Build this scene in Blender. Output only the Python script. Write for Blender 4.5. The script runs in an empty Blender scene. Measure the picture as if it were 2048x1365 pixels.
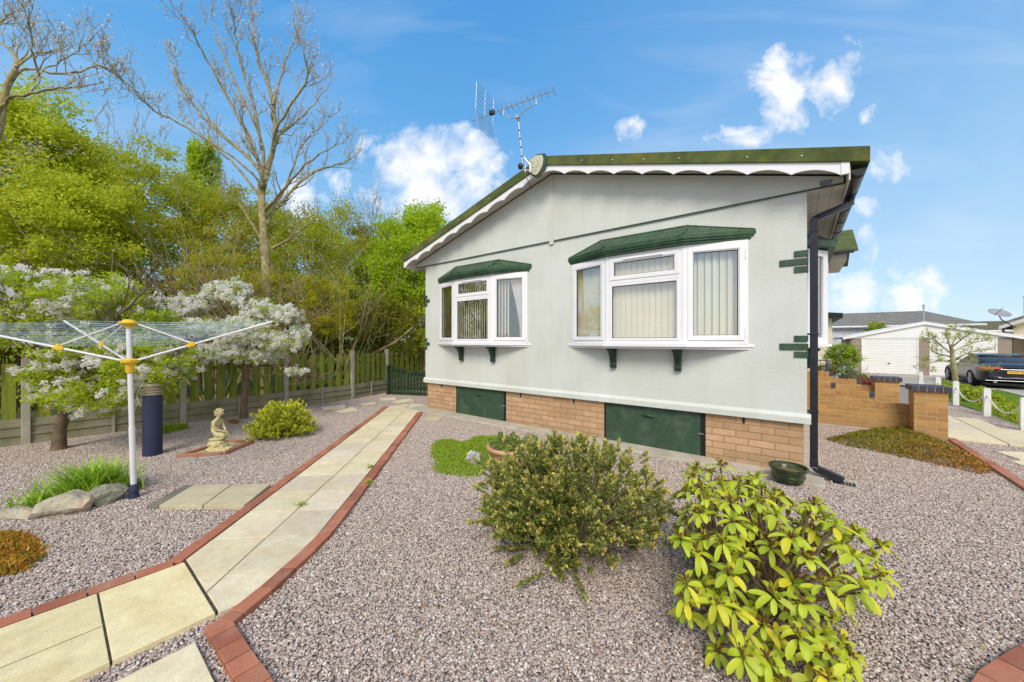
import bpy, bmesh, math, random
import numpy as np
from mathutils import Vector, Matrix, noise as mnoise

R = math.radians
SC = bpy.context.scene
COL = SC.collection

# ------------------------------------------------------------------ camera
# world frame: x runs along the bungalow's gable wall (to the right), y into the plot, gable corner at 0,0
CAM = (-0.087, -5.383, 1.58)
FPX = 727.0
cam_d = bpy.data.cameras.new('camera'); cam = bpy.data.objects.new('camera', cam_d); COL.objects.link(cam)
cam.location = CAM; cam.rotation_euler = (R(90), 0, R(38.14))
cam_d.sensor_width = 36; cam_d.lens = FPX / 2048 * 36; cam_d.clip_start = .05; cam_d.clip_end = 3000
SC.camera = cam
SC.view_settings.view_transform = 'Standard'; SC.view_settings.look = 'None'
SC.view_settings.exposure = 0.33; SC.view_settings.gamma = 1
SC.cycles.max_bounces = 8; SC.cycles.transparent_max_bounces = 24
SC.cycles.use_denoising = True

# ------------------------------------------------------------------ sky with clouds
SUN_EL, SUN_AZ = R(44), R(150)      # azimuth measured clockwise from +y of the world frame
W = bpy.data.worlds.new('World'); SC.world = W; W.use_nodes = True
nt = W.node_tree; nt.nodes.clear()
def nd(t, typ, **kw):
    n = t.nodes.new(typ)
    for k, v in kw.items(): setattr(n, k, v)
    return n
def sky_build():
    L = nt.links.new
    out = nd(nt, 'ShaderNodeOutputWorld'); bg = nd(nt, 'ShaderNodeBackground')
    bg.inputs[1].default_value = 0.15
    sky = nd(nt, 'ShaderNodeTexSky', sky_type='NISHITA'); sky.sun_disc = False
    sky.sun_elevation = SUN_EL; sky.sun_rotation = SUN_AZ
    sky.altitude = 50; sky.air_density = 1.0; sky.dust_density = 0.6; sky.ozone_density = 2.5
    tint = nd(nt, 'ShaderNodeMix', data_type='RGBA', blend_type='MULTIPLY'); tint.inputs[0].default_value = 1
    L(sky.outputs[0], tint.inputs[6]); tint.inputs[7].default_value = (.92, 1.22, 1.36, 1)
    tc = nd(nt, 'ShaderNodeTexCoord')
    s0 = nd(nt, 'ShaderNodeSeparateXYZ'); L(tc.outputs['Generated'], s0.inputs[0])
    gr = nd(nt, 'ShaderNodeValToRGB'); e = gr.color_ramp.elements
    K = 1/.15/1.26
    def kc(c): return (c[0]*K, c[1]*K, c[2]*K, 1)
    e[0].position = 0; e[0].color = kc((.58, .77, .90)); e[1].position = .80; e[1].color = kc((.055, .30, .74))
    for p_, c_ in ((.12, (.49, .71, .89)), (.3, (.29, .57, .88)), (.52, (.13, .42, .83))): q = e.new(p_); q.color = kc(c_)
    L(s0.outputs[2], gr.inputs[0])
    tint2 = nd(nt, 'ShaderNodeMix', data_type='RGBA'); tint2.inputs[0].default_value = .86
    L(tint.outputs[2], tint2.inputs[6]); L(gr.outputs[0], tint2.inputs[7]); tint = tint2
    rot = nd(nt, 'ShaderNodeVectorRotate', rotation_type='Z_AXIS'); rot.inputs['Angle'].default_value = R(-38.14)
    L(tc.outputs['Generated'], rot.inputs[0])
    sep = nd(nt, 'ShaderNodeSeparateXYZ'); L(rot.outputs[0], sep.inputs[0])
    def m(op, a, b=None, c=None, clamp=False):
        n = nd(nt, 'ShaderNodeMath', operation=op); n.use_clamp = clamp
        for i, v in enumerate((a, b, c)):
            if v is None: continue
            if isinstance(v, (int, float)): n.inputs[i].default_value = v
            else: L(v, n.inputs[i])
        return n.outputs[0]
    # heading-plane coordinates of the direction (valid ahead); behind, unseen noise clouds added for whiter fill light
    yy = m('MAXIMUM', sep.outputs[1], .02)
    u = m('DIVIDE', sep.outputs[0], yy); v = m('DIVIDE', sep.outputs[2], yy)
    cmb = nd(nt, 'ShaderNodeCombineXYZ'); L(u, cmb.inputs[0]); L(v, cmb.inputs[1])
    n1 = nd(nt, 'ShaderNodeTexNoise'); n1.inputs['Scale'].default_value = 7.5; n1.inputs['Detail'].default_value = 12; n1.inputs['Roughness'].default_value = .62; n1.inputs['Distortion'].default_value = .35
    L(cmb.outputs[0], n1.inputs['Vector'])
    blobs = [(810,330,75,85,1.1),(890,300,80,60,1.1),(850,400,120,70,1.1),(955,345,60,80,1.0),(930,265,35,40,.9),(740,300,35,40,.5),(690,375,40,40,.5),(620,420,60,50,.6),
             (1575,185,75,65,1.0),(1655,155,85,70,1.1),(1700,130,45,45,.9),(1550,115,40,38,.7),(1500,270,90,30,.8),(1565,235,60,40,.75),
             (1260,270,32,38,.55),(1740,225,22,28,.5),(1770,340,40,45,.62),(1740,500,22,45,.6),(1720,575,80,65,1.0),(1800,600,80,50,.9),(1855,590,50,45,.8),(1740,410,30,22,.4)]
    acc = None
    for (px, py, a, b, s) in blobs:
        du = m('MULTIPLY', m('SUBTRACT', u, (px-1024)/FPX), FPX/a)
        dv = m('MULTIPLY', m('SUBTRACT', v, (682.5-py)/FPX), FPX/b)
        d = m('SQRT', m('ADD', m('MULTIPLY', du, du), m('MULTIPLY', dv, dv)))
        k = m('SUBTRACT', m('MINIMUM', m('MULTIPLY', m('SUBTRACT', 1.0, d), 1.0), s*.8-.12), m('MULTIPLY', m('MAXIMUM', m('SUBTRACT', d, 1.35), 0), 2.5))
        acc = k if acc is None else m('SMOOTH_MAX', acc, k, .2)
    acc = m('MINIMUM', acc, .8)
    nz = m('MULTIPLY', m('SUBTRACT', n1.outputs[0], .5), 3.6)
    ahead = m('MULTIPLY', m('ADD', acc, nz), 1.15, clamp=True)
    ahead = m('MULTIPLY', ahead, m('GREATER_THAN', sep.outputs[1], .03))
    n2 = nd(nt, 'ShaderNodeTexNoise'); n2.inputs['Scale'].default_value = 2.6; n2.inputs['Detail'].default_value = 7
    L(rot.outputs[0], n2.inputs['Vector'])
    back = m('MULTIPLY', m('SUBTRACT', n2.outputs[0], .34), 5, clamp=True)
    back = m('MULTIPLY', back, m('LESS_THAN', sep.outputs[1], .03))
    ci = nd(nt, 'ShaderNodeTexNoise'); ci.inputs['Scale'].default_value = 2.2; ci.inputs['Detail'].default_value = 8; ci.inputs['Distortion'].default_value = .8
    mpc = nd(nt, 'ShaderNodeMapping'); mpc.inputs['Scale'].default_value = (.6, 3.0, 1); mpc.inputs['Rotation'].default_value = (0, 0, R(-12)); L(cmb.outputs[0], mpc.inputs[0]); L(mpc.outputs[0], ci.inputs['Vector'])
    cirr = m('MULTIPLY', m('MULTIPLY', m('SUBTRACT', ci.outputs[0], .50), .62, clamp=True), m('GREATER_THAN', sep.outputs[1], .03))
    pale = m('MULTIPLY', m('ADD', m('MULTIPLY', sep.outputs[0], .13), .0), 1.0, clamp=True)
    ahead = m('MAXIMUM', ahead, m('ADD', cirr, pale))
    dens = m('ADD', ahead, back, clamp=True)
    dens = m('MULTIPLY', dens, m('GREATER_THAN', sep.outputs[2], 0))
    n3 = nd(nt, 'ShaderNodeTexNoise'); n3.inputs['Scale'].default_value = 5; n3.inputs['Detail'].default_value = 5
    mp = nd(nt, 'ShaderNodeMapping'); mp.inputs['Location'].default_value = (3.1, 1.7, 0); L(cmb.outputs[0], mp.inputs[0]); L(mp.outputs[0], n3.inputs['Vector'])
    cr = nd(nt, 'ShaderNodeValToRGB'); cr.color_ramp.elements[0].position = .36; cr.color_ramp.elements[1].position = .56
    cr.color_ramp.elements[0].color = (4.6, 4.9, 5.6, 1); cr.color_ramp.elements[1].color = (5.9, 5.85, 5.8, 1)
    L(n3.outputs[0], cr.inputs[0])
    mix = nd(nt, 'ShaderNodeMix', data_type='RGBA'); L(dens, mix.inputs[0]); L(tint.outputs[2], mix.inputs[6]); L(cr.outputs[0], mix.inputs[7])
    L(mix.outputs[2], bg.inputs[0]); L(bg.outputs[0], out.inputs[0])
sky_build()

sun_d = bpy.data.lights.new('sun', 'SUN'); sun = bpy.data.objects.new('sun', sun_d); COL.objects.link(sun)
sun_d.energy = 2.5; sun_d.angle = R(24); sun_d.color = (1, .93, .80)
sd = Vector((math.sin(SUN_AZ)*math.cos(SUN_EL), math.cos(SUN_AZ)*math.cos(SUN_EL), math.sin(SUN_EL)))
sun.rotation_euler = sd.to_track_quat('Z', 'Y').to_euler()

# ------------------------------------------------------------------ layout helpers
def inpoly(P, x, y):
    c_ = False; j = len(P)-1
    for i in range(len(P)):
        if (P[i][1] > y) != (P[j][1] > y) and x < (P[j][0]-P[i][0])*(y-P[i][1])/(P[j][1]-P[i][1])+P[i][0]: c_ = not c_
        j = i
    return c_
AXX, AXY = (.78655, .61752), (-.61752, .78655)
def cw(X, Y, z=0.0):                 # offset right / ahead of the viewpoint -> world
    return Vector((CAM[0] + X*AXX[0] + Y*AXY[0], CAM[1] + X*AXX[1] + Y*AXY[1], z))
def g(px, py, z=0.0):
    Y = FPX*(CAM[2]-z)/(py-682.5); return cw((px-1024)/FPX*Y, Y, z)
def at(px, py, Y):
    return cw((px-1024)/FPX*Y, Y, CAM[2] + (682.5-py)/FPX*Y)
def proj(p):
    X = (p[0]-CAM[0])*AXX[0]+(p[1]-CAM[1])*AXX[1]; Y = (p[0]-CAM[0])*AXY[0]+(p[1]-CAM[1])*AXY[1]; return 1024+FPX*X/Y, 682.5-FPX*(p[2]-CAM[2])/Y
rng = random.Random(7)
nrng = np.random.default_rng(11)

# ------------------------------------------------------------------ materials
def S(n, k, v):
    if k in n.inputs: n.inputs[k].default_value = v
def M(name, col, rough=.6, var=.12, vscale=6, bump=0, bscale=60, metal=0, spec=.4, col2=None, stain=None, coord='Object', dist=.01):
    m = bpy.data.materials.new(name); m.use_nodes = True; t = m.node_tree; b = t.nodes['Principled BSDF']; L = t.links.new
    S(b, 'Roughness', rough); S(b, 'Metallic', metal); S(b, 'Specular IOR Level', spec)
    tc = nd(t, 'ShaderNodeTexCoord')
    c2 = col2 or tuple(max(0, c*(1-var*2)) for c in col)
    n = nd(t, 'ShaderNodeTexNoise'); n.inputs['Scale'].default_value = vscale; n.inputs['Detail'].default_value = 6; n.inputs['Roughness'].default_value = .6
    L(tc.outputs[coord], n.inputs['Vector'])
    r = nd(t, 'ShaderNodeValToRGB'); r.color_ramp.elements[0].position = .34; r.color_ramp.elements[1].position = .66
    r.color_ramp.elements[0].color = (*c2, 1); r.color_ramp.elements[1].color = (*col, 1)
    L(n.outputs[0], r.inputs[0]); o = r.outputs[0]
    if stain:
        (sc_, s_scale, s_lo, s_hi) = stain
        n2 = nd(t, 'ShaderNodeTexNoise'); n2.inputs['Scale'].default_value = s_scale; n2.inputs['Detail'].default_value = 8; n2.inputs['Roughness'].default_value = .65
        L(tc.outputs[coord], n2.inputs['Vector'])
        mr = nd(t, 'ShaderNodeMapRange'); mr.inputs[1].default_value = s_lo; mr.inputs[2].default_value = s_hi; L(n2.outputs[0], mr.inputs[0])
        mx = nd(t, 'ShaderNodeMix', data_type='RGBA'); L(mr.outputs[0], mx.inputs[0]); L(o, mx.inputs[6]); mx.inputs[7].default_value = (*sc_, 1); o = mx.outputs[2]
    L(o, b.inputs['Base Color'])
    if bump:
        n3 = nd(t, 'ShaderNodeTexNoise'); n3.inputs['Scale'].default_value = bscale; n3.inputs['Detail'].default_value = 4
        L(tc.outputs[coord], n3.inputs['Vector'])
        bp = nd(t, 'ShaderNodeBump'); bp.inputs['Strength'].default_value = bump; bp.inputs['Distance'].default_value = dist
        L(n3.outputs[0], bp.inputs['Height']); L(bp.outputs[0], b.inputs['Normal'])
    return m
def M_leaf(name, cols, rough=.5, trans=.35, spec=.25, vscale=0):
    """leaf: every leaf its own shade out of cols, a little light shines through"""
    m = bpy.data.materials.new(name); m.use_nodes = True; t = m.node_tree; b = t.nodes['Principled BSDF']; L = t.links.new
    ge = nd(t, 'ShaderNodeNewGeometry')
    r = nd(t, 'ShaderNodeValToRGB'); e = r.color_ramp.elements
    n = len(cols)
    e[0].color = (*cols[0], 1); e[0].position = 0
    e[1].color = (*cols[-1], 1); e[1].position = 1
    for i in range(1, n-1):
        q = e.new(i/(n-1)); q.color = (*cols[i], 1)
    L(ge.outputs['Random Per Island'], r.inputs[0]); o = r.outputs[0]
    L(o, b.inputs['Base Color'])
    S(b, 'Roughness', rough); S(b, 'Specular IOR Level', spec)
    tr = nd(t, 'ShaderNodeBsdfTranslucent'); L(o, tr.inputs[0])
    mx = nd(t, 'ShaderNodeMixShader'); mx.inputs[0].default_value = trans
    L(b.outputs[0], mx.inputs[1]); L(tr.outputs[0], mx.inputs[2])
    L(mx.outputs[0], t.nodes['Material Output'].inputs[0])
    return m
def M_brick(name, c1, c2, mortar, w=.225, h=.075, msize=.009, bump=.6, along='xy', rockb=.5, off=(0,0)):
    m = bpy.data.materials.new(name); m.use_nodes = True; t = m.node_tree; b = t.nodes['Principled BSDF']; L = t.links.new
    tc = nd(t, 'ShaderNodeTexCoord'); sp = nd(t, 'ShaderNodeSeparateXYZ'); L(tc.outputs['Object'], sp.inputs[0])
    ad = nd(t, 'ShaderNodeMath', operation='ADD'); L(sp.outputs[0], ad.inputs[0]); L(sp.outputs[1], ad.inputs[1])
    cb = nd(t, 'ShaderNodeCombineXYZ'); L(ad.outputs[0], cb.inputs[0]); L(sp.outputs[2], cb.inputs[1])
    mp = nd(t, 'ShaderNodeMapping'); mp.inputs['Location'].default_value = (off[0], off[1], 0); L(cb.outputs[0], mp.inputs[0])
    br = nd(t, 'ShaderNodeTexBrick'); L(mp.outputs[0], br.inputs['Vector'])
    br.inputs['Color1'].default_value = (*c1, 1); br.inputs['Color2'].default_value = (*c2, 1); br.inputs['Mortar'].default_value = (*mortar, 1)
    br.inputs['Scale'].default_value = 1; br.inputs['Brick Width'].default_value = w; br.inputs['Row Height'].default_value = h
    br.inputs['Mortar Size'].default_value = msize; br.inputs['Mortar Smooth'].default_value = .2
    n = nd(t, 'ShaderNodeTexNoise'); n.inputs['Scale'].default_value = 9; n.inputs['Detail'].default_value = 8; n.inputs['Roughness'].default_value = .7; L(tc.outputs['Object'], n.inputs['Vector'])
    mr = nd(t, 'ShaderNodeMapRange'); mr.inputs[3].default_value = .72; mr.inputs[4].default_value = 1.25; L(n.outputs[0], mr.inputs[0])
    mu = nd(t, 'ShaderNodeVectorMath', operation='SCALE'); L(br.outputs[0], mu.inputs[0]); L(mr.outputs[0], mu.inputs['Scale'])
    spz = nd(t, 'ShaderNodeMapRange'); spz.inputs[1].default_value = .02; spz.inputs[2].default_value = .22; spz.inputs[3].default_value = .75; spz.inputs[4].default_value = 0; L(sp.outputs[2], spz.inputs[0])
    sn = nd(t, 'ShaderNodeTexNoise'); sn.inputs['Scale'].default_value = 5; sn.inputs['Detail'].default_value = 8; L(tc.outputs['Object'], sn.inputs['Vector'])
    sm = nd(t, 'ShaderNodeMath', operation='MULTIPLY'); L(spz.outputs[0], sm.inputs[0]); L(sn.outputs[0], sm.inputs[1])
    sx = nd(t, 'ShaderNodeMix', data_type='RGBA'); L(sm.outputs[0], sx.inputs[0]); L(mu.outputs[0], sx.inputs[6]); sx.inputs[7].default_value = (.20, .17, .11, 1)
    L(sx.outputs[2], b.inputs['Base Color']); S(b, 'Roughness', .88); S(b, 'Specular IOR Level', .2)
    n2 = nd(t, 'ShaderNodeTexNoise'); n2.inputs['Scale'].default_value = 45; n2.inputs['Detail'].default_value = 5
    mp2 = nd(t, 'ShaderNodeMapping'); mp2.inputs['Scale'].default_value = (.5, .5, 1.4); L(tc.outputs['Object'], mp2.inputs[0]); L(mp2.outputs[0], n2.inputs['Vector'])
    s1 = nd(t, 'ShaderNodeMath', operation='MULTIPLY'); s1.inputs[1].default_value = rockb; L(n2.outputs[0], s1.inputs[0])
    s2 = nd(t, 'ShaderNodeMath', operation='SUBTRACT'); L(s1.outputs[0], s2.inputs[0]); L(br.outputs['Fac'], s2.inputs[1])
    bp = nd(t, 'ShaderNodeBump'); bp.inputs['Strength'].default_value = bump; bp.inputs['Distance'].default_value = .008
    L(s2.outputs[0], bp.inputs['Height']); L(bp.outputs[0], b.inputs['Normal'])
    return m
def M_glass(name, refl=1.0, tint=(.96, .96, .95)):
    m = bpy.data.materials.new(name); m.use_nodes = True; t = m.node_tree; t.nodes.remove(t.nodes['Principled BSDF']); L = t.links.new
    tr = nd(t, 'ShaderNodeBsdfTransparent'); tr.inputs[0].default_value = (*tint, 1)
    gl = nd(t, 'ShaderNodeBsdfGlossy'); gl.inputs['Roughness'].default_value = 0.0; gl.inputs[0].default_value = (1, 1, 1, 1)
    lw = nd(t, 'ShaderNodeLayerWeight'); lw.inputs[0].default_value = .5
    pw = nd(t, 'ShaderNodeMath', operation='POWER'); pw.inputs[1].default_value = 4; L(lw.outputs['Facing'], pw.inputs[0])
    mm = nd(t, 'ShaderNodeMath', operation='MULTIPLY_ADD'); mm.inputs[1].default_value = .8; mm.inputs[2].default_value = .15*refl; mm.use_clamp = True; L(pw.outputs[0], mm.inputs[0])
    mx = nd(t, 'ShaderNodeMixShader'); L(mm.outputs[0], mx.inputs[0]); L(tr.outputs[0], mx.inputs[1]); L(gl.outputs[0], mx.inputs[2])
    L(mx.outputs[0], t.nodes['Material Output'].inputs[0]); return m

MT = {}
MT['white'] = M('white_upvc', (.80, .80, .83), .35, .03, 2)
MT['cream_trim'] = M('cream_trim', (.62, .57, .50), .5, .06, 3)
MT['soffit'] = M('soffit_board', (.66, .60, .54), .6, .08, 3)
MT['green'] = M('green_paint', (.040, .085, .050), .55, .15, 14, bump=.4, bscale=120, dist=.004, stain=((.11, .14, .10), 4, .52, .85))
MT['canopy'] = None
MT['bracket'] = M('bracket_green', (.018, .05, .03), .4, .2, 20)
MT['black'] = M('black_pvc', (.022, .023, .032), .35, .2, 6)
MT['dark'] = M('dark', (.01, .01, .012), .6)
MT['alu'] = M('aluminium', (.55, .56, .58), .38, .1, 8, metal=.8)
MT['steel'] = M('steel', (.6, .6, .6), .3, .1, 8, metal=1)
MT['mossroof'] = M('mossy_felt', (.10, .13, .035), .9, .25, 5, bump=.4, bscale=150, dist=.004, stain=((.17, .16, .03), 2.3, .5, .7))
MT['skirt'] = M_brick('skirt_brick', (.56, .36, .22), (.44, .27, .15), (.30, .21, .12), .27, .088, .0065, off=(0, .0))
MT['gbrick'] = M_brick('garden_brick', (.52, .29, .11), (.38, .20, .075), (.46, .34, .18), .225, .075, .008, bump=.7)
MT['ebrick'] = M('engineering_brick', (.075, .065, .09), .55, .2, 12, bump=.2)
MT['mortar'] = M('mortar', (.55, .45, .30), .9, .15, 20)
MT['concrete'] = M('concrete', (.50, .45, .37), .9, .1, 5, bump=.3, bscale=90, dist=.004, stain=((.33, .29, .22), 3, .5, .7))
MT['blind'] = M('blind_fabric', (.86, .81, .63), .8, .04, 4)
MT['net'] = M('net_curtain', (.75, .75, .74), .9, .05, 4)
MT['room'] = M('room_wall', (.35, .30, .22), .9)
MT['glass'] = M_glass('window_glass', 1.0)
MT['glass2'] = M_glass('far_glass', 2.2, (.3, .35, .4))

def stucco():
    m = bpy.data.materials.new('stucco'); m.use_nodes = True; t = m.node_tree; b = t.nodes['Principled BSDF']; L = t.links.new
    tc = nd(t, 'ShaderNodeTexCoord')
    n = nd(t, 'ShaderNodeTexNoise'); n.inputs['Scale'].default_value = 1.1; n.inputs['Detail'].default_value = 6; L(tc.outputs['Object'], n.inputs['Vector'])
    r = nd(t, 'ShaderNodeValToRGB'); e = r.color_ramp.elements; e[0].position = .3; e[1].position = .7
    e[0].color = (.57, .59, .545, 1); e[1].color = (.66, .685, .66, 1); L(n.outputs[0], r.inputs[0])
    mp_ = nd(t, 'ShaderNodeMapping'); mp_.inputs['Scale'].default_value = (3.2, 3.2, .55); L(tc.outputs['Object'], mp_.inputs[0])
    n4 = nd(t, 'ShaderNodeTexNoise'); n4.inputs['Scale'].default_value = 1.6; n4.inputs['Detail'].default_value = 7; L(mp_.outputs[0], n4.inputs['Vector'])
    r4 = nd(t, 'ShaderNodeMapRange'); r4.inputs[1].default_value = .5; r4.inputs[2].default_value = .85; r4.inputs[4].default_value = .26; L(n4.outputs[0], r4.inputs[0])
    x4 = nd(t, 'ShaderNodeMix', data_type='RGBA'); L(r4.outputs[0], x4.inputs[0]); L(r.outputs[0], x4.inputs[6]); x4.inputs[7].default_value = (.46, .45, .36, 1)
    L(x4.outputs[2], b.inputs['Base Color']); S(b, 'Roughness', .85); S(b, 'Specular IOR Level', .25)
    n2 = nd(t, 'ShaderNodeTexNoise'); n2.inputs['Scale'].default_value = 75; n2.inputs['Detail'].default_value = 3; n2.inputs['Roughness'].default_value = .55; L(tc.outputs['Object'], n2.inputs['Vector'])
    r2 = nd(t, 'ShaderNodeMapRange'); r2.inputs[1].default_value = .42; r2.inputs[2].default_value = .68; L(n2.outputs[0], r2.inputs[0])
    bp = nd(t, 'ShaderNodeBump'); bp.inputs['Strength'].default_value = .55; bp.inputs['Distance'].default_value = .006
    L(r2.outputs[0], bp.inputs['Height']); L(bp.outputs[0], b.inputs['Normal']); return m
MT['stucco'] = stucco()
def canopy_mat():
    m = M('canopy_green', (.035, .095, .045), .38, .25, 9, stain=((.08, .12, .04), 6, .56, .75)); t = m.node_tree; b = t.nodes['Principled BSDF']; L = t.links.new
    tc = nd(t, 'ShaderNodeTexCoord'); sp = nd(t, 'ShaderNodeSeparateXYZ'); L(tc.outputs['Object'], sp.inputs[0])
    mz = nd(t, 'ShaderNodeMath', operation='MULTIPLY'); mz.inputs[1].default_value = 1.0; L(sp.outputs[2], mz.inputs[0])
    cb = nd(t, 'ShaderNodeCombineXYZ'); L(sp.outputs[0], cb.inputs[0]); L(mz.outputs[0], cb.inputs[1])
    br = nd(t, 'ShaderNodeTexBrick'); L(cb.outputs[0], br.inputs['Vector']); br.inputs['Scale'].default_value = 1
    br.inputs['Brick Width'].default_value = .13; br.inputs['Row Height'].default_value = .052; br.inputs['Mortar Size'].default_value = .007; br.inputs['Mortar Smooth'].default_value = .9
    bp = nd(t, 'ShaderNodeBump'); bp.inputs['Strength'].default_value = .8; bp.inputs['Distance'].default_value = .016; bp.invert = True
    gt_ = nd(t, 'ShaderNodeMath', operation='GREATER_THAN'); gt_.inputs[1].default_value = 2.967; L(sp.outputs[2], gt_.inputs[0])
    mq = nd(t, 'ShaderNodeMath', operation='MULTIPLY'); L(br.outputs['Fac'], mq.inputs[0]); L(gt_.outputs[0], mq.inputs[1])
    L(mq.outputs[0], bp.inputs['Height']); L(bp.outputs[0], b.inputs['Normal']); return m
MT['canopy'] = canopy_mat()

# ------------------------------------------------------------------ object helpers
def tag(o, label=None, cat=None, group=None, kind=None):
    if label: o['label'] = label
    if cat: o['category'] = cat
    if group: o['group'] = group
    if kind: o['kind'] = kind
    return o
def thing(name, label, cat, loc=(0,0,0), rz=0, group=None):
    o = bpy.data.objects.new(name, None); COL.objects.link(o); o.empty_display_size = .1
    o.location = loc; o.rotation_euler = (0, 0, rz)
    return tag(o, label, cat, group)
def wmat(o):
    m = Matrix.Identity(4)
    while o is not None:
        m = Matrix.Translation(o.location) @ o.rotation_euler.to_matrix().to_4x4() @ m; o = o.parent
    return m
def mesh_obj(name, V, F, mat, parent=None, smooth=False, loc=None):
    me = bpy.data.meshes.new(name)
    V = np.asarray(V, dtype=np.float32).reshape(-1, 3)
    if loc is not None: V = V - np.asarray(loc, dtype=np.float32)
    if isinstance(F, np.ndarray):
        k = F.shape[1]; me.vertices.add(len(V)); me.vertices.foreach_set('co', V.ravel())
        me.loops.add(F.size); me.loops.foreach_set('vertex_index', F.astype(np.int32).ravel())
        me.polygons.add(len(F)); me.polygons.foreach_set('loop_start', np.arange(0, F.size, k, dtype=np.int32))
        me.update(calc_edges=True)
    else:
        me.from_pydata([tuple(map(float, v)) for v in V], [], F); me.update()
    if smooth: me.polygons.foreach_set('use_smooth', [True]*len(me.polygons))
    if mat is not None: me.materials.append(mat)
    o = bpy.data.objects.new(name, me); COL.objects.link(o)
    if loc is not None: o.location = loc
    if parent is not None: o.parent = parent
    return o
class MB:
    """collects shapes in world coordinates; build() links them as one mesh under its parent"""
    def __init__(s): s.V = []; s.F = []; s.P = []
    def mark(s): s.P.append((len(s.V), len(s.F)))
    def add(s, V, F):
        s.mark(); k = len(s.V); s.V += [tuple(v) for v in V]; s.F += [[i+k for i in f] for f in F]; return s
    def box(s, x0, x1, y0, y1, z0, z1):
        V = [(x,y,z) for z in (z0,z1) for y in (y0,y1) for x in (x0,x1)]
        return s.add(V, [(0,2,3,1),(4,5,7,6),(0,1,5,4),(2,6,7,3),(0,4,6,2),(1,3,7,5)])
    def obox(s, o, d, n, u0, u1, w0, w1, z0, z1):      # plan origin o, along d, across n
        V = [(o[0]+d[0]*u+n[0]*w, o[1]+d[1]*u+n[1]*w, z) for z in (z0,z1) for w in (w0,w1) for u in (u0,u1)]
        F = [(0,2,3,1),(4,5,7,6),(0,1,5,4),(2,6,7,3),(0,4,6,2),(1,3,7,5)]
        if d[0]*n[1]-d[1]*n[0] < 0: F = [f[::-1] for f in F]
        return s.add(V, F)
    def prism(s, P, axis, a, b):                        # polygon P in the two other axes, from a to b along axis
        n = len(P); V = []
        for q in (a, b):
            for (u, v) in P:
                V.append({'x':(q,u,v), 'y':(u,q,v), 'z':(u,v,q)}[axis])
        F = [list(range(n))[::-1], list(range(n, 2*n))] + [[i, (i+1)%n, n+(i+1)%n, n+i] for i in range(n)]
        return s.add(V, F)
    def tube(s, pts, r, seg=8, caps=True):
        pts = [Vector(p) for p in pts]; s.mark(); rr = r if isinstance(r, (list, tuple)) else [r]*len(pts); k = len(s.V); up = None
        for i, p in enumerate(pts):
            t = (pts[min(i+1, len(pts)-1)] - pts[max(i-1, 0)]).normalized()
            if up is None: up = t.orthogonal().normalized()
            up = (up - t*up.dot(t)).normalized(); sd_ = t.cross(up)
            for j in range(seg):
                a = 2*math.pi*j/seg; s.V.append(tuple(p + (up*math.cos(a) + sd_*math.sin(a))*rr[i]))
        for i in range(len(pts)-1):
            for j in range(seg):
                a = k+i*seg+j; b = k+i*seg+(j+1)%seg; s.F.append([a, b, b+seg, a+seg])
        if caps: s.F.append([k+j for j in range(seg)][::-1]); s.F.append([k+(len(pts)-1)*seg+j for j in range(seg)])
        return s
    def lathe(s, c, prof, seg=24):                      # prof = [(r, z)]
        s.mark(); k = len(s.V)
        for (r, z) in prof:
            for j in range(seg):
                a = 2*math.pi*j/seg; s.V.append((c[0]+r*math.cos(a), c[1]+r*math.sin(a), c[2]+z))
        for i in range(len(prof)-1):
            for j in range(seg):
                a = k+i*seg+j; b = k+i*seg+(j+1)%seg; s.F.append([a, b, b+seg, a+seg])
        s.F.append([k+j for j in range(seg)][::-1]); s.F.append([k+(len(prof)-1)*seg+j for j in range(seg)])
        return s
    def split(s, name, mat, parent=None, tol=.004, **kw):   # one mesh for each separate piece
        n = len(s.P); rng_ = [(s.P[i], s.P[i+1] if i+1 < n else (len(s.V), len(s.F))) for i in range(n)]
        bb = [(np.array(s.V[a[0]:b[0]]).min(0)-tol, np.array(s.V[a[0]:b[0]]).max(0)+tol) for a, b in rng_]
        g = list(range(n))
        def f(i):
            while g[i] != i: i = g[i]
            return i
        for i in range(n):
            for j in range(i): 
                if (bb[i][0] <= bb[j][1]).all() and (bb[j][0] <= bb[i][1]).all(): g[f(i)] = f(j)
        gr = {}
        for i in range(n): gr.setdefault(f(i), []).append(i)
        out = []
        for ids in gr.values():
            m = MB()
            for i in ids:
                a, b = rng_[i]; k = len(m.V); m.V += s.V[a[0]:b[0]]; m.F += [[q-a[0]+k for q in fc] for fc in s.F[a[1]:b[1]]]
            out.append(m.build(name, mat, parent, **kw))
        return out
    def build(s, name, mat, parent=None, bevel=0, smooth=False, local=False, seg=2):
        V = s.V; loc = None
        if parent is not None and not local:
            inv = wmat(parent).inverted(); V = [tuple(inv @ Vector(v)) for v in V]
        elif parent is None and not local and V:
            a = np.array(V); c = ((a[:,0].min()+a[:,0].max())/2, (a[:,1].min()+a[:,1].max())/2, a[:,2].min()); loc = c
        o = mesh_obj(name, V, s.F, mat, parent, smooth, loc)
        if smooth and len(o.data.polygons) < 60000:
            try: o.data.set_sharp_from_angle(angle=R(40))
            except Exception: pass
        if bevel:
            b = o.modifiers.new('bevel', 'BEVEL'); b.width = bevel; b.segments = seg; b.limit_method = 'ANGLE'; b.angle_limit = R(40)
        return o
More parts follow.
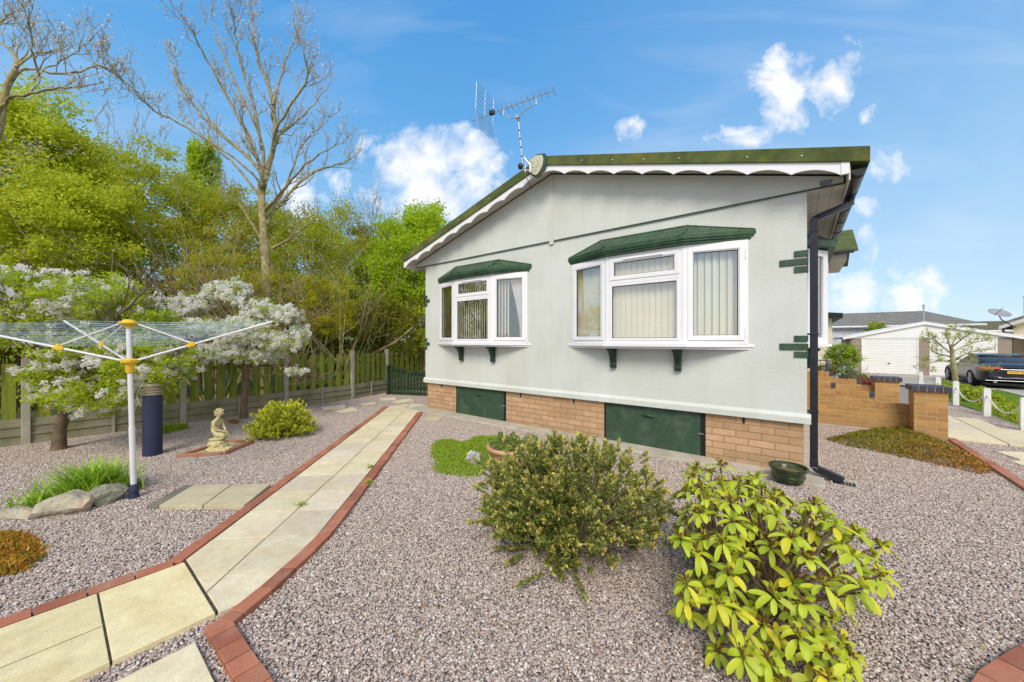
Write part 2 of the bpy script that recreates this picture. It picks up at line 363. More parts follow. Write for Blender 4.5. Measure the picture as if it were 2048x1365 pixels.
# ================================================================== THE BUNGALOW
house = thing('bungalow', 'pale grey stucco park bungalow with green bay canopies, scalloped white verge and brick skirt', 'bungalow', (0, 0, 0))
ZS = 3.30
OPEN = [(-6.28, -3.99), (-2.98, -.62)]
def zroof(x): return 4.66 - .2885*abs(x+3.43)
w = MB()
xs = [-6.86, OPEN[0][0], OPEN[0][1], OPEN[1][0], OPEN[1][1], 0]
for i in range(5):
    if i % 2 == 0: w.box(xs[i], xs[i+1], 0, .1, .735, ZS)
    else: w.box(xs[i], xs[i+1], 0, .1, .735, 1.55); w.box(xs[i], xs[i+1], 0, .1, 2.82, ZS)
front = w.build('front_wall', MT['stucco'], house)
g_ = MB(); zb = lambda x: zroof(x)-.20
g_.prism([(-7.17, ZS+.004), (.31, ZS+.004), (.31, zb(.31)), (-3.43, zb(-3.43)), (-7.17, zb(-7.17))], 'y', -.016, .1)
g_.build('gable_panel', MT['stucco'], house)
g_ = MB(); g_.box(-7.17, -3.478, -.024, -.0165, ZS-.004, ZS+.014); g_.box(-3.382, .31, -.024, -.0165, ZS-.004, ZS+.014)
g_.split('drip_shadow_bead', MT['green'], house)  # drip edge; its dark green stands in for the shadow along the seam
g_ = MB(); g_.box(-3.475, -3.385, -.028, -.0165, ZS-.05, 4.42); g_.box(-3.44, -3.42, -.006, .001, .74, ZS-.05)
g_.split('joint_strip', MT['stucco'], house, bevel=.003)
g_ = MB(); g_.prism([(-.034, .625), (-.034, .70), (-.006, .74), (.1, .74), (.1, .625)], 'x', -6.90, .036)
g_.build('plinth_band', MT['stucco'], house, bevel=.006)
# side and back walls, interior
g_ = MB(); g_.box(-.1, 0, .1003, 9.0, .74, ZS+.05); g_.box(-.06, .0, 9.0, 9.1, .74, ZS)
g_.build('side_wall', MT['stucco'], house)
g_ = MB(); g_.box(-6.86, -6.76, .1003, 9, .02, ZS+.2); g_.box(-6.76, -.1, 8.9, 9, .02, 3.6); g_.split('back_wall', MT['stucco'], house)
g_ = MB(); g_.box(-6.75, -.11, 3.0, 3.06, .75, 3.3); g_.box(-3.5, -3.44, .11, 3, .75, 3.3); g_.box(-6.75, -.11, .11, 3, .72, .75); g_.box(-6.75, -.11, .11, 3, 3.24, 3.28)
g_.split('room', MT['room'], house)
# brick skirt with two access doors
DOORS = [(-5.84, -4.51), (-2.46, -1.08)]
g_ = MB()
xs = [-6.82, DOORS[0][0]-.03, DOORS[0][1]+.03, DOORS[1][0]-.03, DOORS[1][1]+.03, -.03]
for i in (0, 2, 4): g_.box(xs[i], xs[i+1], .03, .14, .0, .624)
g_.box(-.145, -.032, .142, 8.9, 0, .70)
g_.split('skirt', MT['skirt'], house)
g_ = MB()
for x in (-6.32, -4.13, -3.02, -.62): g_.box(x-.012, x+.012, .018, .05, .545, .622)
g_.split('airbrick_slot', MT['dark'], house)
for (a, b) in DOORS:
    g_ = MB(); g_.box(a, b-.035, .035, .06, .04, .615); d = g_.build('access_door', MT['green'], house, bevel=.004)
    g_ = MB(); g_.box(a-.029, a-.001, .04, .09, .0, .62); g_.box(b-.033, b+.029, .04, .09, .0, .62); g_.box(a, b-.035, .07, .09, .0, .62); g_.split('door_frame', MT['dark'], house)
    cx = (a+b)/2-.03; h = MB(); h.tube([(cx-.085, .036, .50), (cx-.06, .012, .497), (cx+.06, .012, .49), (cx+.085, .036, .488)], .014, 8); h.build('handle', MT['green'], d, smooth=True)
    h = MB(); h.tube([(b-.055, .032, .33), (b-.03, .015, .335), (b+.0, .03, .33)], .006, 6); h.box(b-.06, b-.04, .028, .034, .315, .345); h.build('latch', MT['steel'], d)
# concrete pad under it
g_ = MB(); g_.box(-7.15, .15, -.30, 9.1, -.05, .035); g_.build('concrete_base', MT['concrete'], house, bevel=.01)

# bay windows
def bay(x0, x1, thin):
    root_pts = [(x0, 0), (x0+.70, -.20), (x1-.70, -.20), (x1, 0)]
    Z0, Z1 = 1.54, 2.84
    win = MB(); wn = None
    frames = MB(); sash = MB(); gask = MB(); panes = []; bl = MB(); nets = MB(); hw = MB()
    for k in range(3):
        a, b = Vector(root_pts[k]), Vector(root_pts[k+1]); L_ = (b-a).length; d = (b-a)/L_; n = Vector((d.y, -d.x))
        fr = .045
        def ring(m, u0, u1, z0, z1, t, w0, w1):
            m.obox(a, d, n, u0, u0+t, w0, w1, z0, z1); m.obox(a, d, n, u1-t, u1, w0, w1, z0, z1)
            m.obox(a, d, n, u0+t, u1-t, w0, w1, z0, z0+t); m.obox(a, d, n, u0+t, u1-t, w0, w1, z1-t, z1)
        e = .004
        ring(frames, e, L_-e, Z0, Z1, fr, -.03, .03)
        def light(u0, u1, z0, z1):
            ring(sash, u0+.002, u1-.002, z0+.002, z1-.002, .052, -.02, .042)
            ring(sash, u0+.0545, u1-.0545, z0+.0545, z1-.0545, .012, -.02, .034)
            ring(gask, u0+.067, u1-.067, z0+.067, z1-.067, .006, .002, .022)
            p = MB(); p.obox(a, d, n, u0+.066, u1-.066, .006, .012, z0+.066, z1-.066); panes.append(p)
        if k == 1:
            light(fr, L_-fr, 2.47, Z1-fr)
            frames.obox(a, d, n, fr, L_-fr, -.03, .035, 2.42, 2.469)
            ring(sash, fr+.002, L_-fr-.002, Z0+fr+.001, 2.419, .034, -.02, .036)
            ring(gask, fr+.037, L_-fr-.037, Z0+fr+.036, 2.419-.035, .006, .002, .022)
            p = MB(); p.obox(a, d, n, fr+.036, L_-fr-.036, .006, .012, Z0+fr+.035, 2.384); panes.append(p)
            hw.obox(a, d, n, L_/2-.28, L_/2+.28, .042, .056, 2.757, 2.775)
        else:
            light(fr, L_-fr, Z0+fr, Z1-fr)
            u = .02 if k == 0 else L_-.03
            for zz in (1.68, 2.66): hw.obox(a, d, n, u-.008, u+.008, .031, .040, zz-.06, zz+.06)
        # vertical blind slats hang behind the glass
        z0, z1 = Z0+.05, Z1-.05
        if thin:
            step = .062; ang = -.62; wd = .085
        else:
            step = .085; ang = .33; wd = .098
        u = .05
        q_ = rng.uniform(-.1, .1)
        while u < L_-.03:
            an = ang + q_ + rng.uniform(-.05, .05)
            if not (thin and k == 2 and u > L_*.45):
                dd = d*math.cos(an) - n*math.sin(an); nn = Vector((dd.y, -dd.x)); o_ = a + d*u - n*.085
                V = []
                for zz in (z0, z1):
                    for i in range(5):
                        f = i/4-.5; p = o_ + dd*(f*wd) + nn*(.008*math.cos(f*math.pi)); V.append((p.x, p.y, zz))
                bl.add(V, [(i, i+1, i+6, i+5) for i in range(4)])
            u += step
        if thin and k == 2:      # white net curtain drawn to one side
            V = []; N = 40
            for i in range(N+1):
                f = i/N
                for j, zz in enumerate((z0, 1.9, 2.3, z1)):
                    spread = (.36, .40, .62, 1.0)[j]
                    u_ = L_ - .06 - (1-f)*.34*spread - .0
                    p = a + d*u_ - n*(.07 + .014*math.sin(f*34)); V.append((p.x, p.y, zz))
            nets.add(V, [(i*4+j, i*4+4+j, i*4+5+j, i*4+1+j) for i in range(N) for j in range(3)])
    wn = frames.build('bay_window', MT['white'], house, bevel=.003)
    sash.build('sash', MT['white'], wn, bevel=.004); gask.split('gasket', MT['dark'], wn)
    hw.split('trickle_vent', MT['white'], wn, bevel=.002)
    for p in panes: p.build('pane', MT['glass'], wn)
    bl.build('vertical_blind', MT['blind'], wn)
    if nets.V: nets.build('net_curtain', MT['net'], wn, smooth=True)
    # post covers at the corners, sill, canopy, brackets
    c = MB()
    for p in root_pts[1:3]: c.lathe((p[0], p[1], Z0), [(.033, 0), (.033, Z1-Z0)], 12)
    c.split('corner_post', MT['white'], wn, smooth=True)
    s = MB(); s.prism([(x0-.10, .0), (x0+.70-.05, -.275), (x1-.70+.05, -.275), (x1+.07, .0)], 'z', 1.500, 1.537)
    s.prism([(x0-.10+.04, .0), (x0+.70-.03, -.235), (x1-.70+.03, -.235), (x1+.03, .0)], 'z', 1.47, 1.4995)
    s.build('window_sill', MT['white'], house, bevel=.005)
    cn = MB(); e0, e1 = x0-.09, x1+.085
    P1 = [(e0, 0), (x0+.68, -.315), (x1-.68, -.315), (e1, 0)]
    def inset(P, f): return [(P[0][0]+f*1.6, 0), (P[1][0]+f*.5, P[1][1]+f), (P[2][0]-f*.5, P[2][1]+f), (P[3][0]-f*1.6, 0)]
    cn.prism(inset(P1, .03), 'z', 2.842, 2.872); cn.prism(inset(P1, .012), 'z', 2.872, 2.90); cn.prism(P1, 'z', 2.90, 2.965)
    E_ = [(p[0], p[1], 2.965) for p in inset(P1, .01)]
    T_ = [(x0+.50, 0, 3.165), (x1-.70, 0, 3.155)]
    cn.add(E_+T_, [(0, 1, 4), (1, 2, 5, 4), (2, 3, 5), (0, 4, 5, 3)])
    co = cn.build('bay_canopy', MT['canopy'], house, bevel=.006)
    hp = MB(); hp.tube([E_[1], T_[0]], .018, 8); hp.tube([E_[2], T_[1]], .018, 8); hp.tube([T_[0], T_[1]], .012, 6); hp.tube([E_[0], T_[0]], .010, 6); hp.tube([E_[3], T_[1]], .010, 6)
    hp.split('hip_ridge', MT['canopy'], co, smooth=True)
bay(-6.34, -3.94, True)
bay(-3.03, -.57, False)
for bx in (-5.64, -4.76, -2.31, -1.38):
    m = MB()
    prof = [(0, 1.468), (-.185, 1.468), (-.185, 1.435), (-.15, 1.42), (-.115, 1.37), (-.085, 1.31), (-.07, 1.25), (-.078, 1.235), (-.082, 1.20), (-.065, 1.175), (-.03, 1.165), (0, 1.165)]
    m.prism(prof, 'x', bx-.04, bx+.04); m.box(bx-.052, bx+.052, -.195, 0, 1.452, 1.469)
    m.split('bracket', MT['bracket'], house, bevel=.006)
# quoins
m = MB()
for (z0, z1, l) in ((2.557, 2.628, .118), (2.462, 2.538, .255), (2.375, 2.445, .118), (1.572, 1.643, .118), (1.475, 1.551, .255), (1.388, 1.458, .118)):
    m.box(-l, .012, -.014, .001, z0, z1); m.box(.0005, .012, .001, l, z0, z1)
    m.box(-6.872, -6.86+l*.6, -.014, .001, z0, z1); m.box(-6.872, -6.8605, .001, l, z0, z1)
m.split('quoin', MT['green'], house, bevel=.004)

# roof, verge, scalloped fascia, soffits, gutter
m = MB(); t_ = .155
m.prism([(-7.32, zroof(-7.32)), (-3.43, zroof(-3.43)), (.485, zroof(.485)), (.485, zroof(.485)-t_), (-3.43, zroof(-3.43)-t_), (-7.32, zroof(-7.32)-t_)], 'y', -.325, 9.3)
roof = m.build('roof', MT['mossroof'], house, bevel=.006)
m = MB()
for x in (-6.9, -6.2, -5.4, -4.6, -2.7, -2.2, -1.75, -1.3, -.55, -.05): 
    m.lathe((0, 0, 0), [(0.0001, -.003), (.008, 0)], 8) if False else m.tube([(x, -.333, zroof(x)-.09), (x, -.324, zroof(x)-.09)], .007, 8)
m.split('verge_screw', MT['white'], roof)
m = MB(); zt = lambda x: zroof(x)-t_+.002
def scal(x0, x1, n):
    top = [(x0+(x1-x0)*i/40, zt(x0+(x1-x0)*i/40)) for i in range(41)]
    low = []
    for i in range(n):
        for j in range(9):
            f = j/9; x = x0+(x1-x0)*(i+f)/n; low.append((x, zt(x)-.135+.055*math.sin(math.pi*f)**.8))
    low.append((x1, zt(x1)-.135)); return top + low[::-1]
for (a, b, n) in ((-7.20, -3.43, 9), (-3.43, .27, 9)):
    P = scal(a, b, n); k = len(P); V = [(x, -.302, z) for (x, z) in P] + [(x, -.282, z) for (x, z) in P]
    T = 41; nl = k-T; F = []
    # strips between top and bottom edge
    low = P[T:][::-1]; top = P[:T]
    for yv, fl in ((-.302, False), (-.282, True)):
        base = len(m.V); Vv = []
        for (x, z) in low: Vv += [(x, yv, zt(x)), (x, yv, z)]
        Ff = [[2*i, 2*i+1, 2*i+3, 2*i+2] for i in range(len(low)-1)]
        m.add(Vv, [f[::-1] for f in Ff] if fl else Ff)
    Vv = []
    for (x, z) in low: Vv += [(x, -.302, z), (x, -.282, z)]
    m.add(Vv, [[2*i, 2*i+1, 2*i+3, 2*i+2] for i in range(len(low)-1)])
m.box(.27, .335, -.31, -.275, zt(.3)-.125, zt(.3)+.01); m.box(-7.26, -7.20, -.31, -.275, zt(-7.2)-.14, zt(-7.2)-.0)
m.build('scalloped_fascia', MT['white'], house)
m = MB()
for (a, b) in ((-7.2, -3.43), (-3.43, .33)):
    z1, z2 = zroof(a)-t_-.012, zroof(b)-t_-.012
    m.add([(a, -.281, z1), (b, -.281, z2), (b, -.017, z2), (a, -.017, z1), (a, -.281, z1-.01), (b, -.281, z2-.01), (b, -.017, z2-.01), (a, -.017, z1-.01)], [(0,1,2,3),(4,7,6,5),(0,4,5,1),(2,6,7,3),(1,5,6,2),(0,3,7,4)])
m.split('verge_soffit', MT['soffit'], house)
m = MB()
for x0, x1 in ((0.001, .33), (-7.19, -6.861)):
    k = 3; 
    for i in range(k): m.box(x0+(x1-x0)*i/k+.0015, x0+(x1-x0)*(i+1)/k-.0015, -.012, 9.2, ZS-.01, ZS+.002)
m.split('eaves_soffit', MT['soffit'], house)
m = MB(); m.box(.33, .346, -.27, 9.2, ZS-.05, zroof(.34)-t_-.001); m.box(-7.206, -7.19, -.27, 9.2, ZS-.05, zroof(-7.2)-t_-.001)
m.split('fascia_board', MT['cream_trim'], house, bevel=.002)
def gutter(x, y0, y1, z, r, sgn=1):
    m = MB(); n = 12; V = []
    for yv in (y0, y1):
        for i in range(n+1):
            a = math.pi + math.pi*i/n; V.append((x+r*math.cos(a), yv, z+r*math.sin(a)))
        for i in range(n+1):
            a = 2*math.pi - math.pi*i/n; V.append((x+(r-.005)*math.cos(a), yv, z+(r-.005)*math.sin(a)))
    k = 2*(n+1); m.add(V, [[i, (i+1)%k, k+(i+1)%k, k+i] for i in range(k)])
    for yv in (y0, y1): m.add([(x+r*math.cos(math.pi+math.pi*i/n), yv+(-.003 if yv == y0 else .003), z+r*math.sin(math.pi+math.pi*i/n)) for i in range(n+1)], [list(range(n+1))])
    for yy_ in np.arange(y0+.08, y1, .62):
        V = []
        for yv in (yy_, yy_+.04):
            for i in range(n+1): a = math.pi+math.pi*i/n; V.append((x+(r+.007)*math.cos(a), yv, z+(r+.007)*math.sin(a)))
        m.add(V, [[i, i+1, n+2+i, n+1+i] for i in range(n)])
        for yv in (yy_, yy_+.04):
            m.add([(x+(r+.007)*math.cos(math.pi+math.pi*i/n), yv, z+(r+.007)*math.sin(math.pi+math.pi*i/n)) for i in range(n+1)], [list(range(n+1))])
    return m
gutter_ob = gutter(.405, -.27, 4.45, 3.34, .058).build('gutter', MT['black'], house, smooth=True)
m = MB()
m.lathe((.405, .52, 3.20), [(.040, 0), (.040, .09)], 12)
def sq_tube(m, pts, w):
    pts = [Vector(p) for p in pts]; k = len(m.V)
    for i, p in enumerate(pts):
        t = (pts[min(i+1, len(pts)-1)]-pts[max(i-1, 0)]).normalized()
        a = Vector((0, 1, 0)) if abs(t.y) < .8 else Vector((1, 0, 0)); a = (a - t*a.dot(t)).normalized(); b = t.cross(a)
        for (u, v) in ((-1,-1),(1,-1),(1,1),(-1,1)): m.V.append(tuple(p+a*u*w/2+b*v*w/2))
    for i in range(len(pts)-1):
        for j in range(4): q = k+i*4; m.F.append([q+j, q+(j+1)%4, q+4+(j+1)%4, q+4+j])
    m.F.append([k, k+3, k+2, k+1]); q = k+(len(pts)-1)*4; m.F.append([q, q+1, q+2, q+3])
sq_tube(m, [(.405, .52, 3.28), (.405, .52, 3.235), (.375, .48, 3.19), (.10, .11, 3.005), (.062, .06, 2.97), (.062, .06, 2.90)], .07)
sq_tube(m, [(.062, .06, 2.93), (.062, .06, .16)], .072)
sq_tube(m, [(.062, .06, .21), (.062, .06, .145), (.09, .058, .115), (.27, .03, .055), (.31, .02, .04)], .078)
m.box(.034, .09, .03, .09, .19, .205)
dp = m.build('downpipe', MT['black'], house, bevel=.007, seg=3)
m = MB()
for z in (2.84, 1.66, .77): m.box(.0, .105, .018, .103, z-.011, z+.011)
m.split('pipe_clip', MT['black'], dp, bevel=.003)
m = MB(); m.tube([(.05, .018, .13), (.075, .005, .14), (.09, .018, .12)], .007, 6); m.build('pipe_screw', MT['steel'], dp)
m = MB(); m.prism([(.155+.052*math.cos(math.pi+math.pi*i/12), 3.30+.058*math.sin(math.pi+math.pi*i/12)) for i in range(13)], 'y', -.26, -.20)
m.build('end_cap', MT['black'], house)
# apex shield
def shield(cx, cz, w, h, y0, y1):
    P = [(0, h/2), (w*.42, h*.42), (w/2, h*.2), (w*.46, -.1*h), (w*.32, -.3*h), (w*.14, -.45*h), (0, -.5*h)]
    P = P + [(-x, z) for (x, z) in P[-2:0:-1]]
    m = MB(); m.prism([(cx+x, cz+z) for x, z in P][::-1], 'y', y0, y1); return m
sh = shield(-3.50, 4.50, .36, .40, -.352, -.33).build('apex_shield', MT['green'], house, bevel=.004)
sh2 = shield(-3.52, 4.51, .29, .33, -.372, -.353).build('shield_face', M('shield_cream', (.60, .60, .45), .6, .15, 30), sh, bevel=.005)
m = MB()
for (x, z, l) in ((-.06, .06, .03), (.05, .08, .02), (-.05, -.01, .03), (.03, -.01, .03), (0, -.07, .03), (.06, .03, .015), (-.02, .03, .012)):
    m.tube([(-3.52+x-l/2, -.374, 4.51+z), (-3.52+x, -.378, 4.51+z-.012), (-3.52+x+l/2, -.374, 4.51+z+.004)], .006, 6)
m.split('shield_motif', MT['cream_trim'], sh)
# rear half: side bay window, entrance porch
m = MB(); P = [(0, 1.0), (.22, 1.35), (.22, 2.45), (0, 2.8)]
def sbay():
    fr = MB(); pn = []
    for k in range(3):
        a, b = Vector(P[k]), Vector(P[k+1]); L_ = (b-a).length; d = (b-a)/L_; n = Vector((d.y, -d.x))
        for (u0, u1, z0, z1) in ((0, .09, 1.54, 2.84), (L_-.09, L_, 1.54, 2.84), (.09, L_-.09, 1.54, 1.63), (.09, L_-.09, 2.75, 2.84)): fr.obox(a, d, n, u0, u1, -.03, .03, z0, z1)
        p = MB(); p.obox(a, d, n, .085, L_-.085, .0, .006, 1.62, 2.76); pn.append(p)
    w_ = fr.build('bay_window', MT['white'], house, bevel=.003)
    for p in pn: p.build('pane', MT['glass2'], w_)
    s = MB(); s.prism([(-.0, .9), (.29, 1.3), (.29, 2.5), (0, 2.9)], 'z', 1.50, 1.537); s.build('window_sill', MT['white'], house, bevel=.004)
    c = MB(); c.prism([(0, .88), (.33, 1.28), (.33, 2.52), (0, 2.92)], 'z', 2.86, 2.96)
    c.add([(0, .88, 2.96), (.33, 1.28, 2.96), (.33, 2.52, 2.96), (0, 2.92, 2.96), (0, 1.4, 3.17), (0, 2.4, 3.17)], [(0,1,4),(1,2,5,4),(2,3,5),(0,4,5,3)])
    c.build('bay_canopy', MT['canopy'], house, bevel=.006)
    for yv in (1.6, 2.2):
        b = MB(); b.prism([(0, 1.468), (.19, 1.468), (.15, 1.42), (.085, 1.31), (.08, 1.20), (.03, 1.165), (0, 1.165)], 'y', yv-.04, yv+.04); b.split('bracket', MT['bracket'], house, bevel=.005)
sbay()
m = MB(); m.box(.002, .70, 4.60, 6.3, 3.22, 3.34); m.box(.002, .42, 4.62, 6.28, 2.82, 3.219)
pc = m.build('porch', MT['cream_trim'], house, bevel=.005)
m = MB(); m.prism([(4.50, 3.36), (4.50, 3.42), (5.45, 4.02), (6.4, 3.42), (6.4, 3.36), (5.45, 3.95)], 'x', -.2, .86); m.build('porch_roof', MT['mossroof'], pc, bevel=.004)
m = MB(); m.prism([(4.56, 3.345), (5.45, 3.94), (6.34, 3.345)], 'x', .02, .70); m.build('porch_gable', MT['white'], pc)
m = MB(); m.box(.02, .80, 4.44, 4.53, 3.34, 3.40); m.build('porch_gutter', MT['black'], pc, bevel=.01)
m = MB()
# wall lantern on the side wall
lan = thing('wall_lantern', 'small white wall lantern hanging on the side wall below the porch eaves', 'lantern', (.0, 3.5, 2.5))
m = MB(); m.box(.001, .02, 3.46, 3.54, 2.62, 2.80); m.tube([(.02, 3.5, 2.75), (.10, 3.5, 2.85), (.19, 3.5, 2.80)], .009, 8); m.split('bracket', MT['white'], lan)
m = MB(); m.lathe((.19, 3.5, 2.50), [(.02, -.05), (.012, -.01), (.045, 0), (.05, .01)], 6); m.lathe((.19, 3.5, 2.72), [(.105, 0), (.06, .05), (.02, .075), (.012, .1)], 6)
for i in range(6): a = math.pi/3*i; m.tube([(.19+.045*math.cos(a), 3.5+.045*math.sin(a), 2.51), (.19+.08*math.cos(a), 3.5+.08*math.sin(a), 2.72)], .005, 4)
m.build('cage', MT['white'], lan)
m = MB(); m.lathe((.19, 3.5, 2.512), [(.038, 0), (.072, .2)], 6); m.build('lantern_glass', MT['glass'], lan)
# ================================================================== GROUND, GRAVEL, PATHS
def tz(x, y):
    f = max((x-4.9)/1.8, (y-13)/5 if x > -1 else 0); f = min(1, max(0, f)); return -.3*f*f*(3-2*f)
MT['gravelbed'] = M('gravel_bed', (.30, .26, .25), .95, .25, 60, bump=1, bscale=70, dist=.02, col2=(.10, .08, .075))
MT['gravelbed_far'] = None
def gravel_far():
    m = bpy.data.materials.new('gravel_surface'); m.use_nodes = True; t = m.node_tree; b = t.nodes['Principled BSDF']; L = t.links.new
    tc = nd(t, 'ShaderNodeTexCoord'); vo = nd(t, 'ShaderNodeTexVoronoi'); vo.inputs['Scale'].default_value = 62; L(tc.outputs['Object'], vo.inputs['Vector'])
    r = nd(t, 'ShaderNodeValToRGB'); e = r.color_ramp.elements; e[0].color = (.14, .105, .09, 1); e[1].color = (.50, .44, .41, 1)
    for p, c in ((.25, (.25, .195, .175)), (.5, (.35, .285, .26)), (.75, (.40, .34, .31))): q = e.new(p); q.color = (*c, 1)
    sp = nd(t, 'ShaderNodeSeparateColor'); L(vo.outputs['Color'], sp.inputs[0]); L(sp.outputs[0], r.inputs[0]); L(r.outputs[0], b.inputs['Base Color'])
    S(b, 'Roughness', .85); bp = nd(t, 'ShaderNodeBump'); bp.invert = True; bp.inputs['Strength'].default_value = .8; bp.inputs['Distance'].default_value = .02
    L(vo.outputs['Distance'], bp.inputs['Height']); L(bp.outputs[0], b.inputs['Normal']); return m
MT['gravelbed_far'] = gravel_far()
def sheet(name, x0, x1, y0, y1, dz, mat, step=.75, kind='structure'):
    xs = sorted(set([x0, x1] + [x for x in np.arange(math.ceil(x0), x1, step)])) if x1-x0 < 60 else [x0, -60, -30, -10, 0, 3, 4, 4.9, 5.2, 5.5, 5.8, 6.1, 6.4, 6.7, 7.2, 10, 20, 60, x1]
    ys = sorted(set([y0, y1] + [y for y in np.arange(math.ceil(y0), y1, step)])) if y1-y0 < 60 else [y0, -30, -10, 0, 5, 9, 13, 14, 15, 16, 17, 18, 20, 30, 60, y1]
    V = [(x, y, tz(x, y)+dz-(.04 if (y > 12.5 or x > 4.5) else 0)) for y in ys for x in xs]; n = len(xs)
    F = [(j*n+i, j*n+i+1, (j+1)*n+i+1, (j+1)*n+i) for j in range(len(ys)-1) for i in range(n-1)]
    o = mesh_obj(name, V, F, mat); tag(o, kind=kind); return o
sheet('ground', -500, 900, -300, 900, -.004, MT['gravelbed_far'])

# gravel: real crushed stones over the part of the bed that lies near the viewer
def stone_tile(n, size, seed):
    r = np.random.default_rng(seed)
    ph = (1+5**.5)/2
    I = np.array([(-1,ph,0),(1,ph,0),(-1,-ph,0),(1,-ph,0),(0,-1,ph),(0,1,ph),(0,-1,-ph),(0,1,-ph),(ph,0,-1),(ph,0,1),(-ph,0,-1),(-ph,0,1)])/1.902
    IF = np.array([(0,11,5),(0,5,1),(0,1,7),(0,7,10),(0,10,11),(1,5,9),(5,11,4),(11,10,2),(10,7,6),(7,1,8),(3,9,4),(3,4,2),(3,2,6),(3,6,8),(3,8,9),(4,9,5),(2,4,11),(6,2,10),(8,6,7),(9,8,1)])
    V = I[None] * (1 + r.uniform(-.28, .28, (n, 12, 1)))
    sz = r.uniform(.0052, .0097, (n, 1, 1)) * np.stack([r.uniform(1.0, 1.5, n), r.uniform(.7, 1.0, n), r.uniform(.45, .75, n)], -1)[:, None]
    V = V*sz
    t1 = r.uniform(-.55, .55, n); c, s = np.cos(t1)[:, None], np.sin(t1)[:, None]
    x, z = V[..., 0]*c - V[..., 2]*s, V[..., 0]*s + V[..., 2]*c
    t2 = r.uniform(0, 2*math.pi, n); c, s = np.cos(t2)[:, None], np.sin(t2)[:, None]
    X, Y = x*c - V[..., 1]*s, x*s + V[..., 1]*c
    P = np.stack([X + r.uniform(0, size, n)[:, None], Y + r.uniform(0, size, n)[:, None], z + r.uniform(.0, .0095, n)[:, None]], -1)
    F = IF[None] + (np.arange(n)*12)[:, None, None]
    return P.reshape(-1, 3), F.reshape(-1, 3)
V, F = stone_tile(10500, 1.0, 5); V[:, :2] -= .5
MT['stone'] = M_leaf('gravel_stone', [(.52,.44,.395), (.32,.245,.21), (.58,.51,.465), (.18,.135,.115), (.46,.38,.34), (.70,.64,.59), (.36,.285,.25), (.44,.32,.25), (.50,.41,.375), (.27,.205,.18)], rough=.8, trans=0, spec=.3)
gs = mesh_obj('gravel', V, F, MT['stone']); tag(gs, kind='stuff', label='pinkish grey crushed gravel covering the garden round the bungalow', cat='gravel')
def gravel_nodes(rects):
    ng = bpy.data.node_groups.new('gravel_tiles', 'GeometryNodeTree')
    ng.interface.new_socket('Geometry', in_out='INPUT', socket_type='NodeSocketGeometry'); ng.interface.new_socket('Geometry', in_out='OUTPUT', socket_type='NodeSocketGeometry')
    L = ng.links.new; gi = ng.nodes.new('NodeGroupInput'); go = ng.nodes.new('NodeGroupOutput'); jn = ng.nodes.new('GeometryNodeJoinGeometry')
    for (x0, x1, y0, y1, dz) in rects:
        nx, ny = x1-x0, y1-y0; gr = ng.nodes.new('GeometryNodeMeshGrid')
        gr.inputs['Size X'].default_value = max(nx-1, 0); gr.inputs['Size Y'].default_value = max(ny-1, 0)
        gr.inputs['Vertices X'].default_value = nx; gr.inputs['Vertices Y'].default_value = ny
        tr = ng.nodes.new('GeometryNodeTransform'); tr.inputs['Translation'].default_value = ((x0+x1)/2, (y0+y1)/2, dz); L(gr.outputs[0], tr.inputs[0]); L(tr.outputs[0], jn.inputs[0])
    rv = ng.nodes.new('FunctionNodeRandomValue'); rv.data_type = 'INT'; rv.inputs[4].default_value = 0; rv.inputs[5].default_value = 3
    mu = ng.nodes.new('ShaderNodeMath'); mu.operation = 'MULTIPLY'; mu.inputs[1].default_value = math.pi/2; L(rv.outputs[2], mu.inputs[0])
    cb = ng.nodes.new('ShaderNodeCombineXYZ'); L(mu.outputs[0], cb.inputs[2])
    ip = ng.nodes.new('GeometryNodeInstanceOnPoints'); L(jn.outputs[0], ip.inputs['Points']); L(gi.outputs[0], ip.inputs['Instance']); L(cb.outputs[0], ip.inputs['Rotation'])
    L(ip.outputs[0], go.inputs[0]); return ng
mod = gs.modifiers.new('tiles', 'NODES')
mod.node_group = gravel_nodes([(-9, 5, -5, 0, 0), (-9, -7, 0, 3, 0), (0, 5, 0, 3, 0), (1, 3, 3, 8, 0), (3, 4, 3, 6, 0), (0, 1, 3, 4, 0), (-6, 3, -6, -5, 0), (-7, -6, 0, 1, 0), (-10, -9, -5, 2, -.002), (-7, -6, -6, -5, 0), (-10, -7, -7, -5, 0)])

